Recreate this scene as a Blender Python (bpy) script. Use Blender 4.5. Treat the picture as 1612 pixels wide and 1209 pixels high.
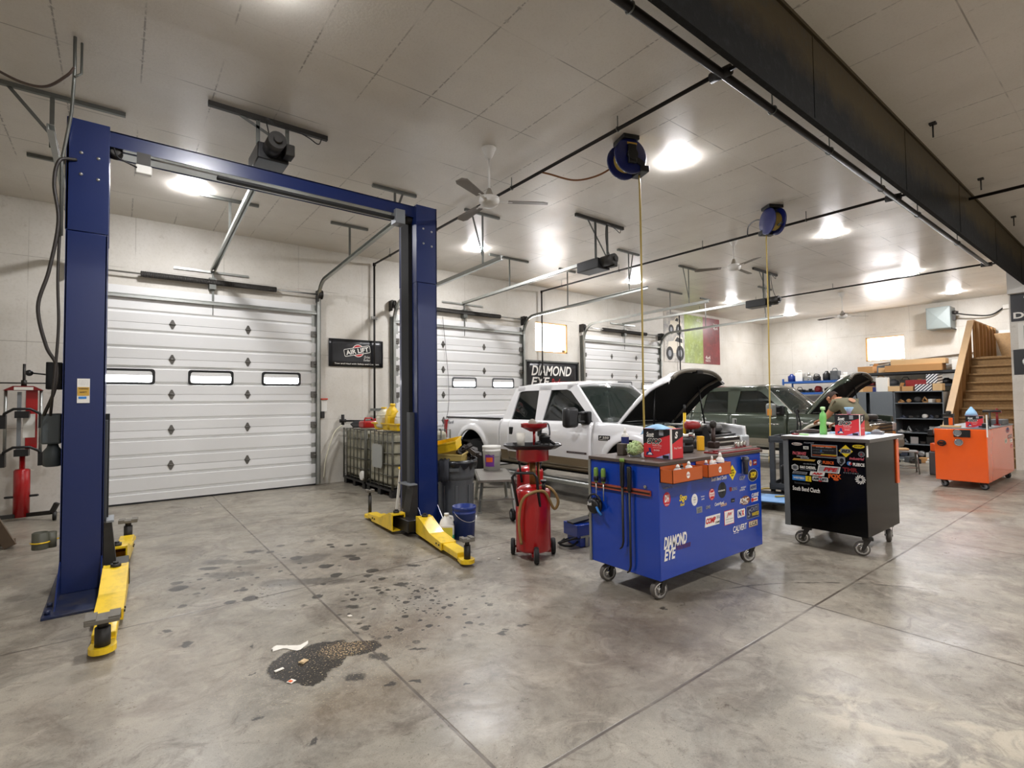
import bpy, bmesh, math, random
from mathutils import Vector, Matrix, Euler, Quaternion
SC = bpy.context.scene
for o in list(bpy.data.objects): bpy.data.objects.remove(o)
COL = SC.collection
R = math.radians; PI = math.pi

# ------------------------------------------------------------------ camera
cam_d = bpy.data.cameras.new('camera'); cam = bpy.data.objects.new('camera', cam_d); COL.objects.link(cam)
F_PX, YAW, PITCH, ROLL, EYE = 798.9, 0.659323, 0.0341123, -0.0110129, 1.52
cam_d.sensor_fit = 'HORIZONTAL'; cam_d.sensor_width = 36.0; cam_d.lens = 36.0*F_PX/1612
cam_d.clip_start = .05; cam_d.clip_end = 200
fw = Vector((math.sin(YAW)*math.cos(PITCH), math.cos(YAW)*math.cos(PITCH), math.sin(PITCH)))
rt = Vector((math.cos(YAW), -math.sin(YAW), 0)); up = rt.cross(fw)
c_, s_ = math.cos(ROLL), math.sin(ROLL)
rt, up = c_*rt+s_*up, -s_*rt+c_*up
m_ = Matrix((rt, up, -fw)).transposed().to_4x4(); m_.translation = (0, 0, EYE)
cam.matrix_world = m_
SC.camera = cam
# ------------------------------------------------------------------ world, exposure
w = bpy.data.worlds.new('world'); SC.world = w; w.use_nodes = True
w.node_tree.nodes['Background'].inputs[0].default_value = (.80, .88, 1, 1)
w.node_tree.nodes['Background'].inputs[1].default_value = 1.0
SC.view_settings.view_transform = 'Standard'; SC.view_settings.look = 'None'
SC.view_settings.gamma = 1; SC.view_settings.use_curve_mapping = False
SC.view_settings.exposure = 0.5
SC.cycles.max_bounces = 8; SC.cycles.diffuse_bounces = 5; SC.cycles.glossy_bounces = 4
SC.cycles.transmission_bounces = 4; SC.cycles.sample_clamp_indirect = 6; SC.cycles.caustics_reflective = False
SC.cycles.caustics_refractive = False; SC.cycles.use_denoising = True
LAMP_E = 260.0         # radiance of a ceiling lamp lens
H = 4.47               # ceiling height
WY = 9.84              # wall with the doors
WX = 20.3              # far wall

# ------------------------------------------------------------------ materials
def lin(h):
    if isinstance(h, str):
        h = h.lstrip('#'); h = [int(h[i:i+2], 16)/255 for i in (0, 2, 4)]
    return tuple(c/12.92 if c <= .04045 else ((c+.055)/1.055)**2.4 for c in h)+(1,)
MATS = {}
def mat(name, col, rough=.5, metal=0, var=0, vs=6, bump=0, bs=40, coat=0, emit=0, trans=0, alpha=1, spec=.5, dirt=None, dscale=3, damt=.5):
    if name in MATS: return MATS[name]
    m = bpy.data.materials.new(name); m.use_nodes = True; n = m.node_tree.nodes; l = m.node_tree.links
    b = n['Principled BSDF']; c = lin(col)
    b.inputs['Base Color'].default_value = c; b.inputs['Roughness'].default_value = rough
    b.inputs['Metallic'].default_value = metal; b.inputs['Coat Weight'].default_value = coat
    b.inputs['Coat Roughness'].default_value = .08
    b.inputs['Specular IOR Level'].default_value = spec
    b.inputs['Transmission Weight'].default_value = trans; b.inputs['Alpha'].default_value = alpha
    if emit:
        b.inputs['Emission Color'].default_value = c; b.inputs['Emission Strength'].default_value = emit
    out = None
    if var or bump or dirt:
        tc = n.new('ShaderNodeTexCoord')
    if var or dirt:
        t = n.new('ShaderNodeTexNoise'); t.inputs['Scale'].default_value = vs; t.inputs['Detail'].default_value = 5
        l.new(tc.outputs['Object'], t.inputs['Vector'])
        mx = n.new('ShaderNodeMixRGB'); mx.blend_type = 'MIX'
        k = 1-var
        mx.inputs[1].default_value = (c[0]*k, c[1]*k, c[2]*k, 1)
        k = 1+var*.6
        mx.inputs[2].default_value = (min(c[0]*k, 1), min(c[1]*k, 1), min(c[2]*k, 1), 1)
        l.new(t.outputs['Fac'], mx.inputs[0]); out = mx.outputs[0]
        if dirt:
            t2 = n.new('ShaderNodeTexNoise'); t2.inputs['Scale'].default_value = dscale; t2.inputs['Detail'].default_value = 8
            t2.inputs['Roughness'].default_value = .7
            l.new(tc.outputs['Object'], t2.inputs['Vector'])
            rp = n.new('ShaderNodeValToRGB'); rp.color_ramp.elements[0].position = .48; rp.color_ramp.elements[1].position = .68
            rp.color_ramp.elements[1].color = (damt, damt, damt, 1)
            l.new(t2.outputs['Fac'], rp.inputs[0])
            m2 = n.new('ShaderNodeMixRGB'); m2.inputs[2].default_value = lin(dirt)
            l.new(rp.outputs[0], m2.inputs[0]); l.new(out, m2.inputs[1]); out = m2.outputs[0]
        l.new(out, b.inputs['Base Color'])
    if bump:
        t = n.new('ShaderNodeTexNoise'); t.inputs['Scale'].default_value = bs; t.inputs['Detail'].default_value = 4
        l.new(tc.outputs['Object'], t.inputs['Vector'])
        bp = n.new('ShaderNodeBump'); bp.inputs['Strength'].default_value = bump; bp.inputs['Distance'].default_value = .01
        l.new(t.outputs['Fac'], bp.inputs['Height']); l.new(bp.outputs[0], b.inputs['Normal'])
    MATS[name] = m
    return m

# ------------------------------------------------------------------ mesh builder
class MB:
    def __init__(s): s.bm = bmesh.new(); s.i = 0; s.M = None
    def v(s, p):
        p = Vector(p)
        return s.bm.verts.new(s.M @ p if s.M else p)
    def f(s, vs, sm=False):
        try: q = s.bm.faces.new(vs)
        except ValueError: return None
        q.material_index = s.i; q.smooth = sm; return q
    def poly(s, pts, sm=False): return s.f([s.v(p) for p in pts], sm)
    def box(s, x0, x1, y0, y1, z0, z1, bev=0, M=None):
        vs = [Vector((x, y, z)) for x in (x0, x1) for y in (y0, y1) for z in (z0, z1)]
        if M: vs = [M @ p for p in vs]
        q = [s.v(p) for p in vs]; fs = []
        for a in ((0, 1, 3, 2), (4, 6, 7, 5), (0, 4, 5, 1), (2, 3, 7, 6), (0, 2, 6, 4), (1, 5, 7, 3)):
            fs.append(s.f([q[k] for k in a]))
        if bev:
            ed = list({e for f in fs for e in f.edges})
            r = bmesh.ops.bevel(s.bm, geom=ed, offset=bev, segments=2, affect='EDGES', profile=.5, clamp_overlap=True)
            for f in r['faces']: f.material_index = s.i; f.smooth = True
        return s
    def cbox(s, c, d, rot=None, bev=0):
        M = Matrix.Translation(c)
        if rot: M = M @ Euler(rot).to_matrix().to_4x4()
        a, b, e = d[0]/2, d[1]/2, d[2]/2
        return s.box(-a, a, -b, b, -e, e, bev, M)
    def bar(s, p0, p1, wd, th, up=(0, 0, 1)):
        p0, p1 = Vector(p0), Vector(p1); d = (p1-p0); L = d.length; d.normalize()
        sx = d.cross(Vector(up))
        if sx.length < 1e-4: sx = d.cross(Vector((1, 0, 0)))
        sx.normalize(); uz = sx.cross(d)
        M = Matrix((sx, d, uz)).transposed().to_4x4(); M.translation = p0
        return s.box(-wd/2, wd/2, 0, L, -th/2, th/2, 0, M)
    def frame(s, d):
        d = Vector(d).normalized(); a = Vector((0, 0, 1)) if abs(d.z) < .95 else Vector((1, 0, 0))
        x = d.cross(a).normalized(); return x, x.cross(d)
    def ring(s, c, x, y, r, n): return [s.v(Vector(c)+x*(r*math.cos(2*PI*k/n))+y*(r*math.sin(2*PI*k/n))) for k in range(n)]
    def lathe(s, p0, d, prof, n=20, cap=True, sm=True):
        p0 = Vector(p0); d = Vector(d).normalized(); x, y = s.frame(d); prev = None
        for k, (r, t) in enumerate(prof):
            rg = s.ring(p0+d*t, x, y, max(r, 1e-4), n)
            if prev:
                for j in range(n): s.f([prev[j], prev[(j+1) % n], rg[(j+1) % n], rg[j]], sm)
            elif cap: s.f(rg[::-1])
            prev = rg
        if cap: s.f(prev)
        return s
    def cyl(s, p0, p1, r0, r1=None, n=16, cap=True):
        d = Vector(p1)-Vector(p0)
        return s.lathe(p0, d, [(r0, 0), (r0 if r1 is None else r1, d.length)], n, cap)
    def tube(s, pts, r, n=8, closed=False):
        pts = [Vector(p) for p in pts]; N = len(pts); prev = None; first = None
        x = None
        for k in range(N):
            a = pts[max(k-1, 0)] if not closed else pts[k-1]; b = pts[min(k+1, N-1)] if not closed else pts[(k+1) % N]
            d = (b-a).normalized()
            if x is None: x, y = s.frame(d)
            else:
                x = (x-d*x.dot(d)).normalized(); y = x.cross(d)
            rr = r[k] if isinstance(r, (list, tuple)) else r
            rg = s.ring(pts[k], x, y, rr, n)
            if prev:
                for j in range(n): s.f([prev[j], prev[(j+1) % n], rg[(j+1) % n], rg[j]], True)
            else: first = rg
            prev = rg
        if closed:
            for j in range(n): s.f([prev[j], prev[(j+1) % n], first[(j+1) % n], first[j]], True)
        else: s.f(first[::-1]); s.f(prev)
        return s
    def prism(s, pts, off):
        off = Vector(off); a = [s.v(p) for p in pts]; b = [s.v(Vector(p)+off) for p in pts]; n = len(pts)
        s.f(a[::-1]); s.f(b)
        for k in range(n): s.f([a[k], a[(k+1) % n], b[(k+1) % n], b[k]])
        return s
    def grid(s, rows, sm=True, close=False):
        vs = [[s.v(p) for p in r] for r in rows]
        for i in range(len(vs)-1):
            n = len(vs[i])
            for j in range(n if close else n-1):
                s.f([vs[i][j], vs[i][(j+1) % n], vs[i+1][(j+1) % n], vs[i+1][j]], sm)
        return s
    def ball(s, c, r, n=14, m=9):
        if not isinstance(r, (list, tuple)): r = (r, r, r)
        c = Vector(c); rows = []
        for i in range(m+1):
            t = PI*i/m; rows.append([c+Vector((r[0]*math.sin(t)*math.cos(2*PI*j/n), r[1]*math.sin(t)*math.sin(2*PI*j/n), r[2]*math.cos(t))) for j in range(n)])
        vs = [[s.v(p) for p in rw] for rw in rows[1:-1]]
        a = s.v(rows[0][0]); b = s.v(rows[-1][0])
        for j in range(n): s.f([a, vs[0][j], vs[0][(j+1) % n]], True); s.f([b, vs[-1][(j+1) % n], vs[-1][j]], True)
        for i in range(len(vs)-1):
            for j in range(n): s.f([vs[i][j], vs[i+1][j], vs[i+1][(j+1) % n], vs[i][(j+1) % n]], True)
        return s
    def build(s, name, m, parent=None, world=False, solid=0, sub=0):
        if world and parent:
            q = parent; T = Matrix()
            while q: T = q.matrix_basis @ T; q = q.parent
            bmesh.ops.transform(s.bm, matrix=T.inverted(), verts=s.bm.verts)
        bmesh.ops.recalc_face_normals(s.bm, faces=s.bm.faces)
        me = bpy.data.meshes.new(name); s.bm.to_mesh(me); s.bm.free()
        for q in (m if isinstance(m, (list, tuple)) else [m]): me.materials.append(q)
        o = bpy.data.objects.new(name, me); COL.objects.link(o)
        if parent: o.parent = parent
        if solid:
            md = o.modifiers.new('solid', 'SOLIDIFY'); md.thickness = solid; md.offset = -1
        if sub:
            md = o.modifiers.new('sub', 'SUBSURF'); md.levels = sub; md.render_levels = sub
        return o
def thing(name, label, cat, loc=(0, 0, 0), rz=0, group=None):
    o = bpy.data.objects.new(name, None); COL.objects.link(o); o.empty_display_size = .1
    o.location = loc; o.rotation_euler = (0, 0, rz); tag(o, label, cat, group); return o
def tag(o, label, cat, group=None, kind=None):
    o['label'] = label; o['category'] = cat
    if group: o['group'] = group
    if kind: o['kind'] = kind
    return o
def struct(o, label=None):
    o['kind'] = 'structure'
    if label: o['label'] = label
    return o
def dup(o, loc=None, rz=None, label=None, parent=None, cat=None):
    c = o.copy(); COL.objects.link(c)
    if parent: c.parent = parent
    if loc is not None: c.location = loc
    if rz is not None: c.rotation_euler = (0, 0, rz)
    if label: c['label'] = label
    for ch in list(o.children): dup(ch, parent=c)
    return c
def arc(c, r, a0, a1, n, ax=(1, 0, 0), ay=(0, 0, 1)):
    ax, ay, c = Vector(ax), Vector(ay), Vector(c)
    return [c+ax*(r*math.cos(R(a0+(a1-a0)*k/n)))+ay*(r*math.sin(R(a0+(a1-a0)*k/n))) for k in range(n+1)]
def spline(pts, n=8):
    pts = [Vector(p) for p in pts]; o = []
    P = [pts[0]*2-pts[1]]+pts+[pts[-1]*2-pts[-2]]
    for k in range(1, len(P)-2):
        for j in range(n):
            t = j/n; a, b, c, d = P[k-1], P[k], P[k+1], P[k+2]
            o.append(.5*((2*b)+(c-a)*t+(2*a-5*b+4*c-d)*t*t+(3*b-a-3*c+d)*t**3))
    return o+[pts[-1]]
# lettering: a flat mesh of the string fitted into w x h, centred at O in the plane (Rv, Uv)
TXT = {}
def text_obj(s, O, Rv, Uv, w, h, m, parent=None, shear=0, bold=0, world=True, name='lettering', lift=.0012, wob=0):
    key = (s, shear, bold)
    if key not in TXT:
        cu = bpy.data.curves.new('t', 'FONT'); cu.body = s; cu.size = 1; cu.shear = shear; cu.offset = bold; cu.fill_mode = 'FRONT'; cu.resolution_u = 3
        to = bpy.data.objects.new('t', cu); COL.objects.link(to); bpy.context.view_layer.update()
        me = bpy.data.meshes.new_from_object(to.evaluated_get(bpy.context.evaluated_depsgraph_get()))
        vs = [v.co.copy() for v in me.vertices]; ps = [tuple(p.vertices) for p in me.polygons]
        bpy.data.objects.remove(to); bpy.data.curves.remove(cu); bpy.data.meshes.remove(me)
        x0 = min(v.x for v in vs); x1 = max(v.x for v in vs); y0 = min(v.y for v in vs); y1 = max(v.y for v in vs)
        TXT[key] = ([((v.x-x0)/(x1-x0)-.5, (v.y-y0)/(y1-y0)-.5) for v in vs], ps)
    vs, ps = TXT[key]; O, Rv, Uv = Vector(O), Vector(Rv).normalized(), Vector(Uv).normalized(); N = Rv.cross(Uv)
    b = MB(); q = [b.v(O+N*lift+Rv*(x*w)+Uv*(y*h)) for x, y in vs]
    for p in ps: b.f([q[k] for k in p])
    return b.build(name, m, parent, world)
def shape_pts(kind, w, h):
    a, b = w/2, h/2
    if kind == 'oval': return [(a*math.cos(2*PI*k/28), b*math.sin(2*PI*k/28)) for k in range(28)]
    if kind == 'diamond': return [(-a, 0), (0, -b), (a, 0), (0, b)]
    if kind == 'hex': return [(0, b), (-a, b*.5), (-a, -b*.5), (0, -b), (a, -b*.5), (a, b*.5)]
    if kind == 'slant': return [(-a, -b), (a*.86, -b), (a, b), (-a*.86, b)]
    if kind == 'shield': return [(-a, b), (-a, -b*.2), (0, -b), (a, -b*.2), (a, b)]
    if kind == 'round':
        r = min(a, b)*.35; o = []
        for cx, cy, s in ((a-r, b-r, 0), (-a+r, b-r, 90), (-a+r, -b+r, 180), (a-r, -b+r, 270)):
            o += [(cx+r*math.cos(R(s+t)), cy+r*math.sin(R(s+t))) for t in (0, 30, 60, 90)]
        return o
    return [(-a, -b), (a, -b), (a, b), (-a, b)]
def sticker(parent, O, Rv, Uv, kind, w, h, m, texts=(), layers=(), lift=.0015, name='sticker', label=None):
    """a thin printed decal: backing shape, inner shapes, then lettering"""
    O, Rv, Uv = Vector(O), Vector(Rv).normalized(), Vector(Uv).normalized(); N = Rv.cross(Uv); o = None
    mats = []; b = MB()
    def add(kind, w, h, m, cx, cy, z):
        if m not in mats: mats.append(m)
        b.i = mats.index(m); b.prism([O+Rv*(cx+x)+Uv*(cy+y)+N*z for x, y in shape_pts(kind, w, h)], N*.0008)
    if kind: add(kind, w, h, m, 0, 0, lift-.0008)
    z = lift
    for (k2, w2, h2, m2, cx, cy) in layers:
        add(k2, w*w2, h*h2, m2, cx*w, cy*h, z); z += .0009
    if kind or layers: o = b.build(name, mats, parent, True)
    else: b.bm.free()
    for (s, m2, cx, cy, w2, h2, *sh) in texts:
        t = text_obj(s, O+Rv*(cx*w)+Uv*(cy*h)+N*z, Rv, Uv, w*w2, h*h2, m2, o if o else parent, sh[0] if sh else 0, sh[1] if len(sh) > 1 else .015, name='lettering' if o else name)
        if not o: o = t
    if label: o['label'] = label
    return o
# ------------------------------------------------------------------ palette
WHITE = mat('white_paint', '#dcdad5', .45, var=.05, vs=3)
DOORW = mat('door_white', '#e2e2e0', .38, var=.04, vs=2, bump=.05, bs=60)
GALV = mat('galvanized', '#a9aba6', .38, .8, var=.12, vs=14)
GALVD = mat('dark_galvanized', '#6f716c', .45, .6, var=.2, vs=14)
STEEL = mat('steel', '#b8b8b6', .28, .9)
CHROME = mat('chrome', '#d8d8d8', .12, 1)
BLACK = mat('black_plastic', '#121213', .4)
SOOT = mat('matte_black', '#0b0b0b', .75)
RUBBER = mat('rubber', '#161616', .7, bump=.2, bs=80)
PIPE = mat('black_pipe', '#1d1917', .5, .3, var=.3, vs=10)
LIFTB = mat('lift_blue', '#0e2256', .3, coat=.35, var=.06, vs=3, bump=.04, bs=150)
YEL = mat('lift_yellow', '#f2cb22', .38, coat=.2, var=.08, vs=9, dirt='#6b5a20', dscale=7, damt=.35)
YELP = mat('yellow_plastic', '#efc51c', .42, var=.08, vs=8, dirt='#8a6d1a', dscale=6, damt=.4)
IRON = mat('dark_iron', '#3a3835', .5, .6, var=.25, vs=18)
RED = mat('red_enamel', '#a81518', .28, coat=.4, var=.1, vs=5)
REDD = mat('dark_red', '#7c1516', .4, var=.15, vs=6)
ORANGE = mat('orange_enamel', '#ef5f1c', .22, coat=.5, var=.03, vs=3)
TBLUE = mat('toolbox_blue', '#0c3ca4', .24, coat=.6, var=.04, vs=3)
TBLACK = mat('toolbox_black', '#060606', .16, spec=.2)
GREY = mat('grey_plastic', '#55585a', .5, var=.1, vs=5, dirt='#2c2d2d', dscale=4, damt=.5)
GREYM = mat('grey_steel', '#7f8386', .4, .2, var=.06)
PBLUE = mat('bucket_blue', '#0f2b70', .35)
WPLAS = mat('white_plastic', '#e4e2da', .4)
NATUR = mat('milky_plastic', '#d9d4bd', .45, var=.1, vs=5)
WOOD = mat('pine', '#b58a55', .6, var=.18, vs=9)
OSB = mat('osb_tread', '#8f7047', .75, var=.45, vs=26)
CARD = mat('cardboard', '#bb8d58', .75, var=.08, vs=6)
CARDL = mat('light_cardboard', '#d0ad7d', .75, var=.08, vs=6)
TEXTW = mat('print_white', '#ece9e2', .5)
TEXTK = mat('print_black', '#101010', .5)
TEXTR = mat('print_red', '#c01c22', .5)
TEXTY = mat('print_yellow', '#f0d21e', .5)
TEXTG = mat('print_grey', '#8f9296', .5)
TEXTO = mat('print_orange', '#e0611c', .5)
TEXTB = mat('print_blue', '#2a79c4', .5)
TEXTN = mat('print_navy', '#22306e', .5)
TEXTGD = mat('print_gold', '#c39a3c', .5)
TOWEL = mat('blue_towel', '#9cc8ea', .8)
GLOW = mat('lamp_diffuser', '#fdfcff', .5, emit=LAMP_E)
DAY = mat('daylit_pane', '#fbfcff', .3, emit=16)
DAYD = mat('daylit_door_pane', '#fbfcff', .3, emit=9)
SKIN = mat('skin', '#b9805f', .55)

def N(nt, t, **kw):
    n = nt.nodes.new(t)
    for k, v_ in kw.items():
        if k.startswith('i'):
            n.inputs[int(k[1:])].default_value = v_
        else: setattr(n, k, v_)
    return n
class G:
    """small helper for node graphs"""
    def __init__(s, name):
        s.m = bpy.data.materials.new(name); s.m.use_nodes = True; s.t = s.m.node_tree
        s.b = s.t.nodes['Principled BSDF']; s.tc = s.t.nodes.new('ShaderNodeTexCoord').outputs['Object']
    def _in(s, n, k, v_):
        if isinstance(v_, bpy.types.NodeSocket): s.t.links.new(v_, n.inputs[k])
        else: n.inputs[k].default_value = v_
    def ma(s, op, a, b=0, c=0, clamp=False):
        n = s.t.nodes.new('ShaderNodeMath'); n.operation = op; n.use_clamp = clamp
        s._in(n, 0, a); s._in(n, 1, b); s._in(n, 2, c); return n.outputs[0]
    def noise(s, scale, detail=4, rough=.55, vec=None, dist=0):
        n = s.t.nodes.new('ShaderNodeTexNoise'); n.inputs['Scale'].default_value = scale; n.inputs['Detail'].default_value = detail
        n.inputs['Roughness'].default_value = rough; n.inputs['Distortion'].default_value = dist
        s.t.links.new(vec or s.tc, n.inputs['Vector']); return n.outputs['Fac'], n.outputs['Color']
    def ramp(s, f, p0, p1, c0=0, c1=1):
        n = s.t.nodes.new('ShaderNodeMapRange'); n.inputs[1].default_value = p0; n.inputs[2].default_value = p1
        n.inputs[3].default_value = c0; n.inputs[4].default_value = c1; n.clamp = True; s._in(n, 0, f); return n.outputs[0]
    def mix(s, f, a, b, mode='MIX'):
        n = s.t.nodes.new('ShaderNodeMixRGB'); n.blend_type = mode; s._in(n, 0, f)
        for k, q in ((1, a), (2, b)):
            if isinstance(q, str): q = lin(q)
            s._in(n, k, q)
        return n.outputs[0]
    def sep(s, v_):
        n = s.t.nodes.new('ShaderNodeSeparateXYZ'); s.t.links.new(v_, n.inputs[0]); return n.outputs
    def vadd(s, a, b, sc):
        n = s.t.nodes.new('ShaderNodeVectorMath'); n.operation = 'MULTIPLY_ADD'
        s.t.links.new(b, n.inputs[0]); n.inputs[1].default_value = (sc, sc, sc); s.t.links.new(a, n.inputs[2]); return n.outputs[0]
    def line(s, x, period, off, wid):
        # 1 on thin lines x = off + k*period
        a = s.ma('PINGPONG', s.ma('SUBTRACT', x, off), period/2)
        return s.ramp(a, wid*.5, wid, 1, 0)
    def bump(s, h, st, d=.01):
        n = s.t.nodes.new('ShaderNodeBump'); n.inputs['Strength'].default_value = st; n.inputs['Distance'].default_value = d
        s._in(n, 'Height', h); s.t.links.new(n.outputs[0], s.b.inputs['Normal'])
    def ell(s, xyz, cx, cy, rx, ry, rot=0, soft=.25):
        x = s.ma('SUBTRACT', xyz[0], cx); y = s.ma('SUBTRACT', xyz[1], cy); c, q = math.cos(R(rot)), math.sin(R(rot))
        u = s.ma('ADD', s.ma('MULTIPLY', x, c/rx), s.ma('MULTIPLY', y, q/rx))
        v_ = s.ma('ADD', s.ma('MULTIPLY', x, -q/ry), s.ma('MULTIPLY', y, c/ry))
        d = s.ma('ADD', s.ma('MULTIPLY', u, u), s.ma('MULTIPLY', v_, v_))
        return s.ramp(d, 1-soft, 1+soft, 1, 0)
    def set(s, k, v_): s._in(s.b, k, v_)

def floor_mat():
    g = G('concrete')
    big, bc = g.noise(.55, 6, .6, dist=.6); med, mc = g.noise(2.6, 8, .65, dist=.8); fine, _ = g.noise(26, 6, .7); grain, _ = g.noise(140, 3, .6)
    col = g.mix(g.ramp(big, .35, .65), '#777165', '#8a867a')
    col = g.mix(g.ramp(med, .38, .66), col, '#9c9586')
    lo, _ = g.noise(1.3, 8, .7, dist=1.5)
    col = g.mix(g.ma('MULTIPLY', g.ramp(lo, .48, .66), .7), col, '#554a3f')
    col = g.mix(g.ma('MULTIPLY', g.ramp(fine, .45, .72), .4), col, '#a59b8c')
    col = g.mix(g.ma('MULTIPLY', g.ramp(grain, .5, .72), .4), col, '#5a5044')
    gm, _ = g.noise(4.2, 10, .78, dist=2.2); col = g.mix(g.ma('MULTIPLY', g.ramp(gm, .52, .66), .62), col, '#4b4137')
    gl, _ = g.noise(3.1, 9, .75, dist=1.2); col = g.mix(g.ma('MULTIPLY', g.ramp(gl, .54, .68), .5), col, '#b8ae9e')
    pit, _ = g.noise(70, 2, .6); col = g.mix(g.ma('MULTIPLY', g.ramp(pit, .68, .72), .7), col, '#2e2822')
    _, hc = g.noise(17, 4, .65); wv = g.vadd(g.vadd(g.tc, mc, .10), hc, .05); W = g.sep(wv); P = g.sep(g.tc)
    wv = g.vadd(g.vadd(g.tc, mc, .17), hc, .09); WS = g.sep(wv)
    # broad worn areas
    for (cx, cy, rx, ry, rot, k, c) in ((2.7, 2.3, .95, .55, 20, .5, '#5f4f40'), (1.6, 3.15, .42, .28, 0, .45, '#6a5843'), (1.4, 5.0, .75, .42, 15, .45, '#6d6355'),
                                        (3.6, 1.3, 1.0, .35, 30, .25, '#c5b9a6'), (.1, 3.6, .5, .7, 0, .25, '#b5a793'), (6.4, 2.1, .7, .5, 0, .4, '#5c5044'),
                                        (7.6, 1.0, 1.4, .4, -20, .25, '#93705f'), (1.15, 2.6, .5, .2, 0, .3, '#75603f')):
        s2, _ = g.noise(9, 6, .7)
        e = g.ma('MULTIPLY', g.ell(W, cx+.07, cy+.07, rx, ry, rot, .8), g.ramp(s2, .3, .6, .4, 1))
        col = g.mix(g.ma('MULTIPLY', e, k), col, c)
    # oil stains
    st = None; spec, _ = g.noise(60, 2, .5)
    for (cx, cy, rx, ry) in ((1.47,5.21,.18,.13),(1.58,5.23,.12,.09),(1.82,5.03,.07,.05),(1.32,4.54,.34,.09),(1.1,4.67,.16,.1),(.79,5.18,.2,.09),(.78,5.66,.17,.08),(.69,5.5,.09,.05),(1.0,5.48,.12,.07),(1.12,5.83,.08,.05),(1.4,3.78,.07,.035),(1.34,3.38,.03,.03),(1.26,2.95,.055,.04),(1.29,2.89,.023,.02),(1.06,2.82,.06,.045),(1.17,2.63,.03,.02),(.28,4.18,.04,.03),(.36,3.86,.042,.04),(2.0,2.72,.03,.035),(2.06,2.76,.02,.024),(1.75,4.39,.035,.04),(1.88,3.98,.05,.038),(1.69,4.04,.042,.03),(1.25,3.34,.018,.02),(.69,3.56,.016,.02),(.61,3.22,.012,.02),(.7,2.4,.011,.023),(.54,2.76,.025,.011),(1.5,2.36,.027,.012),(1.3,2.56,.038,.016),(1.49,2.89,.06,.017),(3.16,2.3,.018,.02),(2.2,2.71,.026,.02),(2.79,4.38,.045,.035),(2.19,4.37,.06,.04)):
        rot = -39
        e = g.ell(WS, cx+.13, cy+.13, rx, ry, rot, .45); e = g.ma('MULTIPLY', e, .62 if rx > .1 else .95); st = e if st is None else g.ma('MAXIMUM', st, e)
    for (cx, cy, rx, ry, th) in ((1.82, 3.62, .2, .36, 34), (1.8, 3.55, .5, .6, 17), (.95, 5.1, .45, .5, 15), (1.4, 4.9, 1.0, .9, 7)):
        vo = g.t.nodes.new('ShaderNodeTexVoronoi'); vo.inputs['Scale'].default_value = th; g.t.links.new(g.vadd(g.tc, hc, .03), vo.inputs['Vector'])
        rnd_ = g.sep(vo.outputs['Color'])[0]
        dot = g.ramp(g.ma('SUBTRACT', g.ma('MULTIPLY', g.ma('POWER', rnd_, 3.0), .52), vo.outputs['Distance']), -.02, .03)
        e = g.ma('MULTIPLY', g.ramp(g.ell(W, cx+.07, cy+.07, rx, ry, 0, .95), .15, .5), dot)
        st = g.ma('MAXIMUM', st, e)
    col = g.mix(g.ma('MULTIPLY', st, .85), col, '#14110f')
    # the oil puddle, half of it strewn with absorbent
    pd = None
    for (cx, cy, rx, ry, rot) in ((.87, 3.14, .185, .21, 0), (1.02, 3.2, .17, .16, 0), (1.2, 3.13, .135, .095, -20), (.87, 2.97, .085, .09, 0), (.98, 3.05, .1, .07, 0)):
        e = g.ell(W, cx+.07, cy+.07, rx, ry, rot, .12); pd = e if pd is None else g.ma('MAXIMUM', pd, e)
    col = g.mix(g.ma('MULTIPLY', pd, .93), col, '#1f1c1b')
    gr, _ = g.noise(95, 2, .5); ab = g.ma('MULTIPLY', g.ma('MULTIPLY', g.ell(W, 1.2, 3.25, .15, .1, -20, .6), pd), g.ramp(gr, .5, .58))
    col = g.mix(ab, col, '#a58d68')
    ab2 = g.ma('MULTIPLY', g.ell(W, 1.1, 3.15, .55, .45, 10, .95), g.ramp(gr, .63, .68))
    col = g.mix(g.ma('MULTIPLY', ab2, .7), col, '#cdbb96')
    # spilled pale powder
    pw, _ = g.noise(3.5, 7, .7, dist=1.6); e = None
    for a in ((2.86, .9, .16, .3, 10), (2.82, .64, .3, .16, -39), (3.12, .6, .34, .18, -39), (3.1, .45, .3, .1, -39)):
        q = g.ell(W, a[0]+.07, a[1]+.07, a[2], a[3], a[4], .7); e = q if e is None else g.ma('MAXIMUM', e, q)
    col = g.mix(g.ma('MULTIPLY', g.ma('MULTIPLY', e, g.ramp(pw, .46, .58)), .6), col, '#c4b9a3')
    # tyre arc
    ax, ay, rr = 3.15, .12, 2.214
    d = g.ma('SQRT', g.ma('ADD', g.ma('POWER', g.ma('SUBTRACT', P[0], ax), 2), g.ma('POWER', g.ma('SUBTRACT', P[1], ay), 2)))
    arcm = g.ma('MULTIPLY', g.ramp(g.ma('ABSOLUTE', g.ma('SUBTRACT', d, rr)), .006, .014, 1, 0), g.ell(P, 4.5, 1.7, .85, .9, 0, .4))
    sp, _ = g.noise(7, 4, .6); arcm = g.ma('MULTIPLY', arcm, g.ramp(sp, .42, .55))
    col = g.mix(g.ma('MULTIPLY', arcm, .8), col, '#2f2a26')
    # saw-cut joints
    jt = g.ma('MAXIMUM', g.line(P[0], 2.79, 1.25, .011), g.line(P[1], 2.79, 1.632, .011))
    jn, _ = g.noise(4, 3); jk = g.ma('MULTIPLY', jt, g.ramp(jn, .3, .6, .35, .95))
    col = g.mix(jk, col, '#4a4138')
    g.set('Base Color', col)
    rg, _ = g.noise(1.7, 7, .65, dist=.7)
    ro = g.ramp(rg, .35, .68, .24, .46); ro = g.ma('ADD', ro, g.ma('MULTIPLY', fine, .08))
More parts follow.
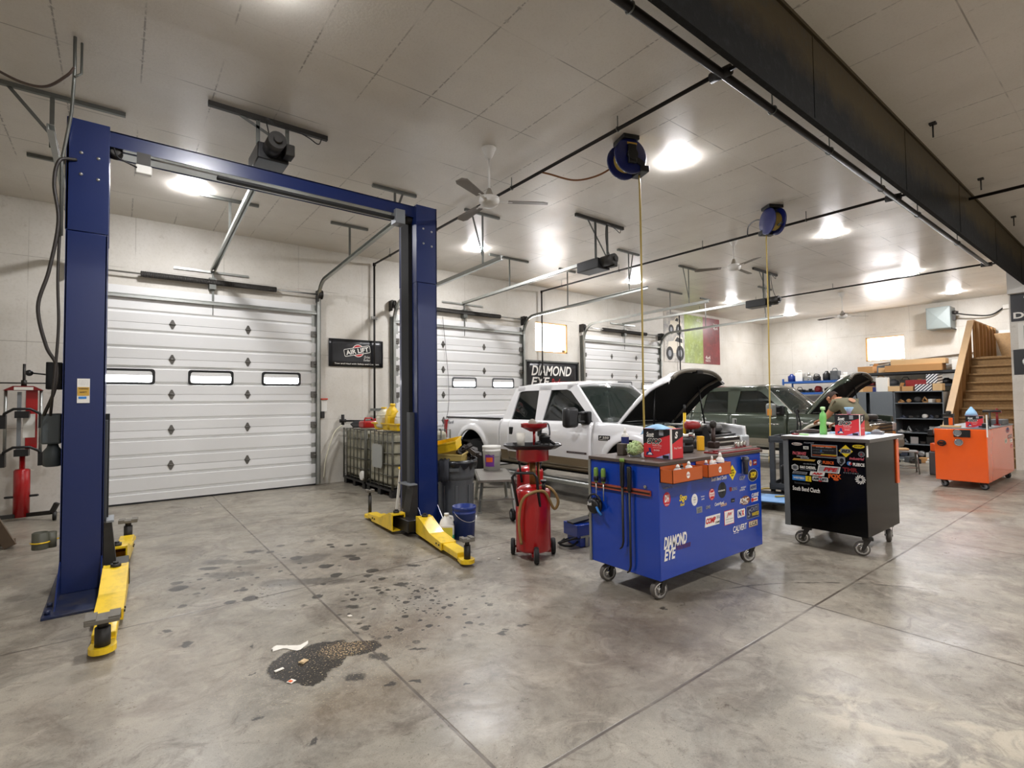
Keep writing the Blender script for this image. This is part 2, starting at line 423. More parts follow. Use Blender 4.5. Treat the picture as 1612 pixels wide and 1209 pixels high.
    ro = g.ma('SUBTRACT', ro, g.ma('MULTIPLY', pd, .16)); g.set('Roughness', ro)
    g.set('Specular IOR Level', .55)
    h = g.ma('SUBTRACT', g.ma('MULTIPLY', fine, .25), g.ma('MULTIPLY', jt, .8)); h = g.ma('ADD', h, g.ma('MULTIPLY', med, .25)); h = g.ma('ADD', h, g.ma('MULTIPLY', ab, .4))
    g.bump(h, .25, .012)
    return g.m
def wall_mat(name, axis, c0='#d6d2c9', c1='#cac5ba'):
    g = G(name); P = g.sep(g.tc)
    n1, _ = g.noise(1.6, 6, .6); n2, _ = g.noise(30, 4, .6)
    col = g.mix(g.ramp(n1, .35, .65), c0, c1); col = g.mix(g.ma('MULTIPLY', g.ramp(n2, .5, .7), .25), col, '#b3ac9c')
    st, _ = g.noise(5, 6, .7); col = g.mix(g.ma('MULTIPLY', g.ramp(st, .62, .74), .35), col, '#8f8471')
    jn, _ = g.noise(2.2, 3); jt = g.ma('MAXIMUM', g.ma('MULTIPLY', g.line(P[axis], 1.22, .18, .007), .55), g.line(P[2], 1.22, 0, .006))
    col = g.mix(g.ma('MULTIPLY', jt, g.ramp(jn, .4, .62, .1, .7)), col, '#7d7567')
    g.set('Base Color', col); g.set('Roughness', .5); g.bump(n2, .12, .006); return g.m
def ceil_mat():
    g = G('ceiling_panel'); P = g.sep(g.tc)
    n1, _ = g.noise(1.1, 6, .6); n2, _ = g.noise(45, 5, .7); n3, _ = g.noise(300, 2, .5)
    col = g.mix(g.ramp(n1, .35, .65), '#ddd8cf', '#d3cdc3'); col = g.mix(g.ma('MULTIPLY', g.ramp(n2, .5, .72), .3), col, '#bbb3a5')
    col = g.mix(g.ma('MULTIPLY', g.ramp(n3, .5, .8), .4), col, '#a79e90')
    m1, _ = g.noise(.9, 3); m2, _ = g.noise(26, 2, .6); m3, _ = g.noise(1.4, 2)
    jy = g.ma('MULTIPLY', g.line(P[0], .555, .68, .008), g.ma('MULTIPLY', g.ramp(m1, .44, .54), g.ramp(m2, .38, .5)))
    jx = g.ma('MULTIPLY', g.line(P[1], 1.13, 3.125, .007), g.ramp(m3, .44, .54, .12, 1))
    screws = g.ma('MULTIPLY', g.ma('MULTIPLY', g.line(P[0], .555, .68, .022), g.line(P[1], .16, 0, .016)), g.ramp(m1, .5, .62))
    col = g.mix(g.ma('MULTIPLY', g.ma('MAXIMUM', g.ma('MAXIMUM', jy, jx), g.ma('MULTIPLY', screws, .6)), .6), col, '#4d453b')
    g.set('Base Color', col)
    g.set('Roughness', g.ramp(n1, .3, .7, .28, .42)); g.bump(n2, .2, .008); return g.m
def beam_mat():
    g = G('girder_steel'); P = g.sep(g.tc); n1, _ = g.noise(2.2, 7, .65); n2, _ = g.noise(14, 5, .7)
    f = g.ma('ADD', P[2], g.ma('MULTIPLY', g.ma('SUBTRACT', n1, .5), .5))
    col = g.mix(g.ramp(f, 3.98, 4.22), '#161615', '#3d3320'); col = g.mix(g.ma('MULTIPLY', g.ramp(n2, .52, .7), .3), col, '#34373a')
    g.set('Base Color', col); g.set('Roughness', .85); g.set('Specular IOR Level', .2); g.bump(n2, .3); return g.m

# ------------------------------------------------------------------ the shell
RX0, RY0 = -4.2, -6.5
b = MB(); b.box(RX0, WX+.2, RY0, WY+.2, -.15, 0); struct(b.build('floor', floor_mat()), 'worn grey brown concrete floor with saw cut joints and oil stains')
b = MB(); b.box(RX0, WX+.2, RY0, WY+.2, H, H+.12); struct(b.build('ceiling', ceil_mat()), 'pale panel ceiling with dark joints')
def holed(b, ax, a0, a1, t0, t1, hole):
    # wall slab spanning a0..a1 along its axis, thickness t0..t1, with one rectangular opening
    h0, h1, z0, z1 = hole
    for (p, q, r, s) in ((a0, h0, 0, H), (h1, a1, 0, H), (h0, h1, 0, z0), (h0, h1, z1, H)):
        if ax == 0: b.box(p, q, t0, t1, r, s)
        else: b.box(t0, t1, p, q, r, s)
W1 = (8.40, 9.52, 2.78, 3.56); W2 = (5.22, 6.30, 2.75, 3.56)
wm0 = wall_mat('painted_wall_x', 0); wm1 = wall_mat('painted_wall_y', 1)
b = MB(); holed(b, 0, RX0, WX+.2, WY, WY+.2, W1); struct(b.build('wall_back', wm0), 'off-white panel wall behind the garage doors')
b = MB(); holed(b, 1, RY0, WY, WX, WX+.2, W2); struct(b.build('wall_far', wm1), 'off-white panel far end wall')
b = MB(); b.box(RX0-.15, RX0, RY0, WY, 0, H); struct(b.build('wall_left', wm1))
b = MB(); b.box(RX0, WX, RY0-.15, RY0, 0, H); struct(b.build('wall_front', wm0))
b = MB(); b.box(14.5, 14.66, RY0, 1.94, 0, H); struct(b.build('wall_right', wm1), 'off-white partition wall beside the stairs')
b = MB(); b.box(14.66, WX, 1.78, 1.94, 0, H); struct(b.build('wall_stair', wm0))
# windows
JAMB = mat('window_jamb', '#d9a860', .5, var=.08, vs=10)
def window(name, ax, hole, t, out, handle):
    h0, h1, z0, z1 = hole; d = .16
    b = MB()
    for (p, q, r, s) in ((h0, h0+.004, z0, z1), (h1-.05, h1, z0, z1), (h0, h1, z0, z0+.03), (h0, h1, z1-.03, z1)):
        if ax == 0: b.box(p, q, t, t+d, r, s)
        else: b.box(t, t+d, p, q, r, s)
    fr = struct(b.build(name, JAMB), 'bright daylit window with a pine jamb')
    b = MB()
    if ax == 0: b.box(h0+.004, h1-.05, t+d-.04, t+d-.02, z0+.03, z1-.03)
    else: b.box(t+d-.04, t+d-.02, h0+.004, h1-.05, z0+.03, z1-.03)
    b.build('pane', DAY, fr)
    if handle:
        b = MB(); b.box(h1-.14, h1-.05, t+.06, t+.12, z0+.0, z0+.09); b.build('latch', GREY, fr)
window('window_1', 0, W1, WY, .16, True); window('window_2', 1, W2, WX, .16, False)
# steel girder with stiffener seams
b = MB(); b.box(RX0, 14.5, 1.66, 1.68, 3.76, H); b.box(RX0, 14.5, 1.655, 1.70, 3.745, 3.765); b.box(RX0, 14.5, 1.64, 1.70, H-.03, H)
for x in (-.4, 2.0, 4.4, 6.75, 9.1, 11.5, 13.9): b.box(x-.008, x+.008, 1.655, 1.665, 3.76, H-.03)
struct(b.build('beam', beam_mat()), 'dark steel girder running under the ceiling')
b = MB(); b.box(14.35, 14.5, 1.6, 1.94, 3.6, H); struct(b.build('trim_1', WHITE))

# ------------------------------------------------------------------ ceiling lamps
def lamp(x, y, lab, first=[None], k=[0]):
    if first[0] is None:
        t = thing('ceiling_light', lab, 'ceiling light', (x, y, H), group='round ceiling lights')
        b = MB(); b.lathe((0, 0, 0), (0, 0, -1), [(.155, 0), (.155, .012), (.15, .02)], 32); b.build('housing', WHITE, t)
        b = MB(); b.lathe((0, 0, -.0125), (0, 0, -1), [(.165, 0), (.162, .008), (.13, .02), (.08, .028), (.001, .032)], 32, False); b.build('diffuser', GLOW, t)
        first[0] = t
    else: t = dup(first[0], (x, y, H), label=lab)
LX = (.75, 5.4, 10.1, 14.72, 18.6)
names = {(.75, 8.03): 'glowing round ceiling light above the leftmost garage door, seen through the lift frame', (5.4, 8.03): 'glowing round ceiling light between the nearest ceiling fan and the second garage door',
         (10.1, 8.03): 'small glowing round ceiling light in front of the third door, beside the hanging hose', (14.72, 8.03): 'round ceiling light above the large three-panel poster, touching the third door rail',
         (18.6, 8.03): 'small round ceiling light in the far left corner over the parts rack', (.75, 3.6): 'large glare of the nearest ceiling light at the top edge of the photo',
         (5.4, 3.6): 'big glowing round ceiling light just right of the nearer blue hose reel', (10.1, 3.6): 'glowing round ceiling light right of the farther blue hose reel',
         (14.72, 3.6): 'glowing round ceiling light on the farthest black pipe, above the stairs', (18.6, 3.6): 'small round ceiling light over the grey wall heater'}
for yy in (8.03, 3.6):
    for xx in LX: lamp(xx, yy, names[(xx, yy)])
for yy in (-.85, -4.9):
    for xx in LX[:3]: lamp(xx, yy, 'round ceiling light behind the girder, outside the photo')
# ------------------------------------------------------------------ overhead doors
HINGE = mat('hinge_steel', '#6d6b66', .4, .7, var=.15, vs=30)
def rrect(cx, cz, w, h, r, y):
    o = []
    for sx, sz, a in ((1, 1, 0), (-1, 1, 90), (-1, -1, 180), (1, -1, 270)):
        o += [Vector((cx+sx*(w/2-r)+r*math.cos(R(a+t)), y, cz+sz*(h/2-r)+r*math.sin(R(a+t)))) for t in (0, 30, 60, 90)]
    return o
def track_path(x, yend, zend, zc):
    pts = [(x, WY-.09, .02), (x, WY-.09, zc-.42)]
    for k in range(1, 9):
        a = R(90*k/8); pts.append((x, WY-.09-.42*(1-math.cos(a)), zc-.42+.42*math.sin(a)))
    pts.append((x, yend, zend)); return [Vector(p) for p in pts]
def door(n, x0, x1, z1, zc, zend, label, cut):
    c = (x0+x1)/2; yf = WY-.05; D = bpy.data.objects.new('door_%d' % n, None); COL.objects.link(D); D.location = (c, WY, 0)
    struct(D, label); D['category'] = 'garage door'
    hs = z1/6
    for k in range(6):
        za = k*hs; b = MB()
        pf = [(WY-.004, za+.002), (yf, za+.002)]
        for g0 in (.15, .40):
            if k == 5 and g0 > .3: break
            q = za+g0*hs/.563; pf += [(yf-.012, q-.006), (yf+.03, q+.002), (yf+.03, q+.03), (yf, q+.055)]
        pf += [(yf, za+hs-.003), (WY-.004, za+hs-.003)]
        b.prism([(x0+.03, y, z) for y, z in pf], (x1-x0-.06, 0, 0)); b.build('panel', DOORW, D, True)
    zw = 3*hs+.278*hs/.563
    for k in (-1, 0, 1):
        b = MB(); o = rrect(c+k*1.1, zw, .66, .245, .045, 0); i = rrect(c+k*1.1, zw, .585, .175, .035, 0)
        m = len(o)
        for j in range(m):
            j2 = (j+1) % m; A = [Vector((p.x, yf-.012, p.z)) for p in (o[j], o[j2], i[j2], i[j])]; b.poly(A)
            B = [Vector((p.x, yf+.004, p.z)) for p in (o[j], o[j2], i[j2], i[j])]; b.poly([A[0], A[1], B[1], B[0]]); b.poly([A[3], A[2], B[2], B[3]])
        fr = b.build('window_frame', BLACK if n == 1 else GREY, D, True)
        b = MB(); b.prism([Vector((p.x, yf-.006, p.z)) for p in i], (0, .006, 0)); b.build('pane', DAYD, fr, True)
    for k in range(1, 6):
        for xx in (c-.55, c+.55):
            z = k*hs; b = MB()
            for s in (1, -1): b.prism([(xx-.042, yf-.001, z+s*.006), (xx+.042, yf-.001, z+s*.006), (xx+.012, yf-.001, z+s*.075), (xx-.012, yf-.001, z+s*.075)], (0, -.006, 0))
            b.cyl((xx-.045, yf-.01, z), (xx+.045, yf-.01, z), .011, n=8); b.build('hinge', HINGE, D, True)
        for xx in (x1-.07, x0+.07):
            b = MB(); z = k*hs; b.box(xx-.05, xx+.05, yf-.03, yf-.001, z-.055, z+.055, .006); b.cyl((xx, yf-.03, z), (xx+(.09 if xx > c else -.09), yf-.03, z), .012, n=8)
            b.build('roller_hinge', HINGE, D, True)
    for xx in (x0+.06, x1-.06):
        b = MB(); b.box(xx-.045, xx+.045, yf-.0015, yf, .02, z1-.01); b.build('end_stile', GALV, D, True)
    b = MB(); zz = 5*hs+.40*hs/.563; b.box(x0+.03, x1-.03, yf-.05, yf, zz-.022, zz+.022); b.box(x0+.03, x1-.03, yf-.06, yf-.05, zz-.03, zz-.018); b.box(x0+.03, x1-.03, yf-.06, yf-.05, zz+.018, zz+.03)
    b.build('strut', GALV, D, True)
    b = MB(); b.box(x0+.03, x1-.03, yf-.003, WY-.004, .0, .028); b.build('bottom_seal', RUBBER, D, True)
    # torsion shaft, spring and drums
    zs = z1+.19; b = MB(); b.cyl((x0-.02, WY-.11, zs), (x1+.06, WY-.11, zs), .014); b.build('torsion_shaft', STEEL, D, True)
    b = MB(); L = 1.95; x_ = c-L/2; k = 0; pr = []
    while x_ < c+L/2: pr += [(.042, x_), (.05, x_+.012), (.042, x_+.024)]; x_ += .024
    b.lathe((0, WY-.11, zs), (1, 0, 0), pr, 14); b.build('torsion_spring', IRON, D, True)
    b = MB(); b.box(c-.05, c+.05, WY-.13, WY-.001, zs-.12, zs+.07); b.build('spring_bracket', GALVD, D, True)
    for xx in (x0-.03, x1+.03):
        b = MB(); b.lathe((xx-.03, WY-.11, zs), (1, 0, 0), [(.085, 0), (.085, .02), (.07, .02), (.07, .055), (.085, .055), (.085, .07)], 18); b.box(xx-.05, xx-.035, WY-.16, WY-.001, zs-.14, zs+.08)
        b.build('cable_drum', IRON, D, True)
    for xx in (x0-.02, x1+.02):
        if xx < c and cut: continue
        p = track_path(xx, 6.0, zend, zc); b = MB(); s = 1 if xx > c else -1
        for q0, q1 in zip(p[:-1], p[1:]): 
            d = (q1-q0).normalized(); b.bar(q0, q1+d*.004, .055, .012, (1, 0, 0)); nrm = Vector((0, d.z, -d.y)); b.bar(q0+nrm*.027+Vector((-s*.02, 0, 0)), q1+nrm*.027+Vector((-s*.02, 0, 0)), .006, .05, (1, 0, 0)); b.bar(q0-nrm*.027+Vector((-s*.02, 0, 0)), q1-nrm*.027+Vector((-s*.02, 0, 0)), .006, .05, (1, 0, 0))
        b.build('track', GALV, D, True)
        b = MB(); b.box(xx-.005 if s > 0 else xx-.04, xx+.04 if s > 0 else xx+.005, WY-.06, WY-.001, .02, zc-.3); b.build('track_angle', GALVD, D, True)
    return D
d1 = door(1, -.51, 2.95, 3.38, 3.80, 4.0, 'wide white sectional overhead door at left, seen through the blue lift', False)
d2 = door(2, 4.49, 7.94, 3.36, 3.60, 3.66, 'white sectional overhead door behind the white pickup', False)
d3 = door(3, 10.06, 13.52, 3.34, 3.60, 3.64, 'white sectional overhead door behind the dark green pickup', False)
# hanging pull cord of door 2
b = MB(); b.tube(spline([(5.62, 9.72, 3.4), (5.68, 9.70, 2.7), (5.75, 9.70, 1.9), (5.73, 9.71, 1.3), (5.6, 9.72, 1.0)]), .005, 6); b.build('pull_rope', BLACK, d2, True)
# ------------------------------------------------------------------ door openers with rails
def opener(x, zr, zm, lab):
    t = thing('door_opener', lab, 'garage door opener', (x, 5.6, H), group='trolley garage door openers')
    b = MB()
    for s in (-.025, .025): b.bar((s, WY-.02-5.6, 3.78-H), (s, .35, zr-H), .02, .05)
    b.bar((0, WY-.05-5.6, 3.80-H), (0, .3, zr-H+.03), .03, .01); b.build('rail', GALV, t)
    b = MB(); b.box(-.15, .15, -.05, .42, zm-.09-H, zm+.08-H, .012); b.build('motor_housing', BLACK, t)
    b = MB(); b.cyl((-.02, -.3, zm+.02-H), (-.02, -.04, zm+.02-H), .085, n=18); b.cyl((-.02, -.34, zm+.02-H), (-.02, -.3, zm+.02-H), .04, n=12); b.box(.08, .17, -.2, -.05, zm-.06-H, zm+.06-H, .01); b.build('motor', IRON, t)
    b = MB(); b.box(-.05, .08, .424, .43, zm-.07-H, zm-.02-H); b.build('nameplate', WPLAS, t)
    for s in (-.14, .14):
        b = MB(); b.bar((s, .0, zm+.06-H), (s, .0, -.05), .035, .004, (0, 1, 0)); b.bar((s+.016, .0, zm+.06-H), (s+.016, 0, -.05), .004, .035, (0, 1, 0)); b.build('hanger_leg', GALVD, t)
    b = MB(); b.bar((.14, 0, zm+.12-H), (-.3, 0, -.05), .03, .004, (0, 1, 0)); b.build('diagonal_brace', GALVD, t)
    b = MB(); b.box(-.58, .56, -.02, .02, -.05, -.001); b.build('ceiling_angle', IRON, t)
    b = MB(); b.tube(spline([(.5, 0, -.04), (.46, -.01, -.12), (.36, -.01, -.08), (.25, -.02, -.06), (.02, -.1, -.1), (-.1, -.2, zm+.25-H), (-.08, -.28, zm-H)]), .006, 6); b.build('power_cord', BLACK, t)
    b = MB(); b.box(-.55, .55, WY-5.6-.03, WY-5.6-.001, 3.74-H, 3.775-H); b.build('wall_angle', GALV, t)
    b = MB(); b.bar((0, WY-5.66, 3.76-H), (0, WY-5.68, 3.19-H), .03, .008, (0, 1, 0)); b.bar((0, WY-5.68, 3.20-H), (.0, WY-5.67, 3.02-H), .01, .01, (0, 1, 0)); b.build('door_arm', GALVD, t)
    return t
opener(1.23, 4.14, 4.11, 'nearest door opener with black motor, above the lift crossbar')
opener(6.22, 3.84, 3.75, 'door opener hanging over the white pickup')
opener(11.8, 3.80, 3.74, 'farthest door opener, over the dark green pickup by the second hose reel')
# ------------------------------------------------------------------ hangers for the tracks
def hanger(x, y, z0, w, lab, k=0):
    t = thing('track_hanger', lab, 'ceiling bracket', (x, y, H), group='steel brackets holding the door rails')
    b = MB(); b.box(-w*.5, w*.5, -.02, .02, -.04, -.001); b.build('ceiling_angle', GALVD, t)
    b = MB(); b.bar((.0, 0, z0-H), (0, 0, -.02), .035, .005, (0, 1, 0)); b.build('drop_leg', GALVD, t)
    if k:
        b = MB(); b.bar((.0, 0.006, z0+.12-H), (k*.2, .006, -.03), .03, .004, (0, 1, 0)); b.build('diagonal_brace', GALVD, t)
hanger(2.99, 8.2, 3.89, .62, 'steel rail bracket over the right track of the leftmost door')
hanger(2.99, 6.46, 3.99, .65, 'steel rail bracket behind the right end of the lift crossbar', .6)
hanger(4.46, 6.46, 3.67, .65, 'steel rail bracket with brace behind the nearest ceiling fan', -1)
hanger(7.97, 6.46, 3.67, .65, 'steel rail bracket above the door 2 rail, behind the hanging hose', .7)
hanger(10.03, 6.46, 3.66, .7, 'steel rail bracket with brace left of the farther ceiling fan', -1)
hanger(13.55, 6.46, 3.66, .7, 'steel rail bracket behind the farthest door opener', -.6)
hanger(1.23, 8.15, 3.99, .75, 'steel bracket on the rail of the nearest opener, right of the leftmost lamp')
hanger(6.30, 8.17, 3.86, 1.0, 'wide steel bracket on the middle opener rail')
hanger(11.8, 8.18, 3.84, 1.1, 'wide steel bracket on the farthest opener rail, left of the big poster', 0)
hanger(7.97, 8.2, 3.64, .5, 'thin rail bracket above the small window')
hanger(13.55, 8.2, 3.64, .5, 'thin rail bracket in front of the red poster panel')
hanger(-.53, 6.35, 3.95, 1.1, 'perforated steel rail bracket at the upper left edge', -1.5)
hanger(-.53, 8.02, 3.87, .7, 'short rail bracket left of the left lift post')
# ------------------------------------------------------------------ air line
t = thing('air_line', 'black iron air pipe network under the ceiling with drops down the door wall', 'pipe', (0, 2.24, H))
def pp(b, pts, r): b.tube(pts, r, 10)
b = MB(); pp(b, [(RX0+.01, 2.24, 4.3), (14.48, 2.24, 4.3)], .033); b.build('main_pipe', PIPE, t, True)
for x, xo in ((4.06, 4.0), (8.55, 8.45), (14.55, 13.72)):
    b = MB(); pp(b, [(x, 2.24, 4.33), (x, WY-.09, 4.33)], .02); b.cyl((x-.0, 2.17, 4.31), (x, 2.35, 4.32), .045); b.build('branch_pipe', PIPE, t, True)
    b = MB(); pp(b, [(x, WY-.09, 4.34), (x, WY-.09, .9 if x > 4.1 else 1.0)], .02); b.lathe((x, WY-.09, 4.35), (0, 0, -1), [(.03, 0), (.032, .06), (.02, .06)], 12); b.build('drop_pipe', PIPE, t, True)
    for y in (3.4, 5.2, 7.2, 9.0):
        b = MB(); b.cyl((x, y, 4.35), (x, y, H), .006, n=6); b.tube(arc((x, y, 4.33), .026, 0, 360, 12), .005, 6); b.build('pipe_hanger', GALVD, t, True)
    b = MB(); pp(b, [(x, 2.24, 4.31), (x, 1.7, 4.31)], .018); b.build('stub_pipe', PIPE, t, True)
for x in (-1, 2.83, 4.95, 6.3, 8.0, 9.6, 12):
    b = MB(); b.tube(arc((x, 2.24, 4.3), .04, 0, 360, 14, (0, 1, 0)), .006, 6); b.cyl((x, 2.24, 4.34), (x, 2.24, H), .007, n=6); b.build('pipe_hanger', GALVD, t, True)
b = MB(); b.tube([(4.06, WY-.09, 1.16), (3.42, WY-.09, 1.18)], .018); b.cyl((3.42, WY-.09, 1.1), (3.42, WY-.09, 1.3), .03); b.cyl((3.36, WY-.09, 1.18), (3.48, WY-.09, 1.18), .032); b.box(3.99, 4.13, WY-.14, WY-.03, .98, 1.2, .02)
b.build('outlet_pipe', PIPE, t, True)
b = MB(); b.tube(spline([(3.4, WY-.1, 1.1), (3.25, WY-.1, .95), (3.1, WY-.1, .5), (3.06, WY-.08, .12)]), .012); b.build('air_hose', NATUR, t, True)
b = MB(); b.box(3.98, 4.3, WY-.11, WY-.08, 1.36, 1.41); b.build('pipe_clamp', GALVD, t, True)
b = MB(); b.box(4.0, 4.12, WY-.12, WY-.06, 3.2, 3.26); b.build('coupling', STEEL, t, True)
t = thing('air_line', 'short black air pipe on the ceiling right of the girder, at the right edge', 'pipe', (9.55, 1, 4.33))
b = MB(); b.tube([(9.55, 1.64, 4.33), (9.55, -3.2, 4.33)], .022, 10); b.build('branch_pipe', PIPE, t, True)
b = MB(); b.cyl((9.55, .37, 4.36), (9.55, .37, H), .007, n=6); b.tube(spline([(9.55, .4, 4.33), (9.6, .3, 4.2), (9.65, .2, 3.9)]), .012); b.build('pipe_hanger', IRON, t, True)
for k, x in enumerate((6.9, 9.2, 11.6)):
    b = MB(); b.cyl((x, 1.45, H-.16), (x, 1.45, H), .008, n=6); b.box(x-.03, x+.03, 1.42, 1.48, H-.02, H); tag(b.build('threaded_rod', IRON), ('short threaded rod hanging from the ceiling right of the girder, nearest of three', 'short threaded rod right of the girder, middle of three', 'short threaded rod right of the girder, farthest of three')[k], 'rod', 'threaded rods beside the girder')
# ------------------------------------------------------------------ hose reels
BHOSE = mat('tan_hose', '#b39a4b', .5)
def reel(x, y, face, top, zend, lab, n):
    t = thing('hose_reel', lab, 'hose reel', (x, y, H), R(face), 'blue hose reels on the ceiling')
    b = MB(); b.box(-.1, .1, -.12, .12, -.05, -.002, .005); b.box(-.02, .02, -.05, .05, -.25, -.05); b.build('bracket', BLACK, t)
    for s in (-.085, .085):
        b = MB(); b.lathe((0, s-.012, -.235), (0, 1, 0), [(.03, 0), (.19, 0), (.2, .006), (.2, .018), (.185, .024), (.03, .024)], 30); b.build('side_plate', mat('reel_blue', '#101c5c', .35, coat=.3), t)
    b = MB(); b.lathe((0, -.075, -.235), (0, 1, 0), [(.12, 0)]+[(.135 if k % 2 else .125, .01+.013*k) for k in range(10)]+[(.12, .15)], 24); b.build('hose_coil', BHOSE, t)
    b = MB(); b.box(-.05, .05, -.14, -.1, -.33, -.12, .01); b.lathe((0, -.15, -.235), (0, 1, 0), [(.06, 0), (.06, .05)], 18); b.build('hub_cover', BLACK, t)
    b = MB(); b.box(-.06, .06, -.127, -.118, -.12, -.1); b.build('label_plate', TEXTGD, t)
    b = MB(); b.bar((0, -.11, -.25), (.16, -.11, -.33), .06, .02, (0, 1, 0)); b.box(.11, .22, -.12, .1, -.40, -.33, .01); b.build('guide_arm', BLACK, t)
    b = MB(); b.tube(spline([(.13, 0, -.3), (.16, 0, -.42), (.165, 0, -1.5), (.17, .02, zend-H+.5), (.19, .03, zend-H)], 8), .011); b.cyl((.19, .03, zend-H), (.19, .03, zend-H-.1), .014); b.build('hanging_hose', BHOSE, t)
    return t
r1 = reel(4.5, 3.65, -20, H, .95, 'nearer blue hose reel, its hose hanging behind the red shop towel box', 1)
b = MB(); b.tube(spline([(4.06, 4.62, 4.33), (4.1, 4.5, 4.27), (4.22, 4.2, 4.12), (4.35, 3.95, 4.12), (4.48, 3.75, 4.22)]), .011); b.build('supply_hose', mat('brown_hose', '#7a4a1e', .5), r1, True)
r2 = reel(7.9, 3.62, 60, H, .62, 'farther blue hose reel, its tan hose hanging in front of the green pickup', 2)
b = MB(); b.tube([(8.5, 3.9, 4.31), (7.5, 3.3, 4.05)], .016); b.build('swing_bar', BLACK, r2, True)
b = MB(); b.tube(spline([(8.55, 4.35, 4.32), (8.3, 4.2, 4.4), (8.05, 3.95, 4.38), (7.95, 3.75, 4.3)]), .01); b.build('supply_hose', BLACK, r2, True)
# ------------------------------------------------------------------ ceiling fans
BLADE = mat('fan_blade', '#6f675c', .5)
def fan(x, y, drop, a0, lab):
    t = thing('ceiling_fan', lab, 'ceiling fan', (x, y, H), 0, 'three-bladed ceiling fans')
    b = MB(); b.lathe((0, 0, -.001), (0, 0, -1), [(.085, 0), (.085, .012), (.075, .03), (.05, .09), (.025, .13)], 20); b.build('canopy', WHITE, t)
    b = MB(); b.cyl((0, 0, -.1), (0, 0, -drop+.1), .013); b.build('rod', WHITE, t)
    b = MB(); b.lathe((0, 0, -drop+.16), (0, 0, -1), [(.02, 0), (.05, .08), (.05, .1)], 16); b.build('lower_canopy', mat('fan_grey', '#8d867a', .5), t)
    b = MB(); b.lathe((0, 0, -drop+.07), (0, 0, -1), [(.05, 0), (.115, .02), (.12, .06), (.1, .1), (.06, .125), (.01, .13)], 24); b.build('motor', WHITE, t)
    for k in range(3):
        a = R(a0+120*k); M = Matrix.Rotation(a, 4, 'Z'); bl = MB(); bl.M = Matrix.Translation((0, 0, -drop)) @ M
        bl.prism([(.22, -.05, 0), (.62, -.075, -.012), (.68, -.05, -.012), (.69, .03, .0), (.62, .06, .012), (.22, .05, .008)], (0, 0, .006)); p = bl.build('blade', BLADE, t)
        br = MB(); br.M = Matrix.Translation((0, 0, -drop)) @ M; br.box(.1, .27, -.018, .018, .004, .014); br.build('blade_arm', WHITE, p)
    return t
fan(3.37, 4.74, .64, -32, 'nearest ceiling fan with dark blades, right of the lift')
fan(8.95, 4.82, .53, 5, 'middle ceiling fan hanging behind the farther hose reel')
fan(16.0, 5.5, .68, -40, 'farthest ceiling fan, small, left of the grey heater')
# ------------------------------------------------------------------ two-post lift
lift = thing('two_post_lift', 'tall dark blue two-post vehicle lift with overhead crossbar and yellow swing arms', 'vehicle lift', (1.35, 5.6, 0))
def post(x0, x1, ops, yp):
    # open side faces ops (+1 towards +X): channel built from three plates and two lips
    y0, y1 = 5.45, 5.92; zt = 3.9
    for nm, za, zb, g in (('post', .02, 2.96, 0), ('post_extension', 2.964, zt, .004)):
        b = MB(); xb = x0 if ops > 0 else x1; t = .012*ops
        b.box(min(xb, xb+t), max(xb, xb+t), y0-g, y1+g, za, zb)
        b.box(x0-g, x1+g, y0-g, y0+.012, za, zb, .004); b.box(x0-g, x1+g, y1-.012, y1+g, za, zb, .004)
        xl = x1 if ops > 0 else x0
        for ya, yb in ((y0, y0+.12), (y1-.12, y1)): b.box(min(xl, xl-t), max(xl, xl-t), ya, yb, za, zb)
        b.build(nm, LIFTB, lift, True)
    b = MB(); b.box(x0-.06, x1+.06, yp, 6.15, .0, .02, .003)
    for x in (x0-.03, x1+.03):
        for y in (yp+.07, yp+.25, 5.98, 6.1): b.cyl((x, y, .02), (x, y, .05), .018, n=6)
    pl = b.build('base_plate', mat('plate_dirty_blue', '#1c2746', .45, var=.2, vs=9, dirt='#4a443c', dscale=5, damt=.8), lift, True)
    for x in (x0+.005, x1-.005): b = MB(); b.prism([(x-.005, y0, .02), (x-.005, yp+.1, .02), (x-.005, y0, .28)], (.01, 0, 0)); b.build('gusset', LIFTB, lift, True)
    for k, (xa, za) in enumerate(((.09, 3.62), (.2, 3.6), (.09, 3.44), (.2, 3.42))):
        b = MB(); b.lathe((x0+xa, y0-.004, za), (0, -1, 0), [(.014, 0), (.012, .006), (.004, .009)], 10); b.build('bolt', STEEL, lift, True)
post(-.36, -.09, 1, 4.93); post(2.80, 3.07, -1, 5.12)
b = MB(); b.box(-.09, 2.80, 5.52, 5.80, 3.885, 3.897); b.box(-.09, 2.80, 5.52, 5.532, 3.76, 3.895); b.box(-.09, 2.80, 5.79, 5.802, 3.76, 3.895); b.build('crossbar', LIFTB, lift, True)
b = MB(); b.box(-.08, 2.79, 5.55, 5.78, 3.765, 3.775); b.build('crossbar_liner', GALV, lift, True)
b = MB(); b.box(.72, 2.62, 5.50, 5.56, 3.685, 3.72, .01); b.build('limit_bar', RUBBER, lift, True)
b = MB(); b.cyl((.0, 5.53, 3.735), (2.62, 5.53, 3.705), .008, n=8); b.build('limit_rod', STEEL, lift, True)
b = MB(); b.box(2.54, 2.66, 5.46, 5.6, 3.63, 3.80, .006); b.build('limit_bracket', GREYM, lift, True)
b = MB(); b.box(.09, .21, 5.46, 5.52, 3.56, 3.64, .01); sb = b.build('limit_switch', WPLAS, lift, True)
b = MB(); b.box(.1, .2, 5.5, 5.53, 3.64, 3.76); b.build('switch_plate', IRON, sb, True)
b = MB(); b.tube(spline([(-.06, 5.43, 3.72), (-.03, 5.42, 3.64), (.05, 5.43, 3.61), (.1, 5.45, 3.6)]), .007); b.build('switch_cable', BLACK, sb, True)
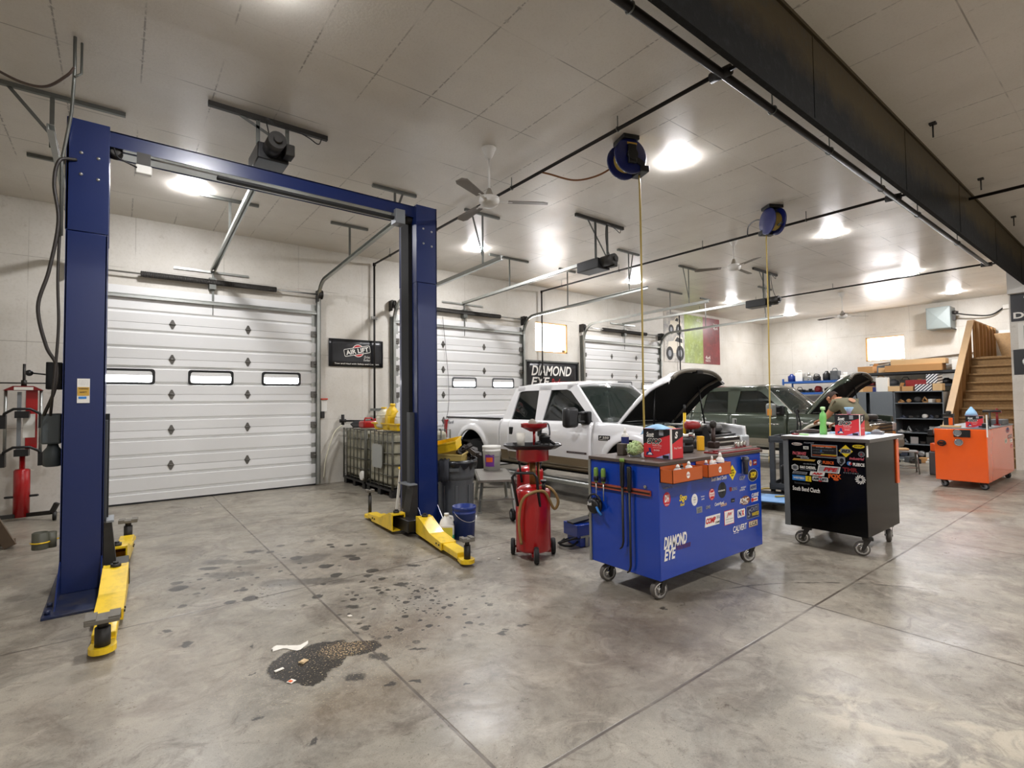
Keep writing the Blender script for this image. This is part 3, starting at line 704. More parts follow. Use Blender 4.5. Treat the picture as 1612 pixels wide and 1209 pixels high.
for s, xx in ((1, -.05), (-1, 2.76)):
    b = MB(); b.lathe((xx, 5.55, 3.74), (0, 1, 0), [(.03, 0), (.055, .01), (.04, .02), (.04, .05), (.055, .06), (.03, .07)], 18); b.cyl((xx, 5.53, 3.84), (xx, 5.6, 3.84), .02); b.build('sheave', IRON, lift, True)
# carriages with telescoping covers
for s, xo in ((1, -.09), (-1, 2.80)):
    xi = xo+(.035 if s < 0 else .03)*s; a, c = min(xo-.15*s, xi), max(xo-.15*s, xi)
    b = MB(); b.box(a, c-.0 if s > 0 else c, 5.6, 5.8, .22, 3.72 if s < 0 else 1.45); b.build('cable_cover', SOOT, lift, True)
    b = MB(); q_ = .065 if s < 0 else .02; b.box(min(xo, xo+q_*s), max(xo, xo+q_*s), 5.52, 5.6, .42, 1.4, .004); b.build('carriage', mat('carriage_grey', '#3c3e40', .45), lift, True)
    b = MB(); x2 = xo+(.16 if s < 0 else .13)*s; b.prism([(xo+.005*s, 5.44, .55), (xo+.055*s, 5.44, .55), (x2-.04*s, 5.44, .2), (x2-.04*s, 5.44, .08), (xo+.005*s, 5.44, .08)], (0, .17, 0)); b.build('carriage_foot', IRON, lift, True)
    b = MB(); b.box(min(xo+.02*s, xo+.13*s), max(xo+.02*s, xo+.07*s), 5.42, 5.7, .55, .565); b.build('lip_plate', GREYM, lift, True)
    b = MB(); b.box(min(x2-.1*s, x2+.06*s), max(x2-.1*s, x2+.05*s), 5.26, 5.72, .055, .19, .01); b.build('arm_yoke', BLACK, lift, True)
def arm(p0, p1, pad, L0=.62, pw=.085, rs=.04, name='swing_arm'):
    """two-stage arm from the yoke p0 to the tip p1, with its screw pad"""
    p0, p1 = Vector(p0), Vector(p1); d = (p1-p0); L = d.length; d.normalize(); sx = d.cross(Vector((0, 0, 1))).normalized()
    M = Matrix((sx, d, Vector((0, 0, 1)))).transposed().to_4x4(); M.translation = p0
    b = MB(); b.M = M; q = L*L0
    for s in (-1, 1): b.prism([(s*.075-.006, -.02, .055), (s*.075-.006, q, .04), (s*.075-.006, q, .115), (s*.075-.006, q*.55, .14), (s*.075-.006, .08, .24), (s*.075-.006, -.02, .24)], (.012, 0, 0))
    b.prism([(-.075, -.02, .237), (-.075, .08, .237), (-.075, q*.55, .138), (-.075, q, .112), (-.075, q, .1), (-.075, q*.5, .12), (-.075, .08, .22), (-.075, -.02, .22)], (.15, 0, 0))
    b.box(-.075, .075, -.02, q, .042, .055)
    A = b.build(name, YEL, lift, True)
    b = MB(); b.M = M; b.cyl((0, .05, .23), (0, .05, .262), .035); b.cyl((0, .05, .262), (0, .05, .275), .02, n=6); b.build('pivot_pin', IRON, A, True)
    b = MB(); b.M = M; b.box(-.062, .062, q*.5, L-.09, .045, .105, .006)
    b.prism([(-.055, L-.1, .03), (.055, L-.1, .03)]+[(.07*math.cos(R(a)), L+.07*math.sin(R(a)), .03) for a in range(0, 181, 20)], (0, 0, .035)); b.build('arm_extension', YEL, A, True)
    for yy in (q-.05, q-.12):
        b = MB(); b.M = M; b.cyl((.08, yy, .085), (.09, yy, .085), .009, n=8); b.cyl((-.09, yy, .085), (-.08, yy, .085), .009, n=8); b.build('bolt', IRON, A, True)
    b = MB(); b.M = M; b.cyl((0, L-.0, .03), (0, L, pad-.06), rs); b.cyl((0, L, pad-.06), (0, L, pad-.02), rs*.7); st = b.build('screw_pad_stem', IRON, A, True)
    b = MB(); b.M = M; b.box(-pw, pw, L-pw*.8, L+pw*.8, pad-.022, pad+.004, .004); b.box(-pw, -pw*.35, L-pw*.78, L+pw*.78, pad+.004, pad+.014); b.box(pw*.35, pw, L-pw*.78, L+pw*.78, pad+.004, pad+.014); b.build('lift_pad', mat('worn_pad', '#6f6a60', .6, var=.25, vs=30), A, True)
    return A
arm((.0, 5.24, 0), (-.06, 4.02, 0), .235)
arm((.0, 5.9, 0), (.1, 7.1, 0), .25)
arm((2.74, 5.2, 0), (2.575, 4.03, 0), .25, .62, .06, .031)
arm((2.57, 5.5, 0), (2.62, 6.45, 0), .37, .7, .05, .022)
# left post accessories
b = MB(); b.box(-.47, -.37, 5.55, 5.72, 1.66, 1.88, .005); c = b.build('control_box', SOOT, lift, True)
b = MB(); b.cyl((-.47, 5.6, 1.78), (-.56, 5.58, 1.79), .006); b.ball((-.57, 5.58, 1.79), .025); b.build('lever', BLACK, c, True)
b = MB(); b.box(-.50, -.37, 5.62, 5.8, 1.21, 1.46, .015); c = b.build('power_unit', mat('motor_grey', '#4b5254', .45), lift, True)
b = MB(); b.lathe((-.43, 5.71, 1.02), (0, 0, 1), [(.045, 0), (.062, .01), (.062, .13), (.04, .16), (.03, .2)], 18); b.build('motor', mat('motor_grey', '#4b5254', .45), c, True)
HOSE = mat('hydraulic_hose', '#2c2723', .5)
b = MB(); b.tube(spline([(-.3, 5.44, 3.55), (-.4, 5.4, 3.5), (-.43, 5.4, 3.3), (-.40, 5.4, 3.0), (-.45, 5.4, 2.6), (-.51, 5.4, 2.3), (-.46, 5.42, 2.0), (-.40, 5.45, 1.85), (-.41, 5.48, 1.65), (-.48, 5.6, 1.45)]), .013); b.build('hydraulic_hose', HOSE, lift, True)
b = MB(); b.tube(spline([(-.385, 5.45, 3.3), (-.40, 5.44, 2.6), (-.39, 5.44, 2.2), (-.40, 5.44, 1.9), (-.42, 5.46, 1.6), (-.44, 5.6, 1.45)]), .01); b.build('hydraulic_hose', HOSE, lift, True)
b = MB(); b.tube([(-.31, 5.24, H-.005), (-.31, 5.26, 4.2), (-.33, 5.36, 3.9), (-.39, 5.43, 3.5), (-.385, 5.43, 2.9)], .012); b.tube([(-.27, 5.3, H-.005), (-.27, 5.28, 4.2), (-.31, 5.26, 4.15)], .009); b.build('conduit', GALVD, lift, True)
b = MB(); b.tube(spline([(-.31, 5.25, 4.22), (-.36, 5.3, 4.16), (-.5, 5.5, 4.12), (-.68, 5.75, 4.22), (-.9, 6.0, 4.40), (-1.0, 6.1, H-.005)]), .011); b.build('power_cable', mat('grey_cable', '#5a4b45', .5), lift, True)
b = MB(); b.box(-.27, -.19, 5.444, 5.449, 1.545, 1.745); c = b.build('warning_label', WPLAS, lift, True)
sticker(c, (-.23, 5.443, 1.64), (1, 0, 0), (0, 0, 1), 'rect', .076, .07, TEXTGD, [('WARNING', TEXTK, 0, .32, .8, .2), ('SAFETY', TEXTK, 0, -.1, .6, .2)], name='print')
sticker(c, (-.235, 5.443, 1.588), (1, 0, 0), (0, 0, 1), 'rect', .05, .018, TEXTB, [], name='print')
for k in range(4): text_obj('lift capacity notice'[k:k+15], (-.23, 5.443, 1.73-.012*k), (1, 0, 0), (0, 0, 1), .062, .006, TEXTG, c)
c = None
b = MB(); b.lathe((-.47, 5.42, .41), (0, 0, 1), [(.05, 0), (.052, .005), (.052, .125), (.044, .13), (.044, .1)], 20); b.lathe((-.41, 5.44, .41), (0, 0, 1), [(.035, 0), (.035, .12)], 16); c = b.build('adapter_cup', mat('olive_grey', '#4b4b3f', .5), lift, True)
b = MB(); b.tube([(-.53, 5.42, .46)]+[(-.47+.056*math.cos(R(a)), 5.42+.056*math.sin(R(a)), .462) for a in range(180, 361, 20)]+[(-.36, 5.46, .47)], .005, 6); b.build('yellow_strap', YELP, c, True)
b = MB(); b.box(3.07, 3.10, 5.5, 5.62, 1.55, 1.82, .004); b.build('side_box', SOOT, lift, True)
# ------------------------------------------------------------------ strut spring compressor at the wall
t = thing('spring_compressor', 'red and grey strut spring compressor stand against the wall at far left', 'spring compressor', (-1.02, 9.5, 0))
b = MB(); b.lathe((0, 0, .04), (0, 0, 1), [(.085, 0), (.085, .62), (.07, .64), (.03, .64), (.03, .85)], 18); b.build('ram', RED, t)
b = MB(); b.box(-.16, .16, -.03, .03, .30, .325); b.cyl((-.17, 0, .312), (.17, 0, .312), .012); b.build('foot_pedal', BLACK, t)
for s in (-1, 1):
    b = MB(); b.bar((s*.05, -.02, .06), (s*.33, -.28, .1), .06, .05); b.bar((s*.33, -.28, .1), (s*.38, -.3, .22), .05, .05); b.build('leg', IRON, t)
    b = MB(); b.lathe((s*.36-.02, -.33, .06), (1, 0, 0), [(.02, 0), (.06, 0), (.06, .04), (.02, .04)], 16); b.build('caster', BLACK, t)
    b = MB(); b.cyl((s*.175, 0, .86), (s*.175, 0, 1.74), .018); b.build('guide_rod', GALV, t)
b = MB(); b.prism([(-.2, -.06, 1.74), (.2, -.06, 1.74), (.1, -.06, 1.80), (-.1, -.06, 1.80)], (0, .12, 0)); b.build('top_yoke', REDD, t)
b = MB(); b.box(-.09, .1, -.066, -.06, 1.745, 1.785); b.build('name_plate', WPLAS, t)
b = MB(); b.cyl((0, 0, 1.8), (0, 0, 2.1), .016); b.cyl((-.24, 0, 1.84), (.26, 0, 1.84), .009); b.cyl((0, 0, 1.8), (0, 0, 1.88), .03); b.build('crank_screw', IRON, t)
b = MB(); b.box(.02, .14, .0, .05, .95, 1.74, .006); b.build('back_column', RED, t)
b = MB(); b.box(.0, .12, -.006, -.001, 1.1, 1.42); b.build('instruction_card', WPLAS, t)
b = MB(); b.box(-.06, -.02, -.03, .02, .9, 1.72); b.build('rack_bar', GREYM, t)
for z, w_ in ((1.43, .2), (.92, .2)):
    b = MB(); b.tube([(-w_, -.05, z-.1), (-w_*.85, -.1, z), (-.08, -.13, z+.06), (.08, -.13, z+.06), (w_*.85, -.1, z), (w_, -.05, z-.1)], .018); b.box(-w_-.03, -w_+.04, -.1, .03, z-.2, z-.02); b.box(w_-.04, w_+.03, -.1, .03, z-.2, z-.02); b.box(-.07, .07, -.15, .02, z-.06, z+.03); b.build('spring_clamp', BLACK, t)
    b = MB(); b.cyl((-w_-.01, -.08, z-.12), (-w_-.3, -.16, z-.15), .012); b.cyl((w_, -.08, z-.1), (w_+.12, -.1, z-.1), .01); b.ball((w_+.1, -.1, z-.06), .03); b.build('clamp_handle', STEEL, t)
b = MB(); b.bar((-1.2, 7.78, .62), (-.9, 7.66, .02), .1, .05, (0, 1, 0)); b.bar((-1.6, 7.85, .05), (-.88, 7.75, .05), .08, .06); b.bar((-1.22, 7.8, .58), (-1.8, 7.9, .58), .1, .05); b.bar((-1.5, 7.7, .02), (-1.22, 7.82, .6), .08, .05)
tag(b.build('wooden_stand', mat('old_wood', '#5b4a38', .7, var=.3, vs=12)), 'old dark wooden A-frame stand cut off at the left edge', 'wooden stand')
# switch plate and box by door 1
t = thing('wall_switch', 'small red-topped wall switch with black box right of the leftmost door', 'switch', (3.08, 9.82, 1.5))
b = MB(); b.box(-.05, .06, -.01, .018, -.14, .09, .004); b.build('back_plate', WPLAS, t)
b = MB(); b.box(-.06, .07, -.03, .018, .09, .115, .004); b.build('red_cap', mat('red_cap', '#c4361c', .4), t)
b = MB(); b.box(-.07, -.0, -.06, .018, -.26, -.13, .008); b.build('black_box', BLACK, t)
# ------------------------------------------------------------------ banners on the wall
VINYL = mat('black_vinyl', '#17171a', .32, bump=.35, bs=5)
def banner(name, lab, x0, x1, z0, z1, y=WY-.012, m=VINYL):
    b = MB(); rows = []
    for i in range(13):
        u = i/12; rows.append([(x0+(x1-x0)*u, y-.004-.006*abs(math.sin(u*9)*math.sin(v_*5+u*3)), z0+(z1-z0)*v_) for v_ in (0, .2, .4, .6, .8, 1)])
    b.grid(rows); o = b.build(name, m, solid=0); md = o.modifiers.new('solid', 'SOLIDIFY'); md.thickness = .004; md.offset = -1
    return tag(o, lab, 'banner')
o = banner('banner', 'black banner with AIR LIFT logo on the wall between the first two doors', 3.17, 4.27, 2.235, 2.775)
yb = WY-.026; Xr, Zu = (1, 0, 0), (0, 0, 1); til = Vector((1, 0, .2)).normalized(); tu = Vector((-.2, 0, 1)).normalized()
sticker(o, (3.75, yb, 2.555), Xr, Zu, 'oval', .25, .25, TEXTW, layers=[('oval', .9, .9, TEXTR, 0, 0)], name='red_disc')
sticker(o, (3.73, yb-.004, 2.55), til, tu, 'round', .54, .15, TEXTW, [('AIR LIFT', TEXTW, 0, 0, .86, .62, 0, .03)], [('round', .96, .84, TEXTK, 0, 0)], name='logo_plate')
text_obj('Drive', (3.93, yb, 2.435), Xr, Zu, .12, .05, TEXTW, o, .2); text_obj('Further', (3.93, yb, 2.375), Xr, Zu, .14, .045, TEXTW, o, .2)
text_obj('Tow and Haul with Safety and Comfort', (3.73, yb, 2.29), Xr, Zu, .9, .038, TEXTW, o, 0, .012)
o = banner('banner', 'black DIAMOND EYE banner behind the white pickup roof, under the small window', 8.06, 9.90, 1.75, 2.525)
text_obj('DIAMOND', (8.93, yb, 2.3), Xr, Zu, 1.40, .26, TEXTW, o, .25, .02)
text_obj('EYE', (8.53, yb, 2.02), Xr, Zu, .64, .22, TEXTW, o, .25, .02); text_obj('Performance', (9.35, yb, 2.0), Xr, Zu, .9, .2, TEXTR, o, .35, .0)
b = MB()
for q in (8.05, 9.90): b.box(q-.02, q+.02, yb-.01, WY-.001, 1.72, 2.56)
b.box(8.03, 9.92, yb-.01, WY-.001, 2.52, 2.56); b.box(8.03, 9.92, yb-.01, WY-.001, 1.72, 1.75); b.build('frame', GALVD, o)
# big three-panel poster, right of door 3
def photo_mat(name, a, b_, c, d, sc):
    g = G(name); f1, _ = g.noise(sc, 6, .65, dist=.8); f2, _ = g.noise(sc*4, 5, .7)
    col = g.mix(g.ramp(f1, .4, .6), a, b_); col = g.mix(g.ramp(f2, .5, .7), col, c); col = g.mix(g.ma('MULTIPLY', g.ramp(f2, .66, .74), .8), col, d)
    g.set('Base Color', col); g.set('Roughness', .35); return g.m
t = thing('poster', 'large glossy poster of off-road vehicle, green and red panels, right of the third door', 'poster', (15.5, WY, 3.5))
PX = ((13.81, 14.94, photo_mat('photo_grey', '#b8b2a8', '#8b8a88', '#d9d3c6', '#3d3a3a', 1.2)), (14.94, 16.05, photo_mat('photo_green', '#8f9e3c', '#7b8a45', '#a9b878', '#4d5b30', 1.1)), (16.05, 17.12, photo_mat('photo_red', '#7d1c1e', '#6c1a1c', '#8d2a2a', '#561214', 1.5)))
for x0, x1, m in PX:
    b = MB(); b.box(x0, x1, WY-.012, WY-.001, 2.75, 4.38); b.build('panel', m, t, True)
yp = WY-.0135
def offroader(cx, cz, s):
    b = MB(); mm = [mat('photo_cream', '#d5cdbb', .4), TEXTK, TEXTG]
    def P(pts, i, z=0): b.i = i; b.prism([(cx+x*s, yp-z, cz+y*s) for x, y in pts], (0, -.001, 0))
    P([(-.5, .0), (-.42, .3), (-.1, .34), (.1, .55), (.5, .5), (.55, .1), (.4, -.1), (-.4, -.15)], 0)
    P([(-.02, .34), (.14, .5), (.3, .47), (.28, .3)], 1, .0012); P([(.33, .3), (.34, .46), (.47, .44), (.48, .28)], 1, .0012)
    for x, y, r in ((-.35, -.15, .26), (.32, -.12, .3)):
        P([(x+r*math.cos(R(a))*.85, y+r*math.sin(R(a))) for a in range(0, 360, 20)], 1, .0014); P([(x+r*.5*math.cos(R(a))*.8, y+r*.5*math.sin(R(a))) for a in range(0, 360, 30)], 2, .0028)
    b.build('printed_picture', mm, t, True)
offroader(14.42, 3.9, .62); offroader(14.40, 3.15, .85)
text_obj('4WD', (15.8, yp, 4.24), Xr, Zu, .25, .12, TEXTW, t); text_obj('TIRES', (16.85, yp, 4.16), Xr, Zu, .28, .09, TEXTW, t); text_obj('4x4', (16.85, yp, 4.04), Xr, Zu, .28, .11, TEXTW, t); text_obj('4x4', (16.33, yp, 2.98), Xr, Zu, .3, .13, TEXTW, t); text_obj('PARTS', (16.33, yp, 2.86), Xr, Zu, .3, .07, TEXTW, t)
# posters on the right partition (facing -X): u runs towards -Y
Yr = (0, -1, 0); xp = 14.5
b = MB(); b.box(xp-.012, xp-.001, .75, 1.915, 3.04, 3.84); o = tag(b.build('banner', VINYL), 'black banner reading DYN with a red triangle, top right edge beside the stairs', 'banner')
b = MB(); b.prism([(xp-.013, 1.83, 3.72), (xp-.013, .95, 3.72), (xp-.013, 1.4, 3.3)], (-.002, 0, 0)); b.build('red_triangle', REDD, o)
text_obj('DYNO', (xp-.014, 1.55, 3.16), Yr, Zu, .66, .13, TEXTW, o, 0, .03); text_obj('S', (xp-.017, 1.66, 3.57), Yr, Zu, .12, .16, TEXTW, o, .2, .03)
t = thing('picture_frame', 'white framed grey picture between two black posters at the right edge', 'picture frame', (xp, 1.5, 2.72))
b = MB(); b.box(xp-.03, xp-.001, 1.2, 1.82, 2.47, 3.0); b.build('frame', WPLAS, t, True); b = MB(); b.box(xp-.034, xp-.03, 1.26, 1.74, 2.53, 2.94); b.build('print', mat('grey_print', '#a6a69f', .5, var=.1, vs=20), t, True)
b = MB(); b.box(xp-.012, xp-.001, .9, 1.905, 1.95, 2.46); o = tag(b.build('poster', mat('charcoal_poster', '#2b2c2d', .35)), 'dark poster with silver oval ring at the right edge, lowest', 'poster')
b = MB(); b.tube([(xp-.036, 1.42+.34*math.cos(R(a)), 2.2+.16*math.sin(R(a))) for a in range(0, 360, 12)], .022, 6, True); b.build('oval_ring', GALV, o)
b = MB(); b.tube([(xp-.03, 1.42+.22*math.cos(R(a)), 2.18+.09*math.sin(R(a))) for a in range(0, 200, 12)], .016, 6); b.build('oval_swirl', GALV, o)
# ------------------------------------------------------------------ liquid totes by the wall
TOTEM = mat('dirty_tote_plastic', '#aaa691', .5, var=.2, vs=2.5, dirt='#4a4733', dscale=1.6, damt=.75)
CAGE = mat('cage_steel', '#5d5c52', .5, .4, var=.2, vs=9)
def tote(y, lab, plate):
    t = thing('liquid_tote', lab, 'liquid tote', (3.98, y, 0), 0, 'caged liquid totes')
    b = MB(); b.box(-.5, .5, -.5, .5, .16, 1.02, .06); b.build('tank', TOTEM, t)
    b = MB()
    for z in (.17, .34, .52, .70, .88, 1.04):
        b.tube([(-.525, -.525, z), (.525, -.525, z), (.525, .525, z), (-.525, .525, z)], .014, 6, True)
    for k in range(7):
        q = -.525+1.05*k/6
        for (x, yy) in ((-.535, q), (.535, q), (q, -.535), (q, .535)): b.tube([(x, yy, .13), (x, yy, 1.05)], .011, 6)
    b.build('cage', CAGE, t)
    b = MB(); b.box(-.55, .55, -.52, .52, .10, .135)
    for q in (-.46, 0, .46): b.box(-.53, .53, q-.06, q+.06, 0, .02); [b.box(p-.06, p+.06, q-.06, q+.06, .02, .10) for p in (-.47, 0, .47)]
    b.build('pallet', BLACK, t)
    if plate:
        b = MB(); b.prism([(p.x, p.y, 0) for p in []] or [(-.55, .2, .44), (-.55, -.14, .44), (-.55, -.18, .48), (-.55, -.18, .79), (-.55, -.14, .83), (-.55, .2, .83), (-.55, .24, .79), (-.55, .24, .48)], (-.006, 0, 0)); b.build('id_plate', mat('plate_grey', '#9fa19c', .4, .3), t)
    else:
        b = MB(); b.lathe((-.5, -.38, .22), (-1, 0, 0), [(.09, 0), (.09, .03), (.07, .05)], 18); b.build('drain_cap', WPLAS, t)
    b = MB(); b.lathe((0, 0, 1.02), (0, 0, 1), [(.09, 0), (.09, .03), (.08, .035)], 20); b.build('lid', BLACK, t)
tote(9.24, 'dirty caged liquid tote in the corner by the wall, with a red can on top', False)
tote(8.10, 'caged liquid tote with a grey plate, behind the right lift post, yellow pans on top', True)
# things on the totes
b = MB(); b.box(-.18, .18, -.13, .13, 0, .13, .03); b.cyl((.1, 0, .13), (.1, 0, .17), .03); b.tube([(-.12, 0, .12), (-.1, 0, .18), (.02, 0, .18), (.05, 0, .12)], .015)
o = b.build('fuel_can', RED); o.location = (3.66, 8.98, 1.062); tag(o, 'small red can on the corner tote', 'fuel can')
b = MB(); b.prism([(-.2, -.1, 0), (.2, -.12, 0), (.22, .1, .0), (.1, .12, .08), (-.1, .1, .1), (-.2, .05, .05)], (0, 0, .02)); o = b.build('rag_pile', SOOT); o.location = (3.66, 9.4, 1.062); tag(o, 'crumpled black rag on the corner tote behind the red can', 'rag')
def drainpan(name, lab, loc, w, d, h, m, rot=(0, 0, 0), group='yellow drain pans'):
    b = MB(); z = [[(-w/2*s, -d/2*s, zz), (w/2*s, -d/2*s, zz), (w/2*s, d/2*s, zz), (-w/2*s, d/2*s, zz)] for s, zz in ((.92, 0), (1, h), (1.05, h), (1.05, h-.02), (1.0, h-.025))]
    b.grid(z, False, True); b.poly(z[0][::-1]); zi = [[(-w/2*s, -d/2*s, zz), (w/2*s, -d/2*s, zz), (w/2*s, d/2*s, zz), (-w/2*s, d/2*s, zz)] for s, zz in ((.97, h), (.9, .02))]
    b.grid(zi, False, True); b.poly(zi[1]); o = b.build(name, m); o.location = loc; o.rotation_euler = rot; return tag(o, lab, 'drain pan', group)
drainpan('drain_pan', 'wide yellow drain pan lying on the caged tote behind the lift post', (3.88, 8.05, 1.062), .72, .95, .12, YELP)
def jug(name, lab, loc, h, m, capm, rot=(0, 0, 0), r=.1, label=None, cat='jug', grp=None, fill=None):
    t = thing(name, lab, cat, loc, rot[2], grp); t.rotation_euler = rot
    b = MB(); b.box(-r, r, -r*.75, r*.75, 0, h*.62, r*.3); b.grid([[(-r*s+.0, -r*.7*s, z), (r*s, -r*.7*s, z), (r*s, r*.7*s, z), (-r*s, r*.7*s, z)] for s, z in ((.92, h*.6), (.75, h*.75), (.3, h*.9), (.28, h*.93))], True, True)
    b.tube([(r*.62, 0, h*.62), (r*.86, 0, h*.74), (r*.72, 0, h*.86), (r*.2, 0, h*.9)], r*.16, 8); b.build('body', m, t)
    b = MB(); b.cyl((0, 0, h*.92), (0, 0, h), r*.32, n=14); b.build('cap', capm, t)
    if label: b = MB(); b.box(-r*.8, r*.8, -r*.77, -r*.752, h*.15, h*.5); b.build('label', label, t)
    if fill: b = MB(); b.box(-r*1.004, r*1.004, -r*.754, r*.754, .003, h*.3, r*.3); b.build('liquid', fill, t)
    return t
jug('oil_jug', 'grubby yellow-lidded jug in the drain pan, left of the tipped yellow jug', (3.62, 8.28, 1.085), .36, NATUR, YELP, (0, 0, R(80)), .15, YELP, 'jug', 'oil jugs in the yellow pan')
jug('oil_jug', 'tipped bright yellow jug standing in the yellow drain pan', (3.64, 8.0, 1.085), .42, YELP, YELP, (0, R(-9), R(75)), .14, TEXTK, 'jug', 'oil jugs in the yellow pan')
jug('oil_jug', 'white jug next to the lift post in the yellow drain pan', (3.7, 7.72, 1.085), .34, WPLAS, WPLAS, (0, 0, R(75)), .16, NATUR, 'jug', 'oil jugs in the yellow pan')
# yellow step stool behind the post with a jug
t = thing('step_stool', 'yellow step stool mostly hidden behind the right lift post', 'step stool', (3.38, 6.5, 0))
for z, y in ((.30, -.12), (.58, .1)):
    b = MB(); b.box(-.24, .24, y-.1, y+.1, z, z+.03); b.build('step', YELP, t)
for x in (-.22, .22):
    b = MB(); b.bar((x, -.25, 0), (x, .06, .6), .03, .03); b.bar((x, .3, 0), (x, .16, .6), .03, .03); b.build('side_frame', WPLAS, t)
jug('oil_jug', 'off-white jug on the yellow step stool left of the lift post', (3.26, 6.4, .333), .26, NATUR, WPLAS, (0, 0, R(30)), .1)
# ------------------------------------------------------------------ trash can and what sticks out
t = thing('trash_can', 'grey round plastic trash can behind the blue bucket, heaped full', 'trash can', (3.51, 5.76, 0)); t.scale = (1, 1, 1.13)
b = MB(); b.lathe((0, 0, 0), (0, 0, 1), [(.20, 0), (.215, .02), (.222, .12), (.225, .40), (.232, .42), (.255, .60), (.262, .63), (.275, .64), (.275, .67), (.26, .672), (.255, .66), (.245, .5), (.235, .45), (.005, .44)], 32)
for k in range(8): a = 2*PI*k/8+.3; b.bar((.222*math.cos(a), .222*math.sin(a), .03), (.232*math.cos(a), .232*math.sin(a), .4), .03, .012, (math.cos(a), math.sin(a), 0))
b.build('bin', GREY, t)
for a in (R(235), R(55)):
    b = MB(); c, s = math.cos(a), math.sin(a); b.bar((.255*c-.06*s, .255*s+.06*c, .585), (.255*c+.06*s, .255*s-.06*c, .585), .05, .035); b.build('handle', GREY, t)
b = MB(); n = 40; rows = []
for r_, z in ((.268, .60), (.282, .64), (.28, .682), (.255, .685), (.235, .62)): rows.append([((r_+.006*math.sin(k*5.1+z*40))*math.cos(2*PI*k/n), (r_+.006*math.sin(k*5.1+z*40))*math.sin(2*PI*k/n), z+(.035*math.sin(k*2.3) if z < .61 else 0)) for k in range(n)])
b.grid(rows, True, True); b.build('bin_liner', mat('bin_liner', '#15171a', .28), t)
drainpan('drain_pan', 'grimy beige pan wedged in the trash can', (3.42, 5.73, .755), .40, .28, .12, mat('beige_pan', '#b9a35e', .5, var=.2, vs=9), (R(6), R(2), R(-52)))
drainpan('drain_pan', 'tilted bright yellow pan leaning on top of the trash can heap', (3.38, 5.73, .90), .34, .26, .12, YELP, (R(10), R(-12), R(-50)))
b = MB()
rnd = random.Random(4)
for k in range(26):
    a = rnd.uniform(0, 6.3); r_ = rnd.uniform(0, .2); b.cbox((r_*math.cos(a), r_*math.sin(a), rnd.uniform(.0, .16)*(1-r_*2)), (rnd.uniform(.05, .18), rnd.uniform(.03, .09), rnd.uniform(.02, .06)), (rnd.uniform(-.6, .6), rnd.uniform(-.6, .6), a))
o = b.build('scrap_heap', mat('greasy_scrap', '#2b2521', .5, var=.4, vs=25)); o.location = (3.62, 5.70, .765); tag(o, 'dark greasy heap of scrap in the trash can', 'scrap', kind='stuff')
b = MB(); rows = []
for (x, y, z) in ((3.34, 5.70, .80), (3.28, 5.64, .81), (3.24, 5.605, .775), (3.228, 5.595, .70), (3.225, 5.59, .60), (3.23, 5.595, .53)):
    rows.append([(x+.05*k/3+.008*math.sin(k*2.2+z*20), y-.045*k/3, z-.02*abs(math.sin(k*1.7))) for k in range(-3, 4)])
b.grid(rows); tag(b.build('rag', mat('grey_rag', '#33353a', .85), solid=.006), 'grey rag hanging over the left rim of the trash can', 'rag')
# blue bucket, washer fluid jug
def bucket(name, lab, loc, r0, r1, h, m, full=False):
    t = thing(name, lab, 'bucket', loc)
    b = MB(); b.lathe((0, 0, 0), (0, 0, 1), [(r0, 0), (r1*.965, h*.78), (r1, h*.79), (r1, h*.82), (r1*.975, h*.825), (r1*.98, h*.9), (r1*1.01, h*.91), (r1*1.01, h), (r1*.955, h), (r0*.94, .012), (.001, .01)], 28); b.build('pail', m, t)
    b = MB(); b.tube([(r1*1.02*math.cos(R(a)), r1*1.02*math.sin(R(a)), h*.86-.11*max(0, math.sin(R(a)+PI))) for a in range(180, 361, 12)], .003, 6); b.build('bail', STEEL, t)
    return t
bucket('bucket', 'empty blue bucket on the floor beside the right lift post', (3.07, 4.86, 0), .112, .132, .36, PBLUE)
jug('washer_fluid_jug', 'white jug with green fluid between the lift post and the blue bucket', (2.885, 4.93, 0), .29, WPLAS, WPLAS, (0, 0, R(-35)), .085, mat('fluid_label', '#d9d04a', .5), 'jug', None, mat('green_fluid', '#3fae7f', .3))
# bench with white bucket
t = thing('work_platform', 'low grey aluminium work platform under the white bucket', 'work platform', (4.37, 6.1, 0), R(-30.7)); t.scale = (1, .97, 1.12)
b = MB(); b.box(-.25, .25, -.62, .62, .385, .41); b.box(-.26, -.24, -.62, .62, .36, .41); b.box(.24, .26, -.62, .62, .36, .41); b.build('deck', mat('worn_aluminium', '#87837b', .45, .5, var=.25, vs=12), t)
for x in (-.22, .22):
    for y in (-.5, .5):
        b = MB(); b.bar((x*.9, y*.9, .38), (x*1.1, y*1.08, .012), .035, .035); b.box(x*1.1-.03, x*1.1+.03, y*1.08-.03, y*1.08+.03, 0, .02); b.build('leg', GALV, t)
for y in (-.52, .52):
    b = MB(); b.bar((-.235, y, .16), (.235, y, .16), .02, .02); b.build('cross_brace', GALV, t)
bk = bucket('bucket', 'white bucket with a purple and orange label on the low work platform', (4.62, 6.5, .4605), .125, .145, .37, WPLAS)
b = MB(); A0 = R(-140)
rows = [[((.135+.012*z/.3)*math.cos(A0+R(a)), (.135+.012*z/.3)*math.sin(A0+R(a)), z) for a in range(-30, 31, 6)] for z in (.06, .24)]
b.grid(rows); o = b.build('label', mat('purple_label', '#6b2f86', .5), bk)
b = MB(); rows = [[((.1372+.012*z/.3)*math.cos(A0+R(a)), (.1372+.012*z/.3)*math.sin(A0+R(a)), z) for a in range(-22, 23, 6)] for z in (.13, .2)]; b.grid(rows); b.build('orange_band', TEXTO, o)
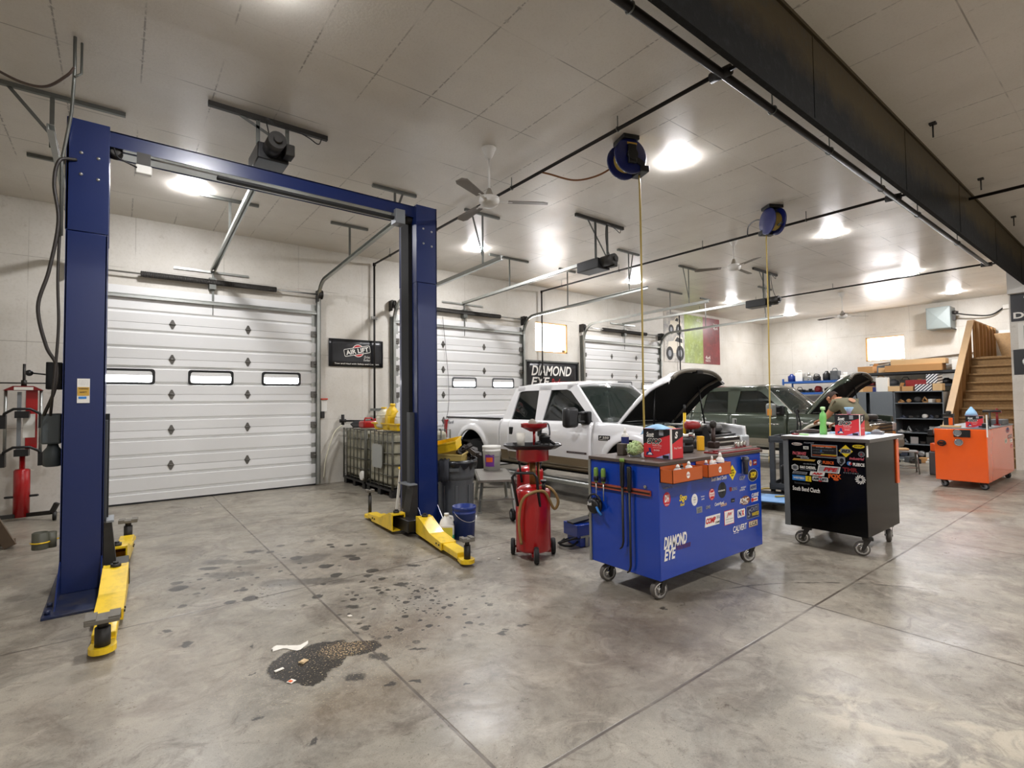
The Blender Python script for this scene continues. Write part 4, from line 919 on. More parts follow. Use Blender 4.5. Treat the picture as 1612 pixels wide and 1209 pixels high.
# ------------------------------------------------------------------ waste-oil drains
def caddy(loc, rz, lab, full):
    t = thing('oil_drain', lab, 'oil drain', loc, rz, 'red wheeled oil drains')
    b = MB(); b.lathe((0, 0, .07), (0, 0, 1), [(.10, 0), (.165, .01), (.17, .03), (.17, .56), (.165, .585), (.13, .615), (.06, .635), (.03, .64)], 28); b.build('tank', RED, t)
    b = MB(); b.box(-.17, .17, -.02, .02, .05, .08); b.cyl((-.20, .11, .075), (.20, .11, .075), .012); b.bar((.0, 0, .06), (.0, -.22, .07), .05, .02); b.build('axle_frame', REDD, t)
    for x, y in ((-.2, .11), (.2, .11), (.02, -.22)):
        b = MB(); b.lathe((x-.022, y, .078), (1, 0, 0), [(.03, 0), (.07, 0), (.078, .01), (.078, .034), (.07, .044), (.03, .044)], 20); wh = b.build('wheel', RUBBER, t)
        b = MB(); b.lathe((x-.024, y, .078), (1, 0, 0), [(.02, 0), (.042, 0), (.042, .048), (.02, .048)], 14); b.build('hub', GREYM, wh)
    b = MB(); b.tube([(-.15, -.12, .52), (-.2, -.17, .80), (-.17, -.17, .84), (.0, -.19, .84), (.03, -.19, .8), (.06, -.15, .52)], .014, 8); b.build('handle', BLACK, t)
    b = MB(); b.cyl((0, 0, .7), (0, 0, .92), .032); b.cyl((.06, .0, .68), (.06, 0, .93), .01); b.build('riser', mat('brass_pipe', '#7d5a2c', .45, .4), t)
    b = MB(); b.cyl((.1, -.1, .66), (.1, -.1, .74), .018); b.lathe((.1, -.1, .74), (0, 0, 1), [(.03, 0), (.03, .02)], 12); b.build('valve', BLACK, t)
    if full:
        b = MB(); b.tube(spline([(.05, -.02, .70), (.17, -.1, .68), (.24, -.08, .56), (.2, -.06, .48), (.1, -.16, .66), (-.05, -.19, .64), (-.12, -.18, .55), (-.14, -.17, .35), (-.12, -.17, .17)]), .014); b.build('hose', mat('tan_rubber', '#8f7142', .5), t)
        b = MB(); b.lathe((0, 0, .92), (0, 0, 1), [(.05, 0), (.15, .02), (.16, .03), (.16, .13), (.168, .135), (.152, .135), (.14, .03), (.01, .02)], 28); b.build('basin', RED, t)
        b = MB(); pts = lambda s, z: [(x*s, y*s, z) for x, y in ((-.27, -.1), (-.2, -.2), (.2, -.2), (.27, -.1), (.27, .1), (.2, .2), (-.2, .2), (-.27, .1))]
        b.grid([pts(.82, 1.056), pts(1, 1.085), pts(1.04, 1.09), pts(1.04, 1.1), pts(.98, 1.098), pts(.84, 1.068)], False, True); b.poly(pts(.84, 1.068)); b.build('drip_tray', BLACK, t)
        b = MB(); b.cyl((.02, .02, 1.06), (.02, .02, 1.24), .014); b.lathe((.02, .02, 1.22), (0, 0, 1), [(.04, 0), (.12, .04), (.13, .045), (.13, .075), (.135, .08), (.122, .08), (.11, .05), (.02, .02)], 24); b.build('funnel', RED, t)
    else:
        b = MB(); b.tube([(-.14, -.05, .66), (-.16, -.05, .78), (-.12, -.05, .82), (.0, -.05, .82)], .012); b.build('upper_handle', RED, t)
    return t
cd = caddy((3.22, 3.84, 0), R(-38), 'red wheeled oil drain with tray and funnel, in front of the white pickup', True)
caddy((4.13, 4.98, 0), R(-20), 'second red oil drain half hidden behind the first, beside the white pickup', False)
def put(o, loc, rz=0): o.location = loc; o.rotation_euler.z = rz; return o
b = MB(); b.lathe((0, 0, 0), (0, 0, 1), [(.036, 0), (.043, .14), (.04, .14), (.034, .01), (.001, .008)], 20); tag(put(b.build('cup', mat('printed_cup', '#d6d2c8', .5, var=.1, vs=30)), (3.10, 3.87, 1.07)), 'white paper cup on the black drip tray', 'cup')
b = MB(); b.lathe((0, 0, 0), (0, 0, 1), [(.05, 0), (.05, .03), (.045, .035), (.055, .05), (.055, .09), (.06, .1), (.045, .115), (.02, .12)], 20); b.cyl((-.05, 0, .05), (-.1, .02, .03), .02); b.cyl((.04, -.03, .06), (.09, -.05, .02), .015); b.box(-.09, -.04, -.05, .02, 0, .04, .01)
tag(put(b.build('filter_housing', BLACK), (3.31, 3.76, 1.07)), 'black oil filter housing on the drip tray of the red drain', 'engine part')
b = MB(); b.tube(spline([(-.1, 0, 0), (0, .02, .01), (.1, -.02, 0), (.17, 0, .01)]), .008); tag(put(b.build('wrench', IRON), (3.20, 3.72, 1.08), R(-30)), 'dark wrench lying on the black drip tray', 'wrench')
b = MB(); b.ball((0, 0, .03), (.045, .035, .05), 10, 6); b.ball((.03, .01, .02), (.06, .03, .025), 10, 6); b.tube(spline([(.04, 0, .03), (.09, -.02, .035), (.13, -.04, .02)]), .01)
tag(put(b.build('rag', mat('grey_rag_light', '#8f8a80', .85, bump=.4, bs=30)), (3.24, 3.86, 1.265)), 'crumpled grey rag in the small red funnel', 'rag')
b = MB(); b.tube(spline([(3.33, 3.8, 1.30), (3.37, 3.77, 1.29), (3.38, 3.76, 1.2), (3.37, 3.77, 1.16)]), .008); b.cyl((3.31, 3.79, 1.17), (3.35, 3.78, 1.17), .035); tag(b.build('strap_wrench', GREY), 'pale bent tube hooked over the funnel rim', 'tube')
# blue low cart with a hose behind the blue toolbox
t = thing('floor_hoist', 'low blue steel floor unit with coiled hose, left behind the blue toolbox', 'floor hoist', (3.97, 3.86, 0), R(-10))
b = MB(); b.box(-.16, .2, -.12, .12, .0, .1, .006); b.box(-.2, .2, -.13, .13, .1, .23, .006); b.build('body', TBLUE, t)
b = MB(); b.box(-.165, .16, -.14, -.131, .1, .12); b.box(-.1, -.06, -.13, -.121, .0, .1); b.build('edge_strip', GALV, t)
b = MB(); b.bar((-.2, 0, .235), (.1, 0, .27), .12, .02); b.bar((.05, 0, .25), (.1, 0, .4), .03, .03); b.build('lid', BLACK, t)
b = MB(); b.tube(spline([(-.1, -.1, .1), (-.26, -.12, .1), (-.33, -.04, .06), (-.3, .06, .03), (-.1, .1, .05), (-.05, .0, .08), (-.24, -.1, .03), (-.33, .0, .03), (-.2, .12, .04)]), .012); b.build('hose', RUBBER, t)
# litter at the puddle
PAPER = mat('scrap_paper', '#e9e4d8', .8)
b = MB(); rows = []
for i in range(11):
    u = i/10; x = .765+.2*u; y = 3.43-.05*u+.03*math.sin(u*7); wd = .018+.025*math.sin(u*PI)**.6*(.7+.4*math.sin(u*13))
    rows.append([(x, y-wd, .003), (x+.004, y-wd*.3, .012+.006*math.sin(i*2.1)), (x-.004, y+wd*.4, .008), (x, y+wd, .003)])
b.grid(rows); tag(b.build('torn_paper', PAPER, solid=0), 'crumpled torn white paper strip at the far edge of the oil puddle', 'litter', 'litter around the oil puddle')
b = MB(); b.cbox((.742, 3.155, .004), (.05, .02, .004), (0, 0, .2)); tag(b.build('paper_slip', PAPER), 'white rectangular slip lying on the left of the oil puddle', 'litter', 'litter around the oil puddle')
b = MB(); b.cbox((.878, 3.165, .005), (.05, .035, .004), (.08, .05, .6)); b.cbox((.872, 3.16, .01), (.03, .02, .003), (.2, .1, 1)); tag(b.build('paper_scrap', mat('tan_scrap', '#cdb38a', .8)), 'tan folded scrap lying in the middle of the oil puddle', 'litter', 'litter around the oil puddle')
b = MB(); b.cbox((.765, 2.985, .004), (.035, .035, .003), (0, 0, .5)); o = tag(b.build('wrapper', PAPER), 'small orange and white wrapper at the near edge of the oil puddle', 'litter', 'litter around the oil puddle')
b = MB(); b.cbox((.76, 2.985, .0065), (.018, .022, .001), (0, 0, .5)); b.build('print', TEXTO, o)
for x, y, l_ in ((2.92, 4.0, 'tiny white paper scrap on the floor between the yellow arm pad and the red drain'), (1.32, 3.62, 'small pale scrap on the floor beyond the oil puddle')):
    b = MB(); b.cbox((x, y, .005), (.03, .02, .006), (.1, .2, .4)); tag(b.build('paper_scrap', PAPER), l_, 'litter')
# ------------------------------------------------------------------ rolling toolboxes
def caster(t, x, y, r, chrome, a):
    b = MB(); M = Matrix.Translation((x, y, 0)) @ Matrix.Rotation(a, 4, 'Z'); b.M = M
    b.lathe((0, -.022, r), (0, 1, 0), [(r*.72, 0), (r*.94, .002), (r, .01), (r, .034), (r*.94, .042), (r*.72, .044)], 24); w = b.build('caster', mat('caster_tyre', '#5d5852', .6) if chrome else RUBBER, t, True)
    b = MB(); b.M = M; b.lathe((0, -.024, r), (0, 1, 0), [(.012, -.004), (r*.3, -.004), (r*.3, .002), (r*.62, .002), (r*.8, -.003), (r*.8, .051), (r*.3, .05), (.012, .052)], 20); b.build('hub', CHROME if chrome else GREYM, w, True)
    b = MB(); b.M = M
    for s in (-1, 1): b.prism([(.012, s*.03, r-.015), (-.012, s*.03, r-.015), (.02, s*.03, r*2.35), (.075, s*.03, r*2.35)], (0, s*.004, 0))
    b.box(-.0, .09, -.045, .045, r*2.3, r*2.6); b.cyl((0, -.036, r), (0, .036, r), .008); b.build('fork', IRON, w, True)
# --- blue one
X0, X1, Y0, Y1, Z0, Z1 = 3.2, 4.75, 2.35, 3.04, .165, 1.02
bt = thing('toolbox_cart', 'big blue rolling toolbox covered in stickers in front of the white pickup', 'toolbox', (3.97, 2.7, 0))
b = MB(); b.box(X0, X1, Y0, Y1, Z0, Z1, .006); b.build('body', TBLUE, bt, True)
b = MB(); b.box(X0-.015, X1+.015, Y0-.015, Y1+.015, Z1, Z1+.028, .004); b.build('top', mat('worn_brown_top', '#50433a', .5, .1, var=.3, vs=8), bt, True)
b = MB(); b.box(X0-.012, X0+.01, Y1-.004, Y1+.02, Z0, Z1); b.build('corner_trim', GALV, bt, True)
for x, y, a in ((3.28, 2.43, -.25), (3.28, 2.94, -.3), (4.66, 2.45, -.45), (4.64, 2.93, 0)): caster(bt, x, y, .072, True, a)
FR, FU, F = (1, 0, 0), (0, 0, 1), lambda x, z: (x*.9916, Y0, z)
LR, LU = (0, -1, 0), (0, 0, 1)
NAVY = mat('sticker_navy', '#1c2450', .4)
S = lambda kind, x, z, w_, h_, m, t=(), l_=(), lab=None: sticker(bt, F(x, z), FR, FU, kind, w_*.99, h_, m, t, l_, label=lab)
S('rect', 3.287, .985, .06, .067, TEXTW, [('10-32', TEXTG, 0, .2, .6, .2), ('TOOL', TEXTG, 0, -.2, .6, .2)])
S(None, 4.06, .85, .239, .04, TEXTW, [('South Bend Clutch', TEXTW, 0, 0, 1, .8)])
S('diamond', 4.28, .877, .128, .135, TEXTY, [('LABOR', TEXTK, 0, .14, .42, .13), ('DONE', TEXTK, 0, -.02, .5, .13), ('RIGHT', TEXTK, 0, -.18, .34, .11)])
S('oval', 4.602, .933, .05, .057, mat('tan_sticker', '#c9a77e', .5), [('ARP', TEXTR, 0, 0, .6, .3)])
S('rect', 4.68, .933, .07, .05, REDD, [('GM', TEXTW, 0, 0, .6, .35)])
S(None, 4.445, .814, .10, .034, TEXTG, [('GDP', TEXTG, 0, 0, 1, 1, .2, .03)])
S('oval', 4.64, .821, .185, .115, TEXTG, [('XDP', TEXTY, 0, .03, .55, .42, 0, .03)], [('oval', .9, .9, TEXTK, 0, 0), ('oval', .7, .6, mat('gold_dark', '#5b3f17', .4), 0, 0)])
S('oval', 3.32, .765, .095, .107, mat('bright_red_sticker', '#c61f33', .4), [('DH', TEXTW, 0, .06, .62, .52, .15, .05), ('diesel', TEXTW, 0, -.36, .5, .1)])
S(None, 3.53, .735, .103, .092, TEXTY, [('Stgo', TEXTY, 0, .12, 1, .7, .3, .03), ('fuel', TEXTY, -.1, -.36, .6, .26, .3, .02)])
S('oval', 3.69, .715, .085, .094, TEXTW, [('TOOL', TEXTK, 0, .2, .3, .1), ('CRAFT', TEXTK, 0, 0, .45, .1), ('shop', TEXTK, 0, -.2, .3, .08)])
S(None, 3.808, .723, .06, .06, TEXTW, [('hunter', TEXTW, 0, .1, .9, .2), ('parts', TEXTW, 0, -.3, .7, .3, .2)])
S('oval', 3.945, .728, .09, .096, TEXTR, [('FLUID', TEXTR, 0, 0, .7, .16)], [('oval', .86, .86, TEXTW, 0, 0), ('slant', .6, .2, TEXTR, 0, .26), ('slant', .6, .2, TEXTR, 0, -.26)])
o = S('oval', 4.108, .745, .13, .134, mat('sticker_charcoal', '#22262c', .5), [('MAVERICK', TEXTW, -.1, -.02, .85, .1)], [('shield', .4, .7, TEXTK, .05, .1)])
S('shield', 4.245, .734, .04, .04, REDD); S(None, 4.305, .734, .09, .034, TEXTG, [('BORG', TEXTG, 0, 0, 1, .8, 0, .02)])
S(None, 4.45, .72, .115, .036, TEXTW, [('MERCHANT', TEXTW, .1, .25, .8, .4, .3), ('AUTOMOTIVE', TEXTW, -.1, -.3, .8, .4, .3)])
S('rect', 4.639, .711, .115, .05, TEXTG, [('HOWE', TEXTN, 0, 0, .86, .6, .1, .03)])
S('rect', 3.755, .626, .08, .049, TEXTG, [('LIFT', TEXTK, 0, .15, .6, .3), ('KITS', TEXTK, 0, -.25, .6, .3)])
S(None, 3.882, .631, .07, .028, TEXTG, [('GMS', TEXTG, 0, 0, 1, 1, .2, .03)])
S(None, 4.075, .632, .195, .05, TEXTW, [('Centrifugal', TEXTW, -.1, .05, .75, .7, .2, .02), ('clutch', mat('print_peach', '#e0b58c', .5), .25, -.2, .5, .55, .2, .02)])
S('rect', 4.277, .636, .06, .032, TEXTK, [('bore', TEXTG, 0, 0, .6, .4)])
S('oval', 4.49, .61, .17, .08, mat('sticker_brown', '#7a4726', .4), [('KMC', TEXTW, -.12, .05, .95, .55, .3, .03), ('wheels', TEXTW, 0, -.3, .55, .2, .2)])
S(None, 4.667, .64, .13, .04, TEXTW, [('CURRIE', TEXTW, 0, 0, 1, .8, .2, .02)])
S('rect', 4.657, .598, .12, .036, TEXTW, [('SNAP', TEXTR, .05, 0, .7, .6, 0, .03)], [('rect', .28, .9, TEXTR, -.34, 0)])
S('slant', 3.948, .513, .24, .085, TEXTW, [('COMP', TEXTR, -.12, .05, .62, .55, .25, .05), ('CAMS', TEXTK, .3, -.28, .3, .2, .1, .02), ('ss', TEXTG, .35, .2, .2, .3)])
S('rect', 4.209, .501, .16, .122, TEXTR, [('JW', TEXTR, .02, .18, .6, .34, .3, .03), ('SPEED SHOP', TEXTG, 0, -.12, .75, .08), ('racing parts', TEXTG, 0, -.3, .7, .08)], [('rect', .93, .92, TEXTW, 0, 0)])
S('round', 4.414, .507, .13, .07, TEXTW, [('N', TEXTN, -.2, 0, .38, .7, .1, .05), ('X', TEXTR, .2, 0, .4, .7, .1, .05)])
S('rect', 4.621, .492, .225, .115, TEXTG, [('CATS', TEXTG, .1, .2, .62, .34, .3), ('WANTED', TEXTY, .18, -.2, .55, .28, .2, .02), ('S', TEXTG, -.32, -.05, .25, .6, .3, .02)], [('rect', .95, .92, NAVY, 0, 0)])
S(None, 4.384, .381, .235, .07, TEXTW, [('CALVERT', TEXTW, 0, .05, 1, .75, .1, .02), ('racing', TEXTW, -.3, -.45, .35, .15)])
S('rect', 4.621, .385, .165, .056, REDD, [('L.C.R.', TEXTK, 0, 0, .8, .6, .2, .04)], [('rect', .94, .84, mat('sticker_cream', '#cdbfa2', .5), 0, 0)])
S(None, 3.419, .44, .30, .094, TEXTW, [('DIAMOND', TEXTW, 0, 0, 1, 1, .25, .04)]); S(None, 3.345, .35, .15, .085, TEXTW, [('EYE', TEXTW, 0, 0, 1, 1, .25, .04)])
S(None, 3.52, .385, .2, .05, TEXTR, [('Performance', mat('dull_red_print', '#5b2a5a', .5), 0, 0, 1, 1, .35)])
S(None, 3.333, .853, .12, .014, TEXTG, [('Cordova Tools', TEXTG, 0, 0, 1, .9)])
# tool rail on the left end and what hangs there
t = thing('tool_rail', 'red magnetic tool rail on the left end of the blue toolbox', 'tool rail', (3.2, 2.72, .81))
b = MB(); b.box(3.182, 3.199, 2.42, 3.02, .79, .83); b.build('rail', mat('rail_red', '#9c4a38', .4), t, True)
b = MB(); b.box(3.178, 3.182, 2.42, 3.02, .805, .815); b.build('dark_stripe', BLACK, t, True)
GRN = mat('screwdriver_green', '#6f8f3c', .35)
for y, z0, lab in ((2.95, .71, 'leftmost green-handled screwdriver on the red rail of the blue toolbox'), (2.87, .71, 'second green-handled screwdriver from the left on the red rail')):
    t = thing('screwdriver', lab, 'screwdriver', (3.165, y, z0), 0, 'screwdrivers on the rail')
    b = MB(); b.lathe((0, 0, .125), (0, 0, 1), [(.008, 0), (.018, .01), (.012, .03), (.019, .05), (.02, .11), (.014, .125)], 10); b.build('handle', GRN, t)
    b = MB(); b.cyl((0, 0, -.02), (0, 0, .125), .005, n=8); b.build('blade', STEEL, t)
    b = MB(); b.lathe((0, 0, .12), (0, 0, 1), [(.019, .02), (.021, .04), (.021, .06)], 10); b.build('grip', BLACK, t)
for y, z0, z1, zh, lab, tip in ((2.67, .34, 1.055, .83, 'pry bar with a green-tipped black grip on the left end of the blue toolbox', True), (2.60, .17, 1.0, .80, 'longest black pry bar on the left end of the blue toolbox', False)):
    t = thing('pry_bar', lab, 'pry bar', (3.165, y, z0), 0, 'pry bars on the rail')
    b = MB(); b.lathe((0, 0, zh-z0), (0, 0, 1), [(.012, 0), (.018, .02), (.019, z1-zh-.01), (.015, z1-zh)], 12); b.build('handle', BLACK, t)
    if tip: b = MB(); b.cyl((0, 0, z1-z0-.025), (0, 0, z1-z0+.002), .0195); b.build('green_tip', GRN, t)
    b = MB(); b.tube([(0, 0, zh-z0+.01), (0, 0, .06), (0, .012, .02), (0, .035, .0)], [.010, .009, .008, .005], 8); b.build('shaft', IRON, t)
t = thing('ear_muffs', 'round black ear muffs hanging low on the left end of the blue toolbox', 'ear muffs', (3.16, 2.97, .64))
for s in (-1, 1):
    b = MB(); b.lathe((.02 if s > 0 else -.015, 0, .0), (-1, 0, 0), [(.03, -.02), (.062, -.01), (.066, .0), (.05, .018), (.01, .022)], 20); b.build('cup', BLACK, t)
b = MB(); b.tube(arc((0, 0, .02), .075, 20, 160, 12, (0, 1, 0)), .008); b.build('headband', BLACK, t)
b = MB(); b.tube([(-.02, -.03, .02), (-.03, -.07, -.03), (-.025, -.1, -.06)], .01); b.build('knob', TEXTB, t)
sticker(t, (3.12, 2.985, .66), LR, LU, None, .05, .03, TEXTW, [('Shark', TEXTW, 0, 0, 1, 1, .3)])
b = MB(); b.cyl((3.199, 2.47, .855), (3.185, 2.47, .855), .012, n=6); tag(b.build('knob', GALV), 'small metal bolt above the right end of the red tool rail', 'bolt')
# orange magnetic trays with cans
for k, (xa, xb, lab) in enumerate(((3.21, 3.60, 'nearer orange parts tray hooked on the front edge of the blue toolbox'), (3.68, 4.02, 'farther orange parts tray hooked on the front edge of the blue toolbox'))):
    t = thing('parts_tray', lab, 'tray', ((xa+xb)/2, 2.29, .9), 0, 'orange parts trays')
    TR = mat('tray_orange', '#bf5a24', .4, coat=.2)
    b = MB(); ya, yb_ = 2.235, 2.345; za, zb = .90, 1.0
    b.box(xa, xb, ya, yb_, za, za+.004); b.box(xa, xb, ya, ya+.004, za, zb); b.box(xa, xb, yb_-.004, yb_, za, zb+.02); b.box(xa, xa+.004, ya, yb_, za, zb); b.box(xb-.004, xb, ya, yb_, za, zb); b.build('shell', TR, t, True)
    sticker(t, ((xa+xb)/2, ya, .95), FR, FU, 'oval', .045, .05, TEXTW, [('MATCO', TEXTR, 0, 0, .8, .25)])
CANS = [(3.27, 2.30, .028, .085, '#7b1e20', 'short red can in the nearer orange tray'), (3.34, 2.28, .032, .12, '#c9c9c6', 'silver-capped spray can lying in the middle of the nearer orange tray'), (3.42, 2.30, .026, .115, '#4f4f52', 'grey spray can in the nearer orange tray'), (3.50, 2.29, .028, .13, '#e2e0da', 'white-shouldered black bottle at the right end of the nearer orange tray'),
        (3.74, 2.29, .026, .12, '#4a2f6e', 'purple bottle at the left end of the farther orange tray'), (3.81, 2.28, .02, .15, '#e9e7e0', 'slim white nozzle bottle in the farther orange tray'), (3.87, 2.29, .024, .11, '#cfc9d9', 'small pale bottle in the middle of the farther orange tray'), (3.95, 2.29, .032, .165, '#eceae4', 'big white glue bottle at the right end of the farther orange tray')]
for k, (x, y, r_, h_, c_, lab) in enumerate(CANS):
    t = thing('bottle', lab, 'bottle', (x, y, .905), 0, 'bottles in the orange trays')
    b = MB(); b.lathe((0, 0, 0), (0, 0, 1), [(r_*.9, 0), (r_, .004), (r_, h_*.66), (r_*.9, h_*.74), (r_*.45, h_*.82), (r_*.4, h_*.86)], 16); b.build('body', mat('bottle_'+c_[1:], c_, .35), t)
    b = MB(); b.lathe((0, 0, h_*.84), (0, 0, 1), [(r_*.5, 0), (r_*.42, h_*.1), (r_*.2, h_*.2)], 12); b.build('cap', WPLAS if k not in (0, 2) else BLACK, t)
    b = MB(); b.lathe((0, 0, h_*.2), (0, 0, 1), [(r_*1.01, 0), (r_*1.01, h_*.36)], 16, False); b.build('label', (TEXTW, TEXTK, TEXTR, TEXTN, TEXTW, TEXTB, TEXTN, TEXTN)[k], t)
# shop towel cartons
RB = mat('carton_red', '#d4323a', .4); KB = mat('carton_black', '#17171c', .4)
def towels(loc, w_, d_, h_, lab, rz=0, tw=True):
    """front face looks to -X, its right neighbour to -Y"""
    t = thing('shop_towel_box', lab, 'towel box', loc, rz, 'boxes of shop towels')
    b = MB(); b.box(0, d_, -w_, 0, 0, h_, .003); b.build('carton', RB, t)
    M = Matrix.Translation(loc) @ Matrix.Rotation(rz, 4, 'Z'); P = lambda x, y, z: M @ Vector((x, y, z)); Rv = M.to_3x3() @ Vector((0, -1, 0)); N_ = M.to_3x3() @ Vector((-1, 0, 0))
    b = MB(); q = [P(-.001, 0, h_), P(-.001, -w_, h_), P(-.001, -w_, h_*.82), P(-.001, 0, h_*.47)]; b.prism(q, N_*.0006); b.build('black_panel', KB, t, True)
    b = MB(); q = [P(-.001, -w_*.45, 0.002), P(-.001, -w_*.97, .002), P(-.001, -w_*.97, h_*.2)]; b.prism(q, N_*.0006); b.build('lilac_panel', mat('carton_lilac', '#a9a5d6', .5), t, True)
    b = MB(); b.prism([P(-.0016, -w_*.72, .004), P(-.0016, -w_*.94, .004), P(-.0016, -w_*.94, h_*.12), P(-.0016, -w_*.72, h_*.12)], N_*.0006); b.build('black_tab', KB, t, True)
    b = MB(); b.prism([P(-.001, -w_*.99, 0), P(-.001, -w_*1.0, 0), P(-.001, -w_*1.0, h_), P(-.001, -w_*.99, h_)], N_*.0008); b.prism([P(.0, -w_-.001, 0), P(.02, -w_-.001, 0), P(.02, -w_-.001, h_), P(0, -w_-.001, h_)], M.to_3x3() @ Vector((0, -.001, 0))); b.build('white_edge', TEXTW, t, True)
    T = lambda s, u, v_, a, c, m, *k: text_obj(s, P(-.0022, -w_*u, h_*v_), Rv, (0, 0, 1), w_*a, h_*c, m, t, *k)
    T('Scott', .27, .80, .28, .17, TEXTW, .25, .03); T('SHOP', .42, .575, .5, .17, TEXTK, .25, .05)
    text_obj('SHOP', P(-.0019, -w_*.42, h_*.575), Rv, (0, 0, 1), w_*.54, h_*.2, TEXTW, t, .25, .09)
    T('ORIGINAL TOWELS', .52, .43, .34, .04, TEXTW); T('absorbs oil and grease', .52, .36, .3, .03, TEXTW); T('200', .5, .27, .22, .05, TEXTW)
    b = MB(); b.prism([P(-.002, -w_*y, h_*z) for y, z in ((.1, .08), (.38, .1), (.3, .2), (.28, .34), (.2, .34), (.22, .22), (.12, .18))], N_*.0005); b.build('figure_print', TEXTN, t, True)
    b = MB(); b.prism([P(-.0026, -w_*y, h_*z) for y, z in ((.16, .1), (.34, .11), (.3, .17), (.22, .18))], N_*.0005); b.build('towel_print', TEXTW, t, True)
    b = MB(); b.prism([P(-.0018, -w_*y, h_*z) for y, z in ((.60, .78), (.76, .78), (.76, .97), (.60, .97))], N_*.0005); b.build('white_panel', TEXTG, t, True)
    # right side print
    b = MB(); N2 = M.to_3x3() @ Vector((0, -1, 0)); b.prism([P(.02, -w_-.001, h_*.5), P(d_, -w_-.001, h_*.75), P(d_, -w_-.001, h_), P(.02, -w_-.001, h_)], N2*.0006); b.build('black_side', KB, t, True)
    R2 = M.to_3x3() @ Vector((1, 0, 0)); text_obj('Shop Towels', P(d_*.55, -w_-.002, h_*.35), R2, (0, 0, 1), d_*.6, h_*.09, TEXTW, t); text_obj('S', P(d_*.45, -w_-.002, h_*.8), R2, (0, 0, 1), d_*.25, h_*.24, TEXTW, t, .2, .05)
    return t
towels((3.44, 2.67, 1.049), .26, .17, .235, 'red and black shop towel box on the blue toolbox')
b = MB(); rows = []
for i in range(8):
    u = i/7; rows.append([(3.43+.13*v_+.02*math.sin(u*5), 2.69-.24*u, 1.286+.035*math.sin(u*PI)*(.4+.6*math.sin(v_*PI))-.05*max(0, .35-v_)*(1-u)*3) for v_ in (0, .2, .4, .6, .8, 1)])
b.grid(rows); tag(b.build('shop_towel', TOWEL, solid=.004), 'pale blue towel draped over the top of the shop towel box on the blue toolbox', 'towel')
ZT = 1.0485
def bx(name, lab, cat, loc, d, m, rz=0, bev=.006, grp=None):
    b = MB(); b.box(-d[0]/2, d[0]/2, -d[1]/2, d[1]/2, 0, d[2], bev); o = b.build(name, m); o.location = loc; o.rotation_euler.z = rz; return tag(o, lab, cat, grp)
bx('wooden_block', 'dark brown block standing on the left rear of the blue toolbox', 'block', (3.42, 2.88, ZT), (.06, .07, .10), mat('block_brown', '#4e453c', .6))
b = MB(); b.prism([(0, 0, 0)]+[(.085*math.cos(R(a)), 0, .075*math.sin(R(a))) for a in range(0, 121, 15)], (0, .03, 0)); o = b.build('cutting_guard', GREYM); o.location = (3.37, 2.75, ZT); o.rotation_euler.z = R(-60); tag(o, 'grey half-round guard beside the green wash mitt', 'guard')
b = MB(); b.ball((0, 0, .062), (.07, .06, .062), 16, 10)
rnd = random.Random(2)
for k in range(150):
    a, e = rnd.uniform(0, 6.3), rnd.uniform(-.5, 1.5); p = Vector((.068*math.cos(a)*math.cos(e), .058*math.sin(a)*math.cos(e), .062+.06*math.sin(e))); b.tube([p, p*1.0+(p-Vector((0, 0, .06)))*.16], .006, 5)
o = b.build('wash_mitt', mat('mitt_green', '#bcd097', .85)); o.location = (3.42, 2.74, ZT); tag(o, 'fluffy pale green wash mitt left of the towel box', 'wash mitt')
t = thing('spray_bottle', 'slim white bottle with a blue label behind the green mitt', 'bottle', (3.52, 2.93, ZT))
b = MB(); b.lathe((0, 0, 0), (0, 0, 1), [(.03, 0), (.033, .005), (.033, .155), (.025, .175), (.012, .185)], 18); b.build('body', WPLAS, t)
b = MB(); b.lathe((0, 0, .183), (0, 0, 1), [(.013, 0), (.011, .02), (.004, .045)], 12); b.build('cap', WPLAS, t); b = MB(); b.lathe((0, 0, .09), (0, 0, 1), [(.0335, 0), (.0335, .06)], 18, False); b.build('label', TEXTN, t)
t = thing('tool_case', 'black plastic tool case lying open right of the shop towel box', 'tool case', (3.92, 2.72, ZT), R(-18))
b = MB(); b.box(-.15, .15, -.1, .1, 0, .07, .015); b.box(-.15, .15, -.1, .1, .075, .13, .015); b.build('body', BLACK, t); b = MB(); b.box(-.04, .04, -.112, -.1, .06, .09); b.build('latch', GREY, t)
rnd = random.Random(8)
for k in range(7):
    lab = ['chrome socket piled on the black tool case', 'silver extension on top of the black tool case', 'orange-tipped tool across the black tool case', 'shiny ratchet head at the front of the black tool case', 'tan folded glove on the pile beyond the towel box', 'dark ratchet lying behind the black tool case', 'white tube lying behind the black tool case'][k]
    x, y = 3.86+.06*(k % 4), 2.66+.05*(k % 3); z = ZT+.132; a = rnd.uniform(0, 3)
    c, s = math.cos(a), math.sin(a); b = MB(); ln = (.05, .09, .1, .07, .1, .13, .12)[k]; zz = z+.016+(.04 if k in (4, 5) else 0)
    if k == 4: b.ball((x, y, z+.075), (.08, .04, .03), 12, 7)
    else: b.lathe((x-ln*c, y-ln*s, zz), (c, s, 0), [(.02, 0), (.024, .02), (.014, .05), (.014, ln*1.7), (.018, ln*2)], 12)
    tag(b.build('hand_tool' if k != 4 else 'glove', (CHROME, STEEL, TEXTO, CHROME, mat('glove_tan', '#b7a57a', .8), IRON, WPLAS)[k]), lab, 'tool' if k != 4 else 'glove', 'tools on the blue toolbox')
t = thing('impact_wrench', 'dark red impact wrench standing on the blue toolbox beside the yellow block', 'power tool', (4.42, 2.82, ZT), R(-25))
